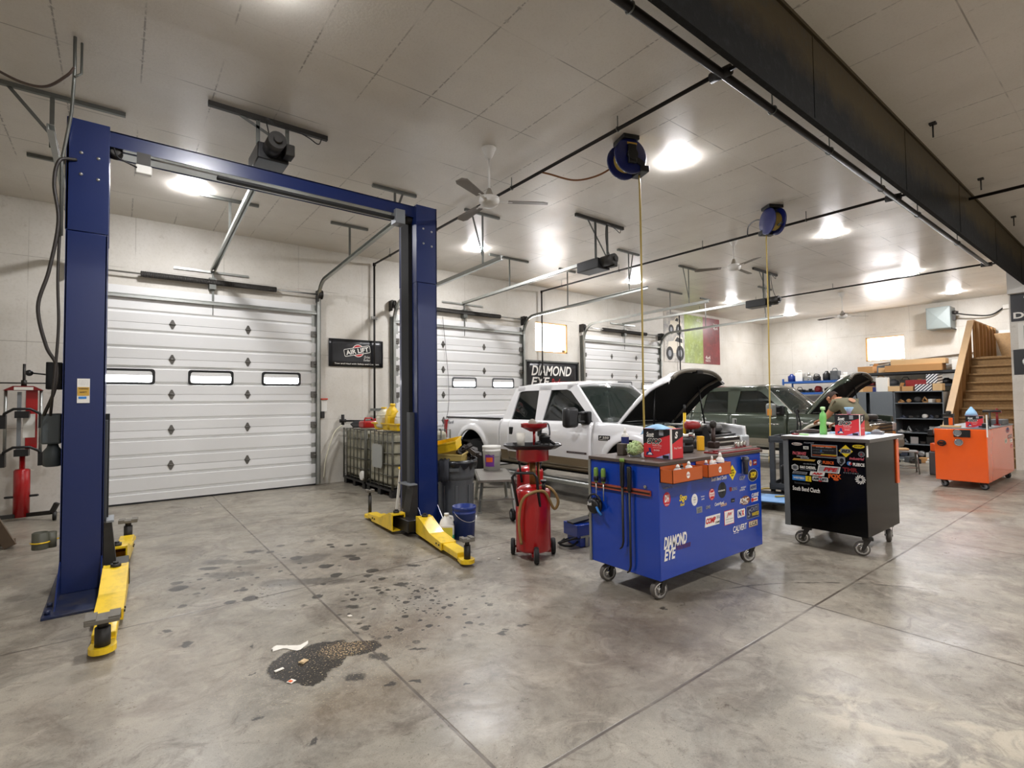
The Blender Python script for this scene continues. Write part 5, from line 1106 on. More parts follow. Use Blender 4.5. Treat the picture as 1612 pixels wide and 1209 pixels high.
b = MB(); b.lathe((-.1, 0, .22), (1, 0, 0), [(.02, 0), (.04, .01), (.043, .07), (.036, .13), (.025, .15)], 18); b.build('body', mat('impact_red', '#8f1f1f', .4), t)
b = MB(); b.lathe((.05, 0, .22), (1, 0, 0), [(.025, 0), (.03, .03), (.014, .05), (.012, .08)], 14); b.build('chuck', STEEL, t)
b = MB(); b.tube([(-.03, 0, .2), (-.035, 0, .07)], .024, 10); b.build('grip', BLACK, t); b = MB(); b.box(-.09, .04, -.04, .04, 0, .07, .01); b.build('battery', BLACK, t)
b = MB(); b.box(-.03, .03, -.02, .02, 0, .13, .004); o = b.build('sanding_block', mat('block_yellow', '#f0b21a', .5)); o.location = (4.26, 2.66, ZT); o.rotation_euler.z = R(-40); tag(o, 'bright yellow block standing on the blue toolbox', 'block')
t = thing('inspection_light', 'yellow rod with black tip standing behind the impact wrench', 'work light', (4.4, 2.92, ZT)); b = MB(); b.cyl((0, 0, 0), (.01, 0, .34), .014); b.build('body', YELP, t); b = MB(); b.cyl((.01, 0, .34), (.012, 0, .42), .01); b.build('tip', BLACK, t)
t = thing('air_ratchet', 'dark tool with round head standing near the right end of the blue toolbox', 'power tool', (4.58, 2.72, ZT)); b = MB(); b.cyl((0, 0, 0), (0, 0, .2), .022, .018); b.box(-.05, .05, -.04, .04, 0, .06, .01); b.build('handle', mat('dark_brown_metal', '#3b2b26', .45, .3), t); b = MB(); b.lathe((0, .02, .225), (0, -1, 0), [(.03, 0), (.038, .005), (.038, .035), (.02, .04)], 16); b.build('head', IRON, t)
b = MB(); b.prism([(-.0, 0, 0), (.1, 0, 0), (.03, 0, .2), (0, 0, .22)], (0, .03, 0)); o = b.build('scraper', SOOT); o.location = (4.62, 2.84, ZT); o.rotation_euler.z = R(-20); tag(o, 'tall black wedge tool at the right end of the blue toolbox', 'tool')
for k, x in enumerate((4.50, 4.58, 4.66)):
    b = MB(); b.lathe((0, 0, 0), (0, 0, 1), [(.022, 0), (.025, .004), (.025, .05), (.02, .062), (.01, .062)], 16); o = b.build('socket', CHROME); o.location = (x, 2.44+.012*k, ZT+.014); tag(o, ('left chrome socket standing on the red tray edge', 'middle chrome socket standing on the red tray edge', 'right chrome socket standing on the red tray edge')[k], 'socket', 'chrome sockets on the blue toolbox')
t = thing('socket_tray', 'flat dark red socket tray along the front right edge of the blue toolbox', 'socket tray', (4.4, 2.42, ZT)); b = MB(); b.box(-.35, .34, -.075, .08, .0, .012, .003); b.build('tray', REDD, t)
for k in range(3): b = MB(); b.box(-.33, .32, -.055+.045*k, -.04+.045*k, .012, .026); b.build('socket_rail', (STEEL, REDD, STEEL)[k], t)
t = thing('flashlight', 'grey flashlight in a clip on the front of the blue toolbox', 'flashlight', (4.42, 2.32, .85)); b = MB(); b.lathe((0, 0, 0), (0, 0, 1), [(.02, 0), (.022, .1), (.03, .12), (.03, .15)], 14); b.build('barrel', mat('flash_grey', '#4d4d50', .35, .5), t); b = MB(); b.box(-.02, .06, .01, .028, .13, .15); b.build('clip', WPLAS, t)
b = MB(); rows = []
for i in range(11):
    u = i/10; z = .95-.68*u; bul = .05+.11*math.sin(u*PI*.9)**.7
    rows.append([(4.772+bul*math.sin(PI*k/8), 2.42+.5*k/8+.015*math.sin(k*2+u*6), z) for k in range(9)])
b.grid(rows); b.poly([r[0] for r in rows]) ; tag(b.build('hanging_jacket', mat('black_cloth', '#1b1b1d', .8), solid=.006), 'dark jacket hanging on the right end of the blue toolbox', 'jacket')
b = MB(); b.cyl((4.766, 2.6, .96), (4.83, 2.6, .97), .012); tag(b.build('coat_hook', IRON), 'iron coat hook on the right end of the blue toolbox', 'hook')

# --- black one
X0, X1, Y0, Y1, Z0, Z1 = 5.60, 6.52, 1.77, 2.47, .19, 1.09
kt = thing('toolbox_cart', 'black rolling toolbox covered in stickers, with a white work top', 'toolbox', (6.05, 2.1, 0))
b = MB(); b.box(X0, X1, Y0, Y1, Z0, Z1, .006); b.build('body', TBLACK, kt, True)
b = MB(); b.box(X0-.04, X1+.06, Y0-.05, Y1+.06, Z1, Z1+.034, .004); b.build('top', mat('top_edge_grey', '#6d6a66', .35, .5), kt, True)
b = MB(); b.box(X0-.035, X1+.055, Y0-.045, Y1+.055, Z1+.034, Z1+.037); b.build('work_mat', mat('pale_worktop', '#d9dde0', .35), kt, True)
b = MB(); b.box(X0-.01, X0+.03, Y1-.0, Y1+.05, Z0, Z1); b.build('corner_trim', GREYM, kt, True)
b = MB(); b.box(X1-.07, X1+.004, Y0-.012, Y0-.001, .62, Z1-.01); b.build('orange_panel', ORANGE, kt, True)
b = MB(); b.box(X0+.02, X0+.06, Y0-.004, Y0-.001, .95, 1.06); b.build('white_card', TEXTW, kt, True)
for x, y, a in ((5.68, 1.85, -1.2), (5.68, 2.39, -1.3), (6.44, 1.85, .3), (6.44, 2.39, 0)): caster(kt, x, y, .068, True, a)
K = lambda kind, y, z, w_, h_, m, t=(), l_=(): sticker(kt, (X0, y*.9965, z), LR, LU, kind, w_, h_, m, t, l_)
K('oval', 2.393, 1.043, .105, .031, TEXTW, [('Baldwin', TEXTK, 0, 0, .7, .5, .2, .02)], [('oval', .9, .8, TEXTR, 0, 0), ('oval', .82, .7, TEXTW, 0, 0)])
K(None, 2.275, 1.062, .10, .014, TEXTG, [('ALLIANT', TEXTG, 0, 0, 1, 1, 0, .03)])
K('rect', 2.305, 1.009, .05, .03, TEXTW, [('30', TEXTK, 0, 0, .7, .7, .1, .03)])
K('rect', 2.136, .985, .24, .13, TEXTG, [('torque chart', TEXTW, 0, .3, .6, .08), ('line bore specs', TEXTG, -.2, .1, .45, .06), ('head studs', TEXTG, .2, .1, .35, .06), ('rod bolts', TEXTG, -.2, -.1, .4, .06), ('OK', TEXTB, -.1, .02, .08, .2)], [('rect', .94, .9, TEXTK, 0, 0), ('rect', .9, .1, TEXTO, 0, .38), ('rect', .6, .05, TEXTY, .18, -.26), ('rect', .9, .04, TEXTO, 0, -.34)])
K('diamond', 1.942, 1.0, .122, .12, TEXTY, [('BD', TEXTK, 0, 0, .62, .26, .25, .05)], [('slant', .8, .36, TEXTG, 0, 0)])
K('oval', 1.832, 1.051, .103, .036, TEXTY, [('KCHP', TEXTK, 0, 0, .7, .45, .2, .03)])
K(None, 2.371, .948, .135, .037, TEXTR, [('PACBRAKE', mat('print_pink', '#d0606a', .5), 0, 0, 1, .9, .2, .04)])
K(None, 2.345, .92, .105, .012, TEXTW, [('exhaust brakes', TEXTW, 0, 0, 1, 1)])
K('oval', 1.81, .978, .054, .051, TEXTG, [('A', TEXTR, 0, 0, .3, .4)], [('oval', .84, .84, mat('grey_dark_print', '#4a4a4e', .5), 0, 0)])
K(None, 1.85, .934, .125, .026, TEXTR, [('industrial', mat('print_pink', '#d0606a', .5), 0, 0, 1, 1, .25, .03)])
K('slant', 2.329, .884, .225, .02, TEXTGD); K('rect', 2.32, .90, .08, .02, TEXTG, [('WC', TEXTK, 0, 0, .6, .6)])
K('oval', 2.179, .869, .045, .047, TEXTW, [('F', TEXTW, 0, 0, .4, .6, .2, .05)], [('oval', .8, .8, TEXTK, .1, 0)])
K(None, 2.099, .874, .098, .03, TEXTO, [('FLEECE', TEXTO, 0, 0, 1, 1, 0, .04)])
K('shield', 1.984, .897, .07, .09, TEXTG, [('S', TEXTK, 0, 0, .5, .7, .2, .05)], [('oval', .5, .5, TEXTK, .1, .1)])
K('oval', 1.915, .882, .042, .041, TEXTB, [('F', TEXTW, .1, 0, .4, .6, .2, .05)], [('oval', .7, .7, TEXTR, .2, 0)])
K(None, 1.835, .877, .096, .03, TEXTW, [('FLEECE', TEXTW, 0, 0, 1, 1, 0, .04)])
K('hex', 2.418, .799, .066, .069, TEXTW, [('SS', TEXTK, 0, 0, .5, .4, 0, .04)], [('hex', .86, .86, TEXTG, 0, 0)])
K(None, 2.291, .808, .157, .034, TEXTW, [('S&S DIESEL', TEXTW, 0, 0, 1, .8, 0, .04)]); K(None, 2.29, .783, .15, .01, TEXTG, [('MOTORSPORT', TEXTG, 0, 0, 1, 1)])
K(None, 2.274, .844, .12, .014, TEXTG, [('605 AFE POWER', TEXTG, 0, 0, 1, 1)])
K('slant', 2.098, .807, .214, .066, TEXTW, [('PPE', TEXTR, .08, 0, .62, .6, .3, .06)], [('slant', .9, .8, mat('print_silver', '#a9abad', .4), 0, 0)])
K(None, 1.908, .822, .13, .04, TEXTR, [('TMR', REDD, 0, 0, 1, 1, 0, .06)]); K(None, 1.903, .79, .127, .013, TEXTG, [('C U S T O M S', TEXTG, 0, 0, 1, 1)])
K('slant', 2.372, .746, .15, .026, TEXTG, [('COGNITO', TEXTK, 0, 0, .8, .6, .2, .03)])
K('slant', 2.205, .753, .145, .04, TEXTW, [('ARP', TEXTR, 0, 0, .7, .6, .3, .06)])
K('rect', 2.383, .693, .128, .054, TEXTB, [('WESTERN', TEXTW, 0, 0, .85, .4, 0, .04)]); K('rect', 2.29, .693, .054, .054, TEXTY, [('Z', TEXTK, 0, 0, .3, .6, .2, .05)])
K('round', 2.179, .702, .145, .042, TEXTW, [('AIR LIFT', TEXTK, 0, 0, .9, .6, .15, .04)], [('oval', .32, 1.3, TEXTR, 0, 0), ('round', .94, .7, mat('print_silver', '#a9abad', .4), 0, 0)])
K(None, 2.045, .745, .115, .05, TEXTO, [('FOX', TEXTO, 0, 0, 1, .9, 0, .06)]); K('oval', 2.035, .715, .05, .024, TEXTO)
K(None, 2.355, .639, .15, .03, TEXTG, [('TRANSMISSION', mat('dim_print', '#4c4e50', .5), 0, 0, 1, .6)])
K(None, 2.316, .583, .26, .045, TEXTW, [('South Bend Clutch', TEXTW, 0, 0, 1, 1, 0, .02)])
b = MB()
for k in range(12):
    a = 2*PI*k/12; b.prism([(X0-.0015, 1.825*.9965-.5*0+u*math.cos(a+q), .737+u*math.sin(a+q)) for u, q in ((.014, 0), (.03, .12), (.044, .42), (.044, .66), (.028, .42), (.014, .3))], (-.0008, 0, 0))
b.build('sticker', TEXTW, kt, True)
ZB = Z1+.038
towels((5.98, 2.16, ZB), .225, .15, .215, 'red and black shop towel box on the black toolbox')
b = MB(); b.lathe((6.05, 2.05, ZB+.216), (0, 0, 1), [(.015, 0), (.022, .03), (.045, .07), (.04, .075), (.012, .035), (.001, .03)], 9); tag(b.build('shop_towel', TOWEL), 'blue towel pulled up from the box on the black toolbox', 'towel')
t = thing('spray_bottle', 'bright green bottle on the black toolbox left of the towel box', 'bottle', (6.0, 2.28, ZB)); b = MB(); b.lathe((0, 0, 0), (0, 0, 1), [(.034, 0), (.036, .06), (.028, .12), (.036, .17), (.03, .22), (.014, .24), (.012, .27)], 18); b.build('body', mat('soap_green', '#79c267', .35), t); b = MB(); b.lathe((0, 0, .262), (0, 0, 1), [(.024, 0), (.024, .03), (.01, .035)], 12); b.build('cap', mat('mint', '#bfe6a8', .4), t)
b = MB(); b.tube(spline([(5.85, 2.5, ZB+.02), (6.0, 2.42, ZB+.035), (6.2, 2.4, ZB+.02), (6.3, 2.32, ZB+.03)]), .018); tag(b.build('ratchet', mat('dark_brown_metal', '#3b2b26', .45, .3)), 'dark brown ratchet lying on the left rear of the black toolbox', 'tool')
bx('parts_box', 'flat dark tray behind the green bottle on the black toolbox', 'tray', (6.2, 2.45, ZB), (.28, .1, .03), IRON, R(-15), .004)
bx('marker', 'green and white marker lying at the front left of the black toolbox', 'marker', (5.72, 2.36, ZB), (.02, .09, .018), mat('mint', '#bfe6a8', .4), 0, .004)
bx('rag', 'dark red cloth at the left edge of the black toolbox top', 'rag', (5.75, 2.46, ZB), (.05, .06, .015), REDD, 0, .004)
b = MB(); rows = [[(6.2+.3*u, 1.95+.35*v_, ZB+.004+.012*abs(math.sin(u*7+v_*3))) for v_ in (0, .25, .5, .75, 1)] for u in (0, .2, .4, .6, .8, 1)]; b.grid(rows); tag(b.build('shop_towel', TOWEL, solid=.003), 'blue towel lying flat behind the towel box on the black toolbox', 'towel')
b = MB(); b.lathe((6.46, 1.93, ZB), (0, 0, 1), [(.04, 0), (.045, .03), (.02, .045)], 14); b.box(6.35, 6.42, 1.85, 1.95, ZB, ZB+.03); tag(b.build('grease_gun', GREYM), 'small grey tool at the far corner of the black toolbox', 'tool')
# --- orange one
X0, X1, Y0, Y1, Z0, Z1 = 11.0, 13.2, 1.79, 2.46, .12, .98
ot = thing('toolbox_cart', 'bright orange rolling toolbox in front of the wooden stairs', 'toolbox', (12.1, 2.12, 0))
b = MB(); b.box(X0, X1, Y0, Y1, Z0, Z1, .012); b.build('body', ORANGE, ot, True)
b = MB(); b.box(X0+.01, X1+.02, Y0-.01, Y1+.0, Z1, Z1+.02, .003); b.build('top', GREYM, ot, True)
b = MB(); b.box(X0-.012, X0+.004, Y0-.012, Y0+.004, .86, 1.22); b.build('corner_rod', TEXTW, ot, True)
for x, y, a in ((11.12, 1.86, 1.2), (11.12, 2.36, 1.0), (13.05, 1.86, .6), (13.05, 2.36, 0)): caster(ot, x, y, .058, False, a)
t = thing('inspection_lamp', 'round chrome lamp in a black holder at the top of the orange toolbox end', 'work lamp', (11.0, 2.1, .91), 0, 'round lamps on the orange toolbox')
b = MB(); b.box(-.02, -.001, -.11, .1, -.06, .06); b.build('holder', BLACK, t); b = MB(); b.lathe((-.02, .05, .005), (-1, 0, 0), [(.05, 0), (.058, .01), (.05, .02), (.045, .012), (.001, .012)], 22); b.build('rim', CHROME, t); b = MB(); b.cyl((-.033, .05, .005), (-.036, .05, .005), .043); b.build('lens', GREYM, t)
t = thing('inspection_lamp', 'round chrome lamp stuck alone on the orange toolbox end, lower one', 'work lamp', (11.0, 2.14, .76), 0, 'round lamps on the orange toolbox')
b = MB(); b.lathe((-.001, 0, 0), (-1, 0, 0), [(.05, 0), (.06, .01), (.052, .022), (.046, .014), (.001, .014)], 22); b.build('rim', CHROME, t); b = MB(); b.cyl((-.015, 0, 0), (-.018, 0, 0), .044); b.build('lens', GREYM, t)
b = MB(); 
for k in range(4): b.tube([(10.985-.006*k, 2.36+(.055-.004*k)*math.cos(R(a)), .74+(.045-.003*k)*math.sin(R(a))) for a in range(0, 360, 20)], .007, 6, True)
b.box(10.975, 10.999, 2.33, 2.39, .73, .75); tag(b.build('coiled_cord', SOOT), 'black coiled cord hanging on the orange toolbox end', 'cord')
ZO = Z1+.021
towels((11.3, 2.1, ZO), .22, .16, .19, 'red shop towel box on the orange toolbox', R(8))
b = MB(); b.lathe((11.4, 2.04, ZO+.192), (0, 0, 1), [(.09, 0), (.07, .06), (.03, .12), (.01, .15)], 7); tag(b.build('shop_towel', TOWEL), 'peaked blue towel on the box on the orange toolbox', 'towel')
t = thing('battery_charger', 'black and orange cordless tool stack on the orange toolbox, left of the towel box', 'power tool', (11.5, 2.36, ZO)); b = MB(); b.box(-.07, .07, -.06, .06, 0, .16, .01); b.build('base', BLACK, t); b = MB(); b.box(-.074, -.03, -.065, -.01, .02, .15, .008); b.build('orange_shell', ORANGE, t); b = MB(); b.box(-.06, .06, -.07, .07, .165, .22, .01); b.cyl((-.09, 0, .24), (.06, 0, .24), .03); b.build('tool_head', IRON, t)
bx('wooden_strip', 'flat wooden strip along the front edge of the orange toolbox', 'strip', (11.12, 2.26, ZO), (.08, .26, .03), CARDL, 0, .003)
bx('small_case', 'small black case at the front right corner of the orange toolbox', 'case', (11.2, 1.84, ZO), (.2, .08, .07), BLACK, R(10))
b = MB(); b.tube([(11.7, 1.95, ZO+.26), (11.7, 1.72, ZO+.265)], .02); b.tube([(11.7, 1.86, ZO), (11.7, 1.86, ZO+.25)], .014); tag(b.build('torque_tool', IRON), 'dark T-shaped tool standing on the orange toolbox', 'tool')
b = MB(); b.tube([(12.3, 1.86, ZO), (12.3, 1.86, ZO+.3)], .018); b.box(12.27, 12.33, 1.8, 1.92, ZO+.22, ZO+.26); b.box(12.25, 12.35, 1.82, 1.9, ZO, ZO+.02); tag(b.build('bar_clamp', REDD), 'dark red clamp standing at the rear right of the orange toolbox', 'clamp')
bx('grey_bin', 'long grey open bin on the rear of the orange toolbox', 'bin', (12.75, 1.92, ZO), (.6, .2, .09), GREY)
OS = lambda x, z, k, w_, h_, m, t=(), l_=(): sticker(ot, (x, Y0, z), FR, FU, k, w_, h_, m, t, l_)
OS(12.7, .9, 'oval', .35, .1, TEXTG, [('BEND', TEXTR, 0, -.1, .7, .4)], [('oval', .5, .6, TEXTN, 0, .2)]); OS(12.9, .78, 'rect', .4, .07, REDD, [('MOTOR', TEXTW, 0, 0, .8, .6)]); OS(12.5, .72, 'oval', .25, .09, NATUR, [('SHOP', TEXTG, 0, 0, .6, .4)]); OS(13.0, .7, 'rect', .2, .06, TEXTW, [('parts', TEXTK, 0, 0, .7, .5)]); OS(13.0, .6, 'oval', .2, .07, mat('print_pink', '#d0606a', .5), [('oil', TEXTW, 0, 0, .6, .5)])
bx('vise', 'small black box bracket on the left top corner of the orange toolbox', 'bracket', (10.97, 2.5, .86), (.06, .07, .1), BLACK)
# ------------------------------------------------------------------ pickup trucks
GLASS = mat('tinted_glass', '#0d1312', .04, alpha=.82, spec=.8); WSH = mat('windshield_glass', '#2f3a36', .03, alpha=.35, spec=.6)
LENS = mat('lamp_lens', '#c8cccf', .12, .3); TIRE = mat('tyre', '#141414', .75, bump=.2, bs=60)
def wheel(t, x, y, r, s):
    b = MB(); w_ = .26; b.lathe((x, y, r), (s, 0, 0), [(r*.58, 0), (r*.9, 0), (r*.98, .03), (r, .06), (r, w_-.06), (r*.98, w_-.03), (r*.9, w_), (r*.58, w_)], 36)
    wh = b.build('wheel', TIRE, t, True)
    b = MB(); b.lathe((x, y, r), (s, 0, 0), [(.02, .05), (r*.2, .045), (r*.22, .07), (r*.5, .05), (r*.58, .01), (r*.6, .01), (r*.6, w_-.02)], 28)
    for k in range(8): a = 2*PI*k/8; b.cyl((x+s*.045, y+r*.33*math.cos(a), r+r*.33*math.sin(a)), (x+s*.035, y+r*.33*math.cos(a), r+r*.33*math.sin(a)), .045, n=10)
    b.build('rim', GALV, wh, True)
def pickup(dx, dy, upper, lower, lab, two_tone, green):
    """rear bumper at large y, bonnet open towards small y; the passenger side faces -x"""
    t = thing('pickup_truck', lab, 'pickup truck', (6.42+dx, 6.5+dy, 0)); W = 1.86; R0 = 5.47
    OX = Vector((dx, dy, 0))
    def sidev(z):   # how far the body side lies inboard at a height
        pts = ((.30, .06), (.45, .045), (.6, .012), (.75, 0), (.95, .0), (1.08, .018), (1.15, .04), (1.21, .075))
        for (a, p), (c, q) in zip(pts[:-1], pts[1:]):
            if z <= c: return p+(q-p)*max(0, (z-a)/(c-a))
        return .075
    FA, RA, AR = 4.45, 8.37, .53     # wheel arch centres and radius
    def bot(u):
        z = .45
        for c in (FA, RA):
            d = abs(u-c)
            if d < AR: z = max(z, .42+math.sqrt(AR*AR-d*d)*1.06)
        if u < 3.9: z = max(z, .55)
        return z
    def top(u):
        if u >= 7.46: return 1.205+.02*(u-7.46)/2
        if u >= 4.95: return 1.20
        return 1.20-.10*((4.95-u)/1.4)**1.3
    def fl(u, z):
        o = 0
        for c in (FA, RA):
            d = math.hypot(u-c, (z-.42)/1.06); 
            if AR-.02 < d < AR+.10: o = max(o, .028*math.cos((d-AR-.01)/.11*PI/2))
        return o
    def panel(name, u0, u1, m, zt=None, off=0, thick=.03, zb=None, near_only=False):
        for side in (0, 1):
            us = []; n = max(2, int((u1-u0)/.05)); us = [u0+(u1-u0)*k/n for k in range(n+1)]
            for c in (FA, RA):
                for q in (c-AR, c+AR):
                    if u0 < q < u1: us += [q-.001, q+.001]
            us.sort(); b = MB(); rows = []
            for u in us:
                zb_ = max(bot(u), zb or 0); z1 = zt or top(u); z1 = max(z1, zb_+.01); rw = []
                taper = .10*max(0, (4.05-u)/.4)**2 if u < 4.05 else (.03*max(0, (u-9.15)/.25)**2)
                for k in range(15):
                    z = zb_+(z1-zb_)*k/14; v_ = sidev(z)-fl(u, z)+taper-off
                    rw.append(OX+Vector((R0+v_ if side == 0 else R0+W-v_, u, z)))
                rows.append(rw)
            b.grid(rows)
            if two_tone:
                b.i = 1
                for f in b.bm.faces:
                    c = f.calc_center_median()
                    if c.z < .66 and c.y > dy+FA-.4: f.material_index = 1
            o = b.build(name, [upper, lower], t, True); md = o.modifiers.new('solid', 'SOLIDIFY'); md.thickness = thick; md.offset = 1 if False else -1
    panel('bed_side', 7.475, 9.42, upper); panel('cab_side', 5.19, 7.455, upper); panel('front_fender', 3.80, 5.18, upper)
    panel('rear_door', 6.475, 7.20, upper, 1.19, .012, .012, .50); panel('front_door', 5.20, 6.46, upper, 1.19, .012, .012, .50)
    xl, xr = R0+.08, R0+W-.08
    Bx = lambda b, x0, x1, y0, y1, z0, z1, bev=0: b.box(x0+dx, x1+dx, y0+dy, y1+dy, z0, z1, bev)
    # bed
    b = MB(); Bx(b, xl, xr, 7.48, 9.4, .72, .76); Bx(b, xl, xr, 7.48, 7.53, .74, 1.2); b.build('bed_floor', IRON, t, True)
    b = MB(); Bx(b, R0+.045, R0+.16, 7.48, 9.42, 1.19, 1.22, .01); Bx(b, R0+W-.16, R0+W-.045, 7.48, 9.42, 1.19, 1.22, .01); b.build('bed_rail', BLACK if not green else upper, t, True)
    b = MB(); Bx(b, R0+.07, R0+W-.07, 9.38, 9.43, .62, 1.22, .015); b.build('tailgate', upper, t, True)
    b = MB(); Bx(b, R0+.06, R0+W-.06, 9.45, 9.58, .45, .60, .02); b.build('rear_bumper', CHROME, t, True)
    for x in (R0+.0, R0+W-.09):
        b = MB(); Bx(b, x-.002, x+.092, 9.34, 9.435, .78, 1.15, .012); b.build('tail_light', mat('tail_red', '#8a1218', .25), t, True)
    # cab shell: floor, back wall, belts
    b = MB(); Bx(b, xl, xr, 5.0, 7.44, .5, .56); Bx(b, xl, xr, 7.40, 7.45, .5, 1.2); b.build('cab_floor', SOOT, t, True)
    zt, ins, y0, y1 = 1.77, .24, 5.74, 7.2
    def lean(z): return .075+(ins-.075)*(z-1.2)/(zt-1.2)
    def pillar(name, pts, m, th=.05, off=0):
        for side in (0, 1):
            b = MB(); a = []
            for u, z in pts: a.append(OX+Vector(((R0+lean(z)-off) if side == 0 else (R0+W-lean(z)+off), u, z)))
            b.prism(a, (th if side == 0 else -th, 0, 0)); b.build(name, m, t, True)
    pillar('rear_pillar', [(7.45, 1.19), (7.19, 1.19), (7.12, 1.66), (7.08, 1.69), (6.98, 1.695), (6.98, 1.77), (7.17, 1.77), (7.25, 1.72)], upper)
    pillar('door_pillar', [(6.53, 1.19), (6.35, 1.19), (6.28, 1.69), (6.28, 1.77), (6.58, 1.77), (6.58, 1.69)], upper)
    pillar('front_pillar', [(5.20, 1.19), (5.06, 1.19), (5.70, 1.77), (5.92, 1.77), (5.90, 1.70), (5.80, 1.67)], upper)
    pillar('roof_rail', [(7.17, 1.70), (5.85, 1.70), (5.72, 1.79), (7.17, 1.79)], upper, .06)
    pillar('side_glass', [(7.21, 1.19), (6.52, 1.19), (6.56, 1.70), (7.10, 1.70)], GLASS, .006, -.02); pillar('side_glass', [(6.36, 1.19), (5.2, 1.19), (5.88, 1.71), (6.29, 1.71)], GLASS, .006, -.02)
    pillar('belt_moulding', [(7.21, 1.185), (5.2, 1.185), (5.2, 1.2), (7.21, 1.2)], BLACK, .01, .004)
    b = MB(); rows = []
    for i in range(13):
        u = y0-.05+(7.24-y0+.05)*i/12; e = min(1, min(i, 12-i)/2+.35); rw = []
        for k in range(17):
            s = k/16*2-1; rw.append(OX+Vector((R0+W/2+s*(W/2-ins+.0), u, zt+.005+.075*e*(1-abs(s)**3.2)-(.035 if i in (0, 12) else 0))))
        rows.append(rw)
    b.grid(rows); b.build('roof', upper, t, True, solid=.03)
    def cross(u0, z0, u1, z1, m, name, bulge, n=12, mm=5, inset=.03, th=.006):
        b = MB(); rows = []
        for j in range(mm+1):
            f = j/mm; u = u0+(u1-u0)*f; z = z0+(z1-z0)*f; L = lean(z)+inset
            rows.append([OX+Vector((R0+L+(W-2*L)*k/n, u-bulge*(1-(2*k/n-1)**2), z+(.03*f*(1-(2*k/n-1)**2)))) for k in range(n+1)])
        b.grid(rows); return b.build(name, m, t, True, solid=th)
    cross(5.08, 1.20, 5.70, 1.765, WSH, 'windshield', .12)
    cross(7.43, 1.22, 7.24, 1.72, GLASS, 'rear_window', -.03)
    # interior
    for s in (.45, 1.45):
        b = MB(); x = R0+s; Bx(b, x-.25, x+.25, 5.95, 6.4, .8, .95, .04); Bx(b, x-.25, x+.25, 6.33, 6.48, .9, 1.42, .05); b.build('seat', mat('seat_grey', '#3a3a38', .8), t, True)
        b = MB(); Bx(b, x-.13, x+.13, 6.38, 6.47, 1.44, 1.62, .04); b.build('headrest', mat('seat_grey', '#3a3a38', .8), t, True)
    b = MB(); Bx(b, xl+.05, xr-.05, 5.15, 5.5, .95, 1.2, .06); b.build('dashboard', mat('dash', '#2b2c2a', .7), t, True)
    b = MB(); b.tube([OX+Vector((R0+1.4+.18*math.cos(R(a)), 5.62-.1*math.sin(R(a)), 1.22+.15*math.sin(R(a)))) for a in range(0, 360, 20)], .015, 6, True); b.build('steering_wheel', BLACK, t, True)
    b = MB(); Bx(b, R0+.85, R0+1.05, 5.66, 5.70, 1.6, 1.66, .01); b.build('rear_mirror', BLACK, t, True)
    # cowl, engine bay, bonnet
    b = MB(); rows = [[OX+Vector((R0+.1+(W-.2)*k/10, u-.1*(1-(2*k/10-1)**2), z)) for k in range(11)] for u, z in ((5.10, 1.2), (4.97, 1.19), (4.93, 1.16))]; b.grid(rows); b.build('cowl', BLACK, t, True, solid=.01)
    b = MB(); Bx(b, xl+.05, xr-.05, 3.85, 4.95, .6, .78); Bx(b, xl+.1, xr-.1, 4.9, 4.95, .7, 1.16); b.build('engine_bay', SOOT, t, True)
    b = MB(); Bx(b, R0+.55, R0+1.35, 3.95, 4.8, .75, 1.02, .05); Bx(b, R0+.7, R0+1.2, 4.0, 4.75, 1.0, 1.1, .04); Bx(b, R0+.25, R0+.5, 4.0, 4.35, .78, 1.06, .03); Bx(b, R0+1.42, R0+1.7, 3.95, 4.4, .78, 1.05, .03); b.tube([OX+Vector(p) for p in ((R0+.4, 4.2, 1.08), (R0+.6, 3.95, 1.12), (R0+1.0, 3.9, 1.12), (R0+1.4, 4.0, 1.1))], .06, 10); b.build('engine', mat('engine_dark', '#211f1d', .5, .2, var=.3, vs=12), t, True)
    b = MB(); b.tube([OX+Vector(p) for p in ((R0+.3, 4.75, 1.12), (R0+.8, 4.6, 1.16), (R0+1.5, 4.65, 1.13))], .022); Bx(b, R0+.9, R0+1.05, 4.55, 4.75, 1.1, 1.18, .02); b.build('air_duct', mat('duct_grey', '#8d9490', .3, .5), t, True)
    b = MB(); Bx(b, R0+.22, R0+W-.22, 3.86, 3.92, .93, 1.02, .01); b.build('radiator_support', BLACK, t, True)
    HA = R(42 if green else 36); Lh = 1.22; b = MB(); rows = []; ins_rows = []
    for j in range(13):
        f = j/12; rw = []
        half = (.75-.08*f**2)
        for k in range(17):
            s = k/16*2-1; d = Lh*(f-(.10*abs(s)**3 if j == 12 else 0)); lift = .10*math.sin(f*PI*.62)-(.10*max(0, f-.7)/.3*.9)-.13*abs(s)**7; crown = .05*(1-s*s)
            h = lift+crown; y = 4.95-d*math.cos(HA)+h*math.sin(HA); z = 1.185+d*math.sin(HA)+h*math.cos(HA)
            rw.append(OX+Vector((R0+.895+s*half, y, z)))
        rows.append(rw)
    b.grid(rows); hd = b.build('hood', [upper], t, True, solid=.018)
    b = MB(); n_ = Vector((0, -math.sin(HA), -math.cos(HA)))*.03; rr = [[p+n_*.75+Vector(((.012 if k == 0 else -.012 if k == 16 else 0), 0, 0)) for k, p in enumerate(r)] for r in rows[0:12]]; b.grid(rr); b.build('hood_liner', SOOT, hd, True)
    b = MB(); e = [p+n_*.9 for p in rows[12][1:16]]; e2 = [p+n_*1.4 for p in rows[10][2:15]]; b.tube(e, .028, 6); b.tube([p+n_*1.2 for p in [r[1] for r in rows[1:13]]], .02, 6); b.tube([p+n_*1.2 for p in [r[15] for r in rows[1:13]]], .02, 6); b.build('hood_rim', mat('hood_inner_grey', '#6b655a', .5), hd, True)
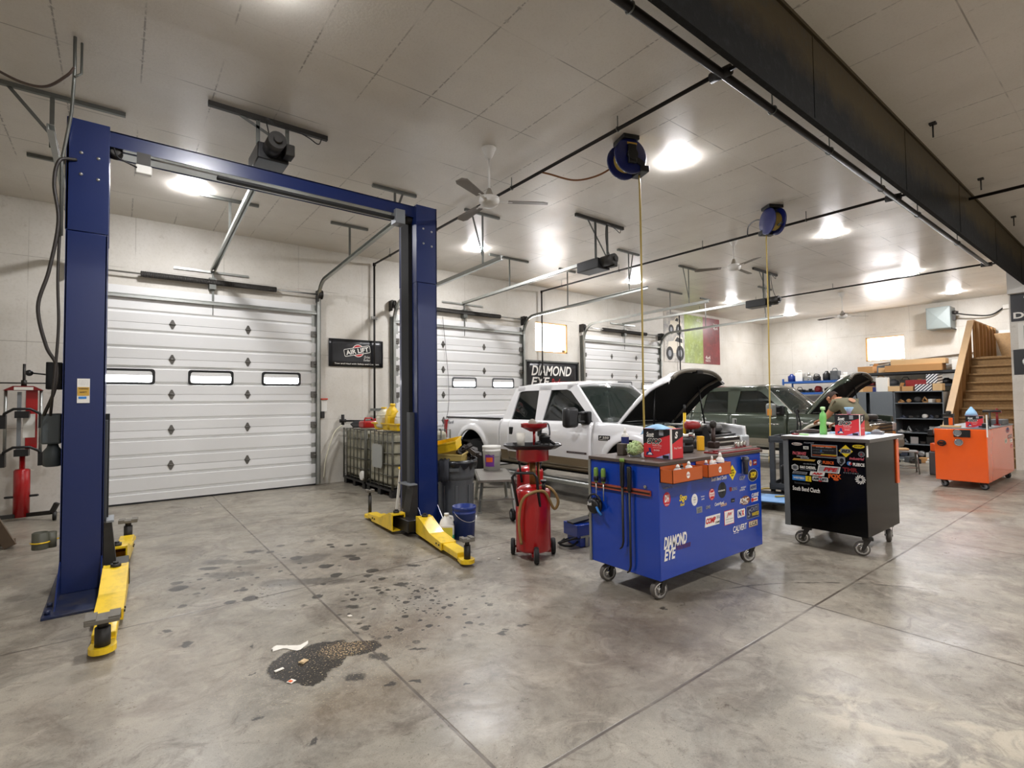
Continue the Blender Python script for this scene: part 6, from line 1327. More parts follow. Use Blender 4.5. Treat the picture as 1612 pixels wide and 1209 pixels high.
    b = MB(); c_ = rows[12][8]+n_*2; b.box(c_.x-.09, c_.x+.05, c_.y-.02, c_.y+.06, c_.z-.02, c_.z+.02); b.build('hood_latch', BLACK, hd, True)
    for x in (R0+.3, R0+W-.3):
        b = MB(); p = rows[8][2 if x < R0+.6 else 14]+n_*1.6; b.tube([OX+Vector((x, 4.3, 1.08)), p], .012); b.build('hood_strut', BLACK, t, True)
    # front
    b = MB(); Bx(b, R0+.32, R0+W-.32, 3.74, 3.82, .72, 1.0, .02); b.build('grille_shell', CHROME, t, True)
    b = MB()
    for k in range(4): Bx(b, R0+.38, R0+W-.38, 3.725, 3.743, .75+.065*k, .79+.065*k)
    b.build('grille', BLACK, t, True)
    for s in (0, 1):
        x0 = R0+.06 if s == 0 else R0+W-.31; b = MB(); Bx(b, x0, x0+.25, 3.74, 3.88, .82, 1.0, .03); b.build('headlight', LENS, t, True)
        b = MB(); Bx(b, x0-.01, x0+.24, 3.75, 3.88, .73, .81, .02); b.build('turn_signal', mat('amber', '#c9812a', .3), t, True)
    b = MB(); Bx(b, R0+.0, R0+W, 3.62, 3.78, .48, .68, .05); Bx(b, R0+.05, R0+W-.05, 3.66, 3.78, .34, .47, .03); b.build('front_bumper', CHROME if not green else GALV, t, True)
    # running boards, wheels, wells
    for x0 in (R0-.06, R0+W-.10):
        b = MB(); Bx(b, x0, x0+.16, 5.05, 7.75, .24, .31, .02); b.build('running_board', GALV, t, True)
    b = MB(); Bx(b, xl+.15, xr-.15, 3.8, 9.3, .38, .55); Bx(b, xl+.1, xr-.1, 7.9, 8.85, .55, .74); b.build('chassis', SOOT, t, True)
    for u in (FA, RA):
        for s in (1, -1): wheel(t, R0+.05+dx if s > 0 else R0+W-.05+dx, u+dy, .40, s)
        for s in (1, -1):
            xa = R0+.06 if s > 0 else R0+W-.06; b = MB()
            b.grid([[OX+Vector((xa+s*d_, u+(AR+.015)*math.cos(R(a)), .42+1.06*(AR+.015)*math.sin(R(a)))) for a in range(-5, 186, 10)] for d_ in (0, .38)])
            b.poly([OX+Vector((xa+s*.38, u+(AR+.015)*math.cos(R(a)), .42+1.06*(AR+.015)*math.sin(R(a)))) for a in range(-5, 186, 10)]); b.build('wheel_well', SOOT, t, True)
    # mirrors
    for s in (0, 1):
        X = lambda d: dx+(R0+.06-d if s == 0 else R0+W-.06+d); b = MB()
        b.tube([(X(-.02), 5.30+dy, 1.33), (X(.14), 5.36+dy, 1.33)], .02); b.tube([(X(-.02), 5.30+dy, 1.2), (X(.14), 5.36+dy, 1.2)], .02); b.box(min(X(-.03), X(.05)), max(X(-.03), X(.05)), 5.24+dy, 5.42+dy, 1.16, 1.36, .02)
        a = b.build('mirror_arm', BLACK, t, True); b = MB(); b.box(min(X(.14), X(.39)), max(X(.14), X(.39)), 5.33+dy, 5.47+dy, 1.12, 1.42, .05); b.build('mirror_head', BLACK if not green else mat('mirror_grey', '#70736f', .3), a, True)
        if green: b = MB(); b.box(min(X(.38), X(.4)), max(X(.38), X(.4)), 5.33+dy, 5.42+dy, 1.16, 1.3, .008); b.build('amber_lens', mat('amber', '#c9812a', .3), a, True)
    for u in (7.10, 6.33):
        b = MB(); Bx(b, R0-.012, R0+.03, u-.055, u+.055, .93, 1.07, .012); h_ = b.build('door_handle', BLACK if not green else GALV, t, True)
        b = MB(); Bx(b, R0-.03, R0-.012, u-.04, u-.02, .95, 1.05, .004); b.build('lever', BLACK, h_, True)
    O = OX+Vector((R0, 0, 0)); Rn = (0, -1, 0)
    if not green:
        sticker(t, O+Vector((0, 4.93, .98)), Rn, FU, 'rect', .22, .075, TEXTK, [('F 250', TEXTW, 0, .12, .8, .4, .1, .03), ('SUPER DUTY', TEXTW, 0, -.3, .8, .16)], name='fender_badge')
        sticker(t, O+Vector((-.012, 5.48, .735)), Rn, FU, 'rect', .42, .03, mat('dark_badge', '#3b2220', .4), [('POWER STROKE', TEXTG, 0, 0, .8, .4)], name='door_badge')
        sticker(t, O+Vector((.012, 9.18, 1.09)), Rn, FU, None, .26, .085, TEXTG, [('4x4', TEXTG, 0, .15, 1, .8, .25, .04)], name='bed_decal')
    else:
        for u, l_ in ((6.7, .18), (5.55, .22)):
            b = MB(); b.cyl((R0+dx-.008, u+dy, .97), (R0+dx-.008, u-l_+dy, .965), .012, n=8); b.build('body_badge', CHROME, t, True)
        b = MB(); b.lathe((R0+dx+.01, 4.9+dy, 1.0), (-1, 0, 0), [(.06, 0), (.05, .012), (.001, .015)], 14); b.box(R0+dx, R0+dx+.008, 4.7+dy, 4.9+dy, .99, 1.01); b.build('fender_badge', CHROME, t, True)
        for c in (FA, RA):
            b = MB(); b.tube([(R0+dx-.022, c+dy+(AR+.03)*math.cos(R(a)), .42+1.06*(AR+.03)*math.sin(R(a))) for a in range(4, 177, 8)], .035, 8); b.build('arch_trim', mat('trim_beige', '#c6c1b0', .4), t, True)
    return t
CW = mat('truck_white', '#e6e6e6', .22, coat=.6); CT = mat('truck_tan', '#84745a', .3, .3, coat=.4); CG = mat('truck_green', '#3f473c', .2, .35, coat=.7); CGL = mat('truck_green_lower', '#8f8a7b', .3, .3, coat=.4)
pickup(0, 0, CW, CT, 'white crew cab pickup with tan lower body and its hood raised', True, False)
pickup(5.72, -.22, CG, CGL, 'dark green crew cab pickup with its hood raised, behind the white one', True, True)
# ------------------------------------------------------------------ far end: stairs
st = thing('staircase', 'wooden stairs with sloping stud guard wall, right rear behind the orange toolbox', 'stairs', (16, 2.5, 0))
NS, RI, TRD, SX = 12, .208, .219, 14.8
PINE = mat('pine_stud', '#9f7747', .6, var=.2, vs=7); PINEL = mat('pine_cap', '#bfa079', .55, var=.12, vs=6)
for k in range(NS):
    b = MB(); x = SX+TRD*k; b.box(x-.045, x+TRD, 1.96, 3.02, RI*(k+1)-.045, RI*(k+1), .008); b.box(x, x+.02, 1.96, 3.02, RI*k, RI*(k+1)-.035); b.build('step', OSB, st, True)
b = MB(); b.prism([(SX, 3.02, 0), (SX+NS*TRD, 3.02, NS*RI), (SX+NS*TRD, 3.02, NS*RI-.3), (SX+.35, 3.02, 0)], (0, .04, 0)); b.build('stringer', PINE, st, True)
zl = NS*RI; xl_ = SX+NS*TRD
b = MB(); b.box(xl_, WX-.005, 1.96, 3.02, zl-.12, zl); b.build('landing', OSB, st, True)
sl = RI/TRD; gz = lambda x: .93+(x-14.9)*sl
for k in range(8):
    x = 14.86+.4*k
    if x > 17.55: break
    b = MB(); b.box(x-.02, x+.02, 3.03, 3.12, max(0, (x-SX)*sl-.25), gz(x)-.02); b.build('stud', PINE, st, True)
b = MB(); b.prism([(14.86, 3.13, max(0, 0)), (14.86, 3.13, gz(14.86)-.03), (17.58, 3.13, gz(17.58)-.03), (17.58, 3.13, zl-.2), (15.2, 3.13, 0)], (0, .012, 0)); b.build('guard_panel', PINE, st, True)
b = MB(); b.bar((14.82, 3.09, gz(14.82)), (17.6, 3.09, gz(17.6)), .13, .04); b.bar((14.84, 3.09, 0), (14.84, 3.09, gz(14.84)), .1, .05); b.build('guard_cap', PINEL, st, True)
b = MB(); b.box(17.6, WX-.01, 3.03, 3.14, gz(17.6)-.03, gz(17.6)+.02); b.box(17.6, WX-.01, 3.03, 3.06, zl, gz(17.6)-.03); b.build('landing_guard', PINE, st, True)
for k in range(6): b = MB(); b.box(17.7+.42*k, 17.74+.42*k, 2.95, 3.03, zl, gz(17.6)-.03); b.build('stud', PINE, st, True)
b = MB(); b.prism([(18.6, 2.65, zl+.01), (18.63, 2.15, zl+.01), (18.95, 2.35, zl+.72), (18.92, 2.85, zl+.72)], (.02, 0, .01)); tag(b.build('osb_sheet', OSB), 'sheet of chipboard leaning at the top of the stairs', 'board')
b = MB(); b.bar((17.7, 3.0, zl+.03), (18.3, 2.6, zl+.05), .14, .04); tag(b.build('plank', PINEL), 'short pale plank lying at the top of the stairs', 'plank')
b = MB(); b.box(19.9, 19.95, 1.95, 3.02, zl, zl+.9); struct(b.build('trim_2', WHITE))
# wall heater
t = thing('wall_heater', 'grey box heater hanging on the far wall left of the stairs', 'heater', (19.95, 4.2, 3.92))
b = MB(); b.box(-.25, .34, -.29, .29, -.33, .33, .01); b.build('housing', mat('heater_grey', '#7b8483', .45, var=.05), t)
b = MB(); b.prism([(-.255, -.27, .31), (-.255, .27, .31), (-.30, 0, 0)], (.004, 0, 0)); b.prism([(-.255, -.27, -.31), (-.255, .27, -.31), (-.30, 0, 0)], (.004, 0, 0)); b.prism([(-.255, -.27, .31), (-.255, -.27, -.31), (-.30, 0, 0)], (.004, 0, 0)); b.prism([(-.255, .27, .31), (-.255, .27, -.31), (-.30, 0, 0)], (.004, 0, 0)); b.build('front_grille', mat('heater_front', '#868f8d', .45), t)
b = MB(); b.box(-.2, .34, -.31, -.29, -.36, -.33); b.cyl((0, -.29, .15), (0, -.42, .12), .05); b.box(.0, .08, -.36, -.29, -.1, .2); b.build('gas_valve', IRON, t)
b = MB(); b.tube(spline([(.0, -.4, .1), (.1, -.7, .02), (.25, -1.1, -.02), (.34, -1.4, .18)]), .02); b.build('cable', BLACK, t); b = MB(); b.box(.28, .345, -1.5, -1.36, .12, .24, .006); b.build('outlet', WPLAS, t)
# ------------------------------------------------------------------ grey cabinets
CABG = mat('cabinet_grey', '#6f767b', .4, .1, var=.05); CABD = mat('cabinet_inside', '#1c1d1f', .6)
def shell(b, x0, x1, y0, y1, z1):
    b.box(x0, x1, y0, y0+.02, 0, z1); b.box(x0, x1, y1-.02, y1, 0, z1); b.box(x0, x1, y0, y1, z1-.02, z1); b.box(x0, x1, y0, y1, 0, .06); b.box(x1-.02, x1, y0, y1, 0, z1)
ct = thing('storage_cabinet', 'open grey steel shelf cabinet full of parts, left of the stairs', 'cabinet', (15.5, 3.75, 0))
b = MB(); shell(b, 15.2, 15.75, 3.2, 4.16, 1.66); b.build('case', CABG, ct, True)
b = MB(); b.box(15.21, 15.73, 3.22, 4.14, .06, .07); b.box(15.715, 15.728, 3.225, 4.135, .07, 1.635); b.build('lining', CABD, ct, True)
for z in (.36, .64, .98, 1.36):
    b = MB(); b.box(15.21, 15.72, 3.225, 4.135, z, z+.02); b.build('shelf', CABG, ct, True)
rnd = random.Random(11)
PC = [mat('part_silver', '#b5b7b5', .35, .5), IRON, WPLAS, CABD, mat('part_dark', '#3b3a39', .5), CARD, GREYM, mat('part_bluegrey', '#454c5c', .4)]
kinds = ['silver', 'dark iron', 'white', 'black', 'charcoal', 'cardboard-coloured', 'grey', 'blue-grey']
posn = ['at the stair end', 'second from the stair end', 'third from the stair end', 'in the middle', 'fifth from the stair end', 'next to the closed door', 'at the closed-door end']
for si, z in enumerate((.071, .381, .661, 1.001, 1.381)):
    y = 3.28; k = 0
    while y < 4.05:
        wd = rnd.uniform(.09, .17); h = rnd.uniform(.05, .19); ki = rnd.randrange(len(PC)) if si != 4 else rnd.choice((5, 4, 6, 2)); b = MB()
        x = rnd.uniform(15.32, 15.45); M = Matrix.Translation((x, y+wd/2, z)) @ Matrix.Rotation(rnd.uniform(-.35, .35), 4, 'Z')
        b.M = M
        q = rnd.random()
        if q < .4: b.box(-.08, .08, -wd*.45, wd*.45, 0, h, .008)
        elif q < .7: b.lathe((-.07, 0, h*.5), (1, 0, 0), [(h*.25, 0), (h*.5, .01), (h*.5, .06), (h*.35, .08), (h*.35, .14)], 14)
        else: b.tube([(-.07, -wd*.4, .02), (0, wd*.1, h*.7), (.03, wd*.4, .03)], .02, 8); b.box(-.07, .07, -wd*.4, wd*.4, 0, .03)
        tag(b.build('spare_part', PC[ki]), '%s part %s on the %s shelf of the open cabinet' % (kinds[ki], posn[min(k, 6)], ('bottom', 'second', 'middle', 'fourth', 'top')[si]), 'spare part', 'parts in the open cabinet')
        y += wd+.02; k += 1
ct2 = thing('storage_cabinet', 'closed grey two-door steel cabinet behind the leaning man', 'cabinet', (15.5, 4.65, 0))
b = MB(); shell(b, 15.2, 15.75, 4.17, 5.08, 1.66); b.build('case', CABG, ct2, True)
for y0, y1, o_ in ((4.18, 4.66, 0), (4.74, 5.07, .02)):
    b = MB(); b.box(15.17-o_, 15.198-o_, y0, y1, .06, 1.64, .004); d_ = b.build('door', CABG, ct2, True)
    b = MB(); b.box(15.15-o_, 15.17-o_, y0+.04 if o_ else y1-.07, y0+.07 if o_ else y1-.04, .9, 1.02); b.build('handle', BLACK, d_, True)
b = MB(); b.box(15.15, 15.168, 4.22, 4.3, .72, .86, .01); b.box(15.13, 15.15, 4.24, 4.28, .76, .8); b.build('padlock', BLACK, ct2, True)
# cartons and clutter on the cabinets (and the shelf behind)
def crate(lab, x, y, z, d, m, rz=0, flap=False):
    b = MB(); b.M = Matrix.Translation((x, y, z)) @ Matrix.Rotation(R(rz), 4, 'Z'); b.box(-d[0]/2, d[0]/2, -d[1]/2, d[1]/2, 0, d[2], .004)
    b.box(-d[0]/2-.002, -d[0]/2, -.02, .02, d[2]*.2, d[2])
    if flap: b.prism([(-d[0]/2, -d[1]/2, d[2]), (d[0]/2, -d[1]/2, d[2]), (d[0]/2, -d[1]*.62, d[2]+.08), (-d[0]/2, -d[1]*.62, d[2]+.08)], (0, 0, .004))
    return tag(b.build('carton', m), lab, 'box', 'boxes on and behind the cabinets')
STR = None
g = G('striped_carton'); P_ = g.sep(g.tc); sm_ = g.ma('PINGPONG', g.ma('ADD', P_[1], P_[2]), .035); g.set('Base Color', g.mix(g.ramp(sm_, .016, .019), '#e4e4e2', '#23283a')); g.set('Roughness', .5); STR = g.m
crate('white carton with a printed picture standing on the closed cabinet', 15.45, 4.45, 1.662, (.2, .25, .36), WPLAS, 4)
crate('small light carton on the cabinet right of the white carton', 15.45, 4.18, 1.662, (.3, .24, .13), CARDL, 0, True)
crate('brown carton, second from the white carton on the cabinets', 15.5, 3.93, 1.662, (.3, .22, .12), CARD, 6)
crate('striped navy and white carton lying on the open cabinet', 15.45, 3.62, 1.662, (.3, .32, .16), STR, 12)
crate('tilted striped carton on top right of the open cabinet', 15.5, 3.42, 1.84, (.3, .22, .22), STR, -6)
crate('small tan carton at the stair end of the open cabinet', 15.4, 3.32, 1.662, (.25, .18, .17), CARDL)
crate('dark red carton at the rear of the open cabinet', 15.66, 3.8, 1.662, (.14, .42, .28), REDD)
crate('small brown carton at the left end of the closed cabinet', 15.45, 4.72, 1.662, (.3, .22, .14), CARD, -8)
crate('tan carton at the far left edge of the closed cabinet', 15.45, 4.97, 1.662, (.3, .2, .1), CARDL, 10)
crate('small blue carton on the closed cabinet left of the white carton', 15.36, 4.62, 1.662, (.12, .1, .12), TEXTN, 0)
# racks along the far wall
RACKB = mat('rack_blue', '#2d5ea8', .4, .2); RACKK = mat('rack_dark', '#2b2d30', .5)
def rack(lab, y0, y1, x0, x1, levels, m, zt):
    t = thing('parts_rack', lab, 'rack', ((x0+x1)/2, (y0+y1)/2, 0))
    for x in (x0, x1-.05):
        for y in (y0, y1-.05): b = MB(); b.box(x, x+.05, y, y+.05, 0, zt); b.build('upright', m, t, True)
    for z in levels:
        b = MB(); b.box(x0, x1, y0, y1, z-.02, z); b.box(x0-.01, x0+.02, y0, y1, z-.07, z); b.box(x1-.02, x1+.01, y0, y1, z-.07, z); b.build('shelf', m, t, True)
    return t
rack('blue steel parts rack along the far wall behind the green pickup', 6.3, 8.62, 19.2, 20.0, (.5, 1.1, 1.72, 2.12), RACKB, 2.22)
rack('dark steel rack along the far wall behind the cabinets', 3.35, 6.2, 19.1, 20.1, (.6, 1.3, 1.9, 2.3), RACKK, 2.34)
rnd = random.Random(5)
spots = []
RN = ['grey', 'black', 'white', 'blue', 'dark iron', 'tan', 'silver', 'red']; RM = [GREY, BLACK, WPLAS, PBLUE, IRON, CARD, STEEL, REDD]
ordn = ['leftmost', 'second from the left', 'third from the left', 'fourth from the left', 'fifth from the left', 'sixth from the left', 'seventh from the left', 'eighth from the left', 'ninth from the left', 'rightmost']
def fill(z, y1, y0, x, hm, where, n, kinds):
    w_ = (y1-y0)/n
    for k in range(n):
        y = y1-w_*(k+.5); ki = kinds[k % len(kinds)]; h = hm*rnd.uniform(.55, 1); b = MB(); b.M = Matrix.Translation((x+rnd.uniform(-.05, .05), y, z+.001)); q = (k*7+int(z*10)) % 4; r_ = w_*.42
        if q == 0: b.box(-.14, .14, -r_, r_, 0, h, .015); b.tube([(-.05, -r_*.7, h), (-.05, -r_*.4, h+.08), (-.05, r_*.4, h+.08), (-.05, r_*.7, h)], .012)
        elif q == 1: b.lathe((0, 0, 0), (0, 0, 1), [(r_*.85, 0), (r_, h*.1), (r_, h*.7), (r_*.5, h*.85), (r_*.4, h)], 18)
        elif q == 2: b.lathe((-.15, 0, r_*.8), (1, 0, 0), [(r_*.4, 0), (r_*.8, .03), (r_*.8, .2), (r_*.5, .24), (r_*.5, .3)], 16); b.box(-.1, .1, -r_*.7, r_*.7, 0, .05); b.tube(spline([(-.1, -r_*.6, r_), (-.12, -r_*.8, h*1.1), (-.12, r_*.3, h*1.2), (-.1, r_*.6, r_)]), .014)
        else: b.box(-.13, .13, -r_, r_, 0, h*.6, .02); b.cyl((0, 0, h*.6), (0, 0, h), r_*.45); b.cyl((-.13, 0, h*.3), (-.18, 0, h*.3), r_*.3)
        tag(b.build('stored_part', RM[ki]), '%s stored part, %s on the %s' % (RN[ki], ordn[k if k < n-1 else 9], where), 'stored part', 'parts on the far racks')
fill(2.121, 8.55, 6.5, 19.45, .34, 'top shelf of the blue rack', 7, [3, 2, 6, 4, 1, 0, 2])
fill(1.721, 8.55, 6.4, 19.45, .19, 'second shelf of the blue rack', 7, [5, 4, 1, 7, 1, 2, 4])
fill(1.101, 8.5, 6.4, 19.45, .3, 'third shelf of the blue rack', 5, [1, 1, 4, 0, 7])
fill(1.901, 6.1, 3.5, 19.4, .25, 'upper shelf of the dark rack', 8, [7, 5, 0, 4, 5, 7, 1, 5])
crate('small carton on top of the dark rack below the window', 19.4, 6.0, 2.301, (.4, .42, .22), CARD, 0, True)
crate('crumpled tan carton piece beside the small carton on the dark rack', 19.45, 5.6, 2.301, (.3, .2, .16), CARDL, 15)
b = MB(); b.M = Matrix.Translation((19.3, 4.72, 2.301)); b.box(-.25, .25, -.7, .7, 0, .2, .004); tag(b.build('carton', CARD), 'long brown carton on the dark rack, lower of two', 'box', 'boxes on and behind the cabinets')
b = MB(); b.M = Matrix.Translation((19.35, 4.62, 2.505)) @ Matrix.Rotation(.05, 4, 'Z'); b.box(-.25, .25, -.66, .66, 0, .16, .004); tag(b.build('carton', CARDL), 'long brown carton stacked on another, right of the window', 'box', 'boxes on and behind the cabinets')
b = MB(); b.bar((20.0, 6.1, 2.56), (20.05, 3.4, 2.78), .12, .04); tag(b.build('trim_board', WPLAS), 'long white board leaning on the far wall behind the brown cartons', 'board'); b = MB(); b.bar((19.9, 5.9, 2.62), (19.95, 3.3, 2.82), .08, .03); tag(b.build('trim_board', mat('old_wood', '#5b4a38', .7, var=.3, vs=12)), 'long dark board above the white board on the far wall', 'board')
b = MB(); b.box(19.95, 20.0, 4.2, 6.1, 2.31, 2.62); tag(b.build('panel', mat('slate_panel', '#5f6a73', .5)), 'slate grey panel behind the brown cartons', 'panel')
crate('white carton at the stair end of the dark rack', 19.4, 3.62, 2.301, (.3, .42, .3), WPLAS, 0)
# ------------------------------------------------------------------ things on the floor, middle
ut = thing('utility_cart', 'dark grey utility cart between the two front toolboxes', 'utility cart', (8.1, 3.55, 0), R(10))
GC = mat('cart_grey', '#3d4044', .55)
for z in (.16, .86):
    b = MB(); b.box(-.3, .3, -.22, .22, z, z+.04, .008); b.box(-.3, -.27, -.22, .22, z, z+.09); b.box(.27, .3, -.22, .22, z, z+.09); b.box(-.3, .3, -.22, -.2, z, z+.09); b.box(-.3, .3, .2, .22, z, z+.09); b.build('shelf', GC, ut)
for x in (-.26, .26):
    for y in (-.18, .18):
        b = MB(); b.box(x-.035, x+.035, y-.035, y+.035, .16, .9, .006); b.build('leg', GC, ut); b = MB(); b.lathe((x, y-.02, .065), (0, 1, 0), [(.02, 0), (.06, .003), (.065, .02), (.06, .037), (.02, .04)], 16); b.box(x-.02, x+.02, y-.03, y+.03, .1, .17); b.build('caster', RUBBER, ut)
b = MB(); b.box(-.16, .16, -.12, .12, 0, .3, .02); b.cyl((-.16, 0, .2), (-.2, 0, .2), .07); b.tube(arc((0, 0, .28), .12, 0, 180, 10, (1, 0, 0)), .015); o = b.build('charger', BLACK); o.location = (8.15, 3.55, .21); o.rotation_euler.z = R(10); tag(o, 'black charger unit on the lower shelf of the grey utility cart', 'charger')
b = MB(); b.tube(spline([(8.0, 3.4, 1.32), (7.98, 3.38, 1.15), (8.0, 3.4, .99)]), .012); b.tube(spline([(8.1, 3.42, 1.3), (8.13, 3.4, 1.1), (8.1, 3.42, .99)]), .012); b.tube(arc((8.05, 3.41, 1.3), .05, 0, 180, 8), .012); tag(b.build('charger_leads', SOOT), 'black looped leads standing on the grey utility cart', 'cable')
b = MB(); b.cyl((7.92, 3.42, .903), (7.93, 3.42, .98), .03); b.lathe((7.92, 3.42, .98), (0, 0, 1), [(.03, 0), (.04, .02), (.04, .05), (.02, .06)], 14); tag(b.build('grease_pot', BLACK), 'small black pot at the front of the grey utility cart', 'pot')
mt = thing('creeper', 'low dark creeper with a pale blue pad on the floor behind the blue toolbox', 'creeper', (7.45, 3.52, 0), R(20))
b = MB(); b.box(-.5, .5, -.24, .24, .09, .11, .005); b.build('deck', SOOT, mt); b = MB(); b.box(-.49, .1, -.23, .23, .111, .13, .008); b.build('pad', mat('pad_blue', '#7ba6d6', .6), mt)
for x in (-.45, .45):
    for y in (-.2, .2): b = MB(); b.bar((x, y, .02), (x, y, .09), .03, .03); b.cyl((x, y-.015, .03), (x, y+.015, .03), .03, n=12); b.build('wheel', BLACK, mt)
b = MB(); b.tube(spline([(7.85, 3.45, .35), (7.9, 3.6, .03), (8.0, 4.0, .012), (8.6, 4.2, .012), (8.75, 3.7, .012), (8.3, 3.15, .012), (7.9, 3.0, .05), (7.6, 3.2, .145), (7.3, 3.42, .145)]), .012); tag(b.build('air_hose', BHOSE), 'tan air hose curling on the floor over the blue creeper', 'hose')
sl_ = thing('step_stool', 'small folding step stool between the black and orange toolboxes', 'step stool', (12.55, 3.3, 0), R(20))
b = MB(); b.box(-.18, .18, -.22, .22, .42, .445, .006); b.build('seat', mat('grey_seat', '#8b8a84', .5), sl_)
for y in (-.19, .19): b = MB(); b.tube([(-.2, y*1.15, 0), (-.14, y, .43), (.14, y, .43), (.2, y*1.15, 0)], .013); b.build('leg_frame', GALV, sl_)
b = MB(); b.tube([(-.18, -.21, .12), (-.18, .21, .12)], .01); b.tube([(.18, -.21, .12), (.18, .21, .12)], .01); b.build('rung', GALV, sl_)
bx('parts_bag', 'tan parts bag lying on the folding step stool', 'bag', (12.5, 3.32, .446), (.16, .22, .05), CARDL, R(30), .02)
bx('storage_bin', 'grey plastic bin on the floor left of the orange toolbox', 'bin', (12.7, 2.78, 0), (.35, .28, .45), GREY, R(10), .02)
bx('tool_bag', 'small orange case on the grey bin beside the orange toolbox', 'case', (12.7, 2.78, .452), (.26, .22, .16), ORANGE, R(5), .015)
rnd = random.Random(3); fk = ['black', 'white', 'tan', 'dark', 'grey', 'white and grey', 'small black', 'dark red', 'beige']
fm = [BLACK, WPLAS, CARD, IRON, GREY, GALV, SOOT, REDD, CARDL]
for k in range(9):
    y = 3.2+.13*k; x = 14.45+.12*(k % 3); b = MB(); b.M = Matrix.Translation((x, y, 0)) @ Matrix.Rotation(k*.7, 4, 'Z'); h = (.08, .05, .12, .07, .14, .05, .06, .1, .05)[k]
    b.box(-.1, .1, -.06, .06, 0, h, .01)
    if k % 2: b.tube(spline([(-.1, 0, h), (0, .05, h+.05), (.1, 0, h*.5)]), .02)
    tag(b.build('floor_part', fm[k]), '%s discarded part on the floor in front of the cabinets, %s' % (fk[k], ('at the stair end', 'second from the stairs', 'third from the stairs', 'fourth from the stairs', 'in the middle', 'sixth from the stairs', 'seventh from the stairs', 'eighth from the stairs', 'at the window end')[k]), 'part', 'parts on the floor by the cabinets')
# ------------------------------------------------------------------ man leaning into the green pickup
def skin(name, nodes, edges, m, parent, sub=2, root=0):
    me = bpy.data.meshes.new(name); me.from_pydata([n[0] for n in nodes], edges, []); me.materials.append(m)
    o = bpy.data.objects.new(name, me); COL.objects.link(o); o.parent = parent
    md = o.modifiers.new('skin', 'SKIN'); md.use_smooth_shade = True
    for k, n in enumerate(nodes):
        s = me.skin_vertices[0].data[k]; r = n[1]; s.radius = r if isinstance(r, tuple) else (r, r)
        s.use_root = (k == root)
    md = o.modifiers.new('sub', 'SUBSURF'); md.levels = sub; md.render_levels = sub
    dg = bpy.context.evaluated_depsgraph_get(); bpy.context.view_layer.update()
    me2 = bpy.data.meshes.new_from_object(o.evaluated_get(bpy.context.evaluated_depsgraph_get())); me2.materials.clear(); me2.materials.append(m)
    o.modifiers.clear(); o.data = me2; bpy.data.meshes.remove(me)
    for p in me2.polygons: p.use_smooth = True
    return o
pm = thing('person', 'man in olive shirt and tan trousers leaning over the fender into the green pickup engine', 'person', (10.42, 3.28, 0))
O_ = Vector((10.42, 3.28, 0))
f_ = Vector((.36, .93, 0)).normalized(); r_v = Vector((f_.y, -f_.x, 0))   # facing, his right
def at_(fwd, right, z): return tuple(f_*fwd+r_v*right+Vector((0, 0, z)))
pel, wst, chs, nck, hdp = (.0, .98), (.14, 1.15), (.46, 1.37), (.66, 1.44), (.78, 1.45)
body = [(at_(.04, 0, 1.0), (.09, .08)), (at_(.13, 0, 1.16), (.13, .105)), (at_(.31, 0, 1.36), (.165, .13)), (at_(.44, 0, 1.45), .10), (at_(.52, 0, 1.485), .058), (at_(.58, 0, 1.48), .06),
        (at_(.39, .19, 1.41), .075), (at_(.50, .26, 1.16), .052), (at_(.72, .20, 1.04), .038), (at_(.78, .19, 1.02), .03),
        (at_(.39, -.19, 1.41), .075), (at_(.54, -.24, 1.18), .052), (at_(.78, -.14, 1.10), .038), (at_(.84, -.12, 1.09), .03),
        (at_(.0, .09, .90), .07), (at_(.03, .13, .50), .055), (at_(-.05, .14, .1), .045),
        (at_(.0, -.09, .90), .07), (at_(-.06, -.13, .50), .055), (at_(-.24, -.14, .1), .045)]
edges = [(0, 1), (1, 2), (2, 3), (3, 4), (4, 5), (2, 6), (6, 7), (7, 8), (8, 9), (2, 10), (10, 11), (11, 12), (12, 13), (0, 14), (14, 15), (15, 16), (0, 17), (17, 18), (18, 19)]
bd = skin('body', body, edges, SKIN, pm)
bd.data.materials.append(mat('tan_trousers', '#7a5f3c', .85, var=.15, vs=10))
for p_ in bd.data.polygons:
    if p_.center.dot(f_) < .22 and p_.center.z < 1.24: p_.material_index = 1
# head with face, looking down into the engine bay
HM = Matrix.Translation(at_(.65, 0, 1.52)) @ Matrix((r_v, Vector((f_.x*.55, f_.y*.55, -.83)), Vector((f_.x*.83, f_.y*.83, .55)))).transposed().to_4x4()
b = MB(); b.M = HM     # local: x his right, y out of the face, z crown
rows = []
for i in range(13):
    t_ = PI*i/12; z = .118*math.cos(t_); rr = math.sin(t_)
    rows.append([(rr*(.075 if z > -.03 else .075-.022*(-.03-z)/.09)*math.cos(2*PI*k/18), rr*(.096 if z > -.02 else .088)*math.sin(2*PI*k/18)+(.012 if z < -.04 else 0), z) for k in range(18)])
b.grid(rows[1:-1], True, True); b.poly(rows[1]); b.poly(rows[-2])
b.prism([(-.014, .09, -.03), (.014, .09, -.03), (.006, .098, .02), (-.006, .098, .02)], (0, .018, -.008))
for s in (-1, 1): b.ball((s*.076, -.002, -.005), (.012, .025, .032), 10, 6)
b.box(-.025, .025, .088, .096, -.062, -.054, .003)
hd_ = b.build('head', SKIN, pm)
b = MB(); b.M = HM
for s in (-1, 1): b.ball((s*.03, .088, .008), (.012, .008, .008), 8, 5)
b.build('eyes', TEXTK, hd_)
b = MB(); b.M = HM; rows = []
for i in range(8):
    t_ = PI*.62*i/7+.02; rows.append([(.082*math.sin(t_)*math.cos(2*PI*k/18), .104*math.sin(t_)*math.sin(2*PI*k/18)-.012-(.02 if i > 4 else 0), .125*math.cos(t_)) for k in range(18)])
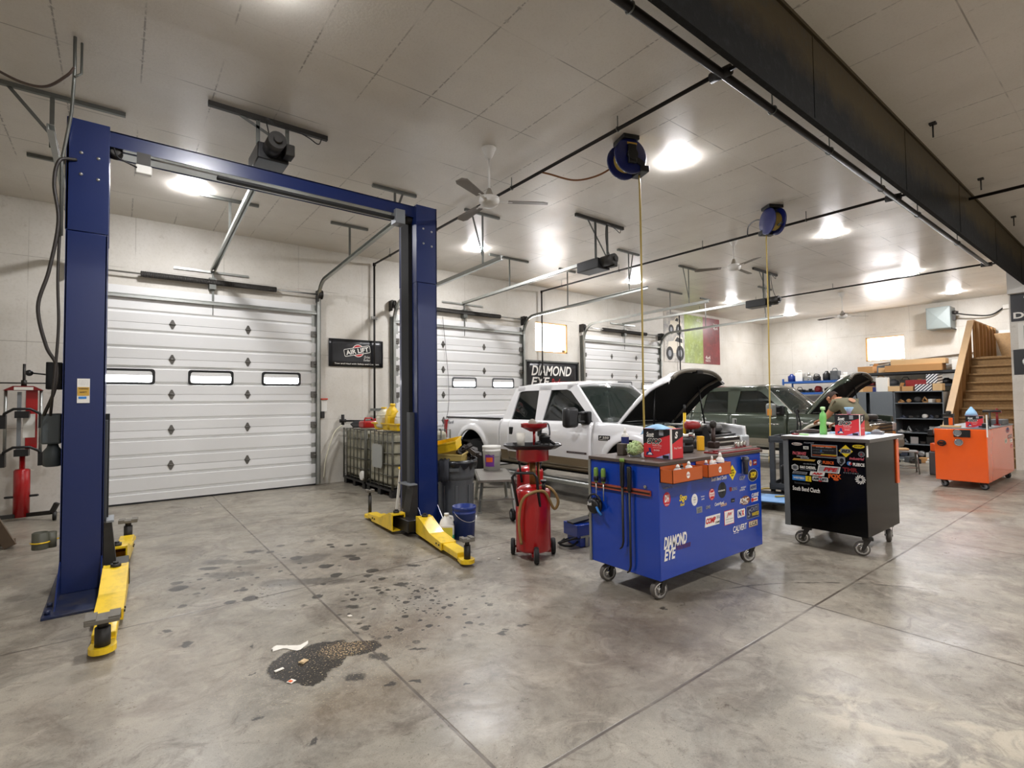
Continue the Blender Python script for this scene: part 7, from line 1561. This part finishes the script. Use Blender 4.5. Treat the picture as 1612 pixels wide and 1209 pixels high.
b.grid(rows, True, True); b.build('hair', mat('brown_hair', '#2f2118', .8), pm)
# hands
def hand(base, d, side, nm):
    b = MB(); base = Vector(base); d = Vector(d).normalized(); lat = d.cross(Vector((0, 0, 1))).normalized()*side; dn = d.cross(lat).normalized()
    if dn.z > 0: dn = -dn
    b.grid([[base+d*(.0+.085*i/4)+lat*((.03+.012*math.sin(i))*math.cos(2*PI*k/10))+dn*(.016*math.sin(2*PI*k/10)) for k in range(10)] for i in range(5)], True, True)
    for k in range(4):
        o_ = base+d*.08+lat*(-.03+.02*k); L = (.065, .075, .07, .055)[k]
        b.tube([o_, o_+d*L*.45+dn*.008, o_+d*L*.75+dn*.03, o_+d*L*.8+dn*.052], [.0095, .009, .0085, .007], 8)
    o_ = base+d*.025+lat*.035; b.tube([o_, o_+lat*.03+d*.025+dn*.01, o_+lat*.03+d*.055+dn*.025], [.011, .01, .008], 8)
    return b.build(nm, SKIN, bd)
hand(at_(.76, .19, 1.03), f_*.9+r_v*-.1+Vector((0, 0, -.35)), -1, 'hand'); hand(at_(.82, -.12, 1.095), f_*.9+r_v*.1+Vector((0, 0, -.3)), 1, 'hand')
SH = mat('olive_shirt', '#67634c', .85, var=.12, vs=12); PT = mat('tan_trousers', '#7a5f3c', .85, var=.15, vs=10)
shirt = [(at_(.05, 0, 1.05), (.178, .152)), (at_(.13, 0, 1.165), (.175, .145)), (at_(.31, 0, 1.37), (.19, .15)), (at_(.42, 0, 1.445), (.125, .115)), (at_(.47, 0, 1.47), .075),
         (at_(.39, .19, 1.415), .095), (at_(.455, .24, 1.26), .078), (at_(.39, -.19, 1.415), .095), (at_(.475, -.225, 1.26), .078)]
skin('shirt', shirt, [(0, 1), (1, 2), (2, 3), (3, 4), (2, 5), (5, 6), (2, 7), (7, 8)], SH, pm)
b = MB(); b.M = Matrix.Translation(at_(.215, .0, 1.455)) @ Matrix((r_v, f_*.67+Vector((0, 0, .74)), -f_*.74+Vector((0, 0, .67)))).transposed().to_4x4(); b.prism([(.07*math.cos(R(a)), .03+.05*math.sin(R(a)), -.012) for a in range(0, 360, 20)], (0, 0, .012)); b.build('shirt_print', mat('faded_print', '#b7886a', .85), pm)
tr = [(at_(.07, 0, 1.055), (.185, .155)), (at_(-.01, .10, .90), .135), (at_(.03, .13, .50), .085), (at_(-.05, .14, .09), .07), (at_(-.01, -.10, .90), .135), (at_(-.06, -.13, .50), .085), (at_(-.24, -.14, .09), .07)]
skin('trousers', tr, [(0, 1), (1, 2), (2, 3), (0, 4), (4, 5), (5, 6)], PT, pm)
for fx, rx in ((-.03, .14), (-.22, -.14)):
    b = MB(); M = Matrix.Translation(at_(fx, rx, 0)) @ Matrix((r_v, f_, Vector((0, 0, 1)))).transposed().to_4x4(); b.M = M
    b.grid([[(.05*w_*math.cos(2*PI*k/14), .03+.14*l_*math.sin(2*PI*k/14), z) for k in range(14)] for w_, l_, z in ((.95, 1, .0), (1, 1.02, .03), (.95, .98, .06), (.8, .6, .09), (.75, .45, .13))], True, True); b.poly([(.0475*math.cos(2*PI*k/14), .03+.14*math.sin(2*PI*k/14), 0) for k in range(14)][::-1]); b.build('boot', mat('boot_brown', '#2d221b', .7), pm)
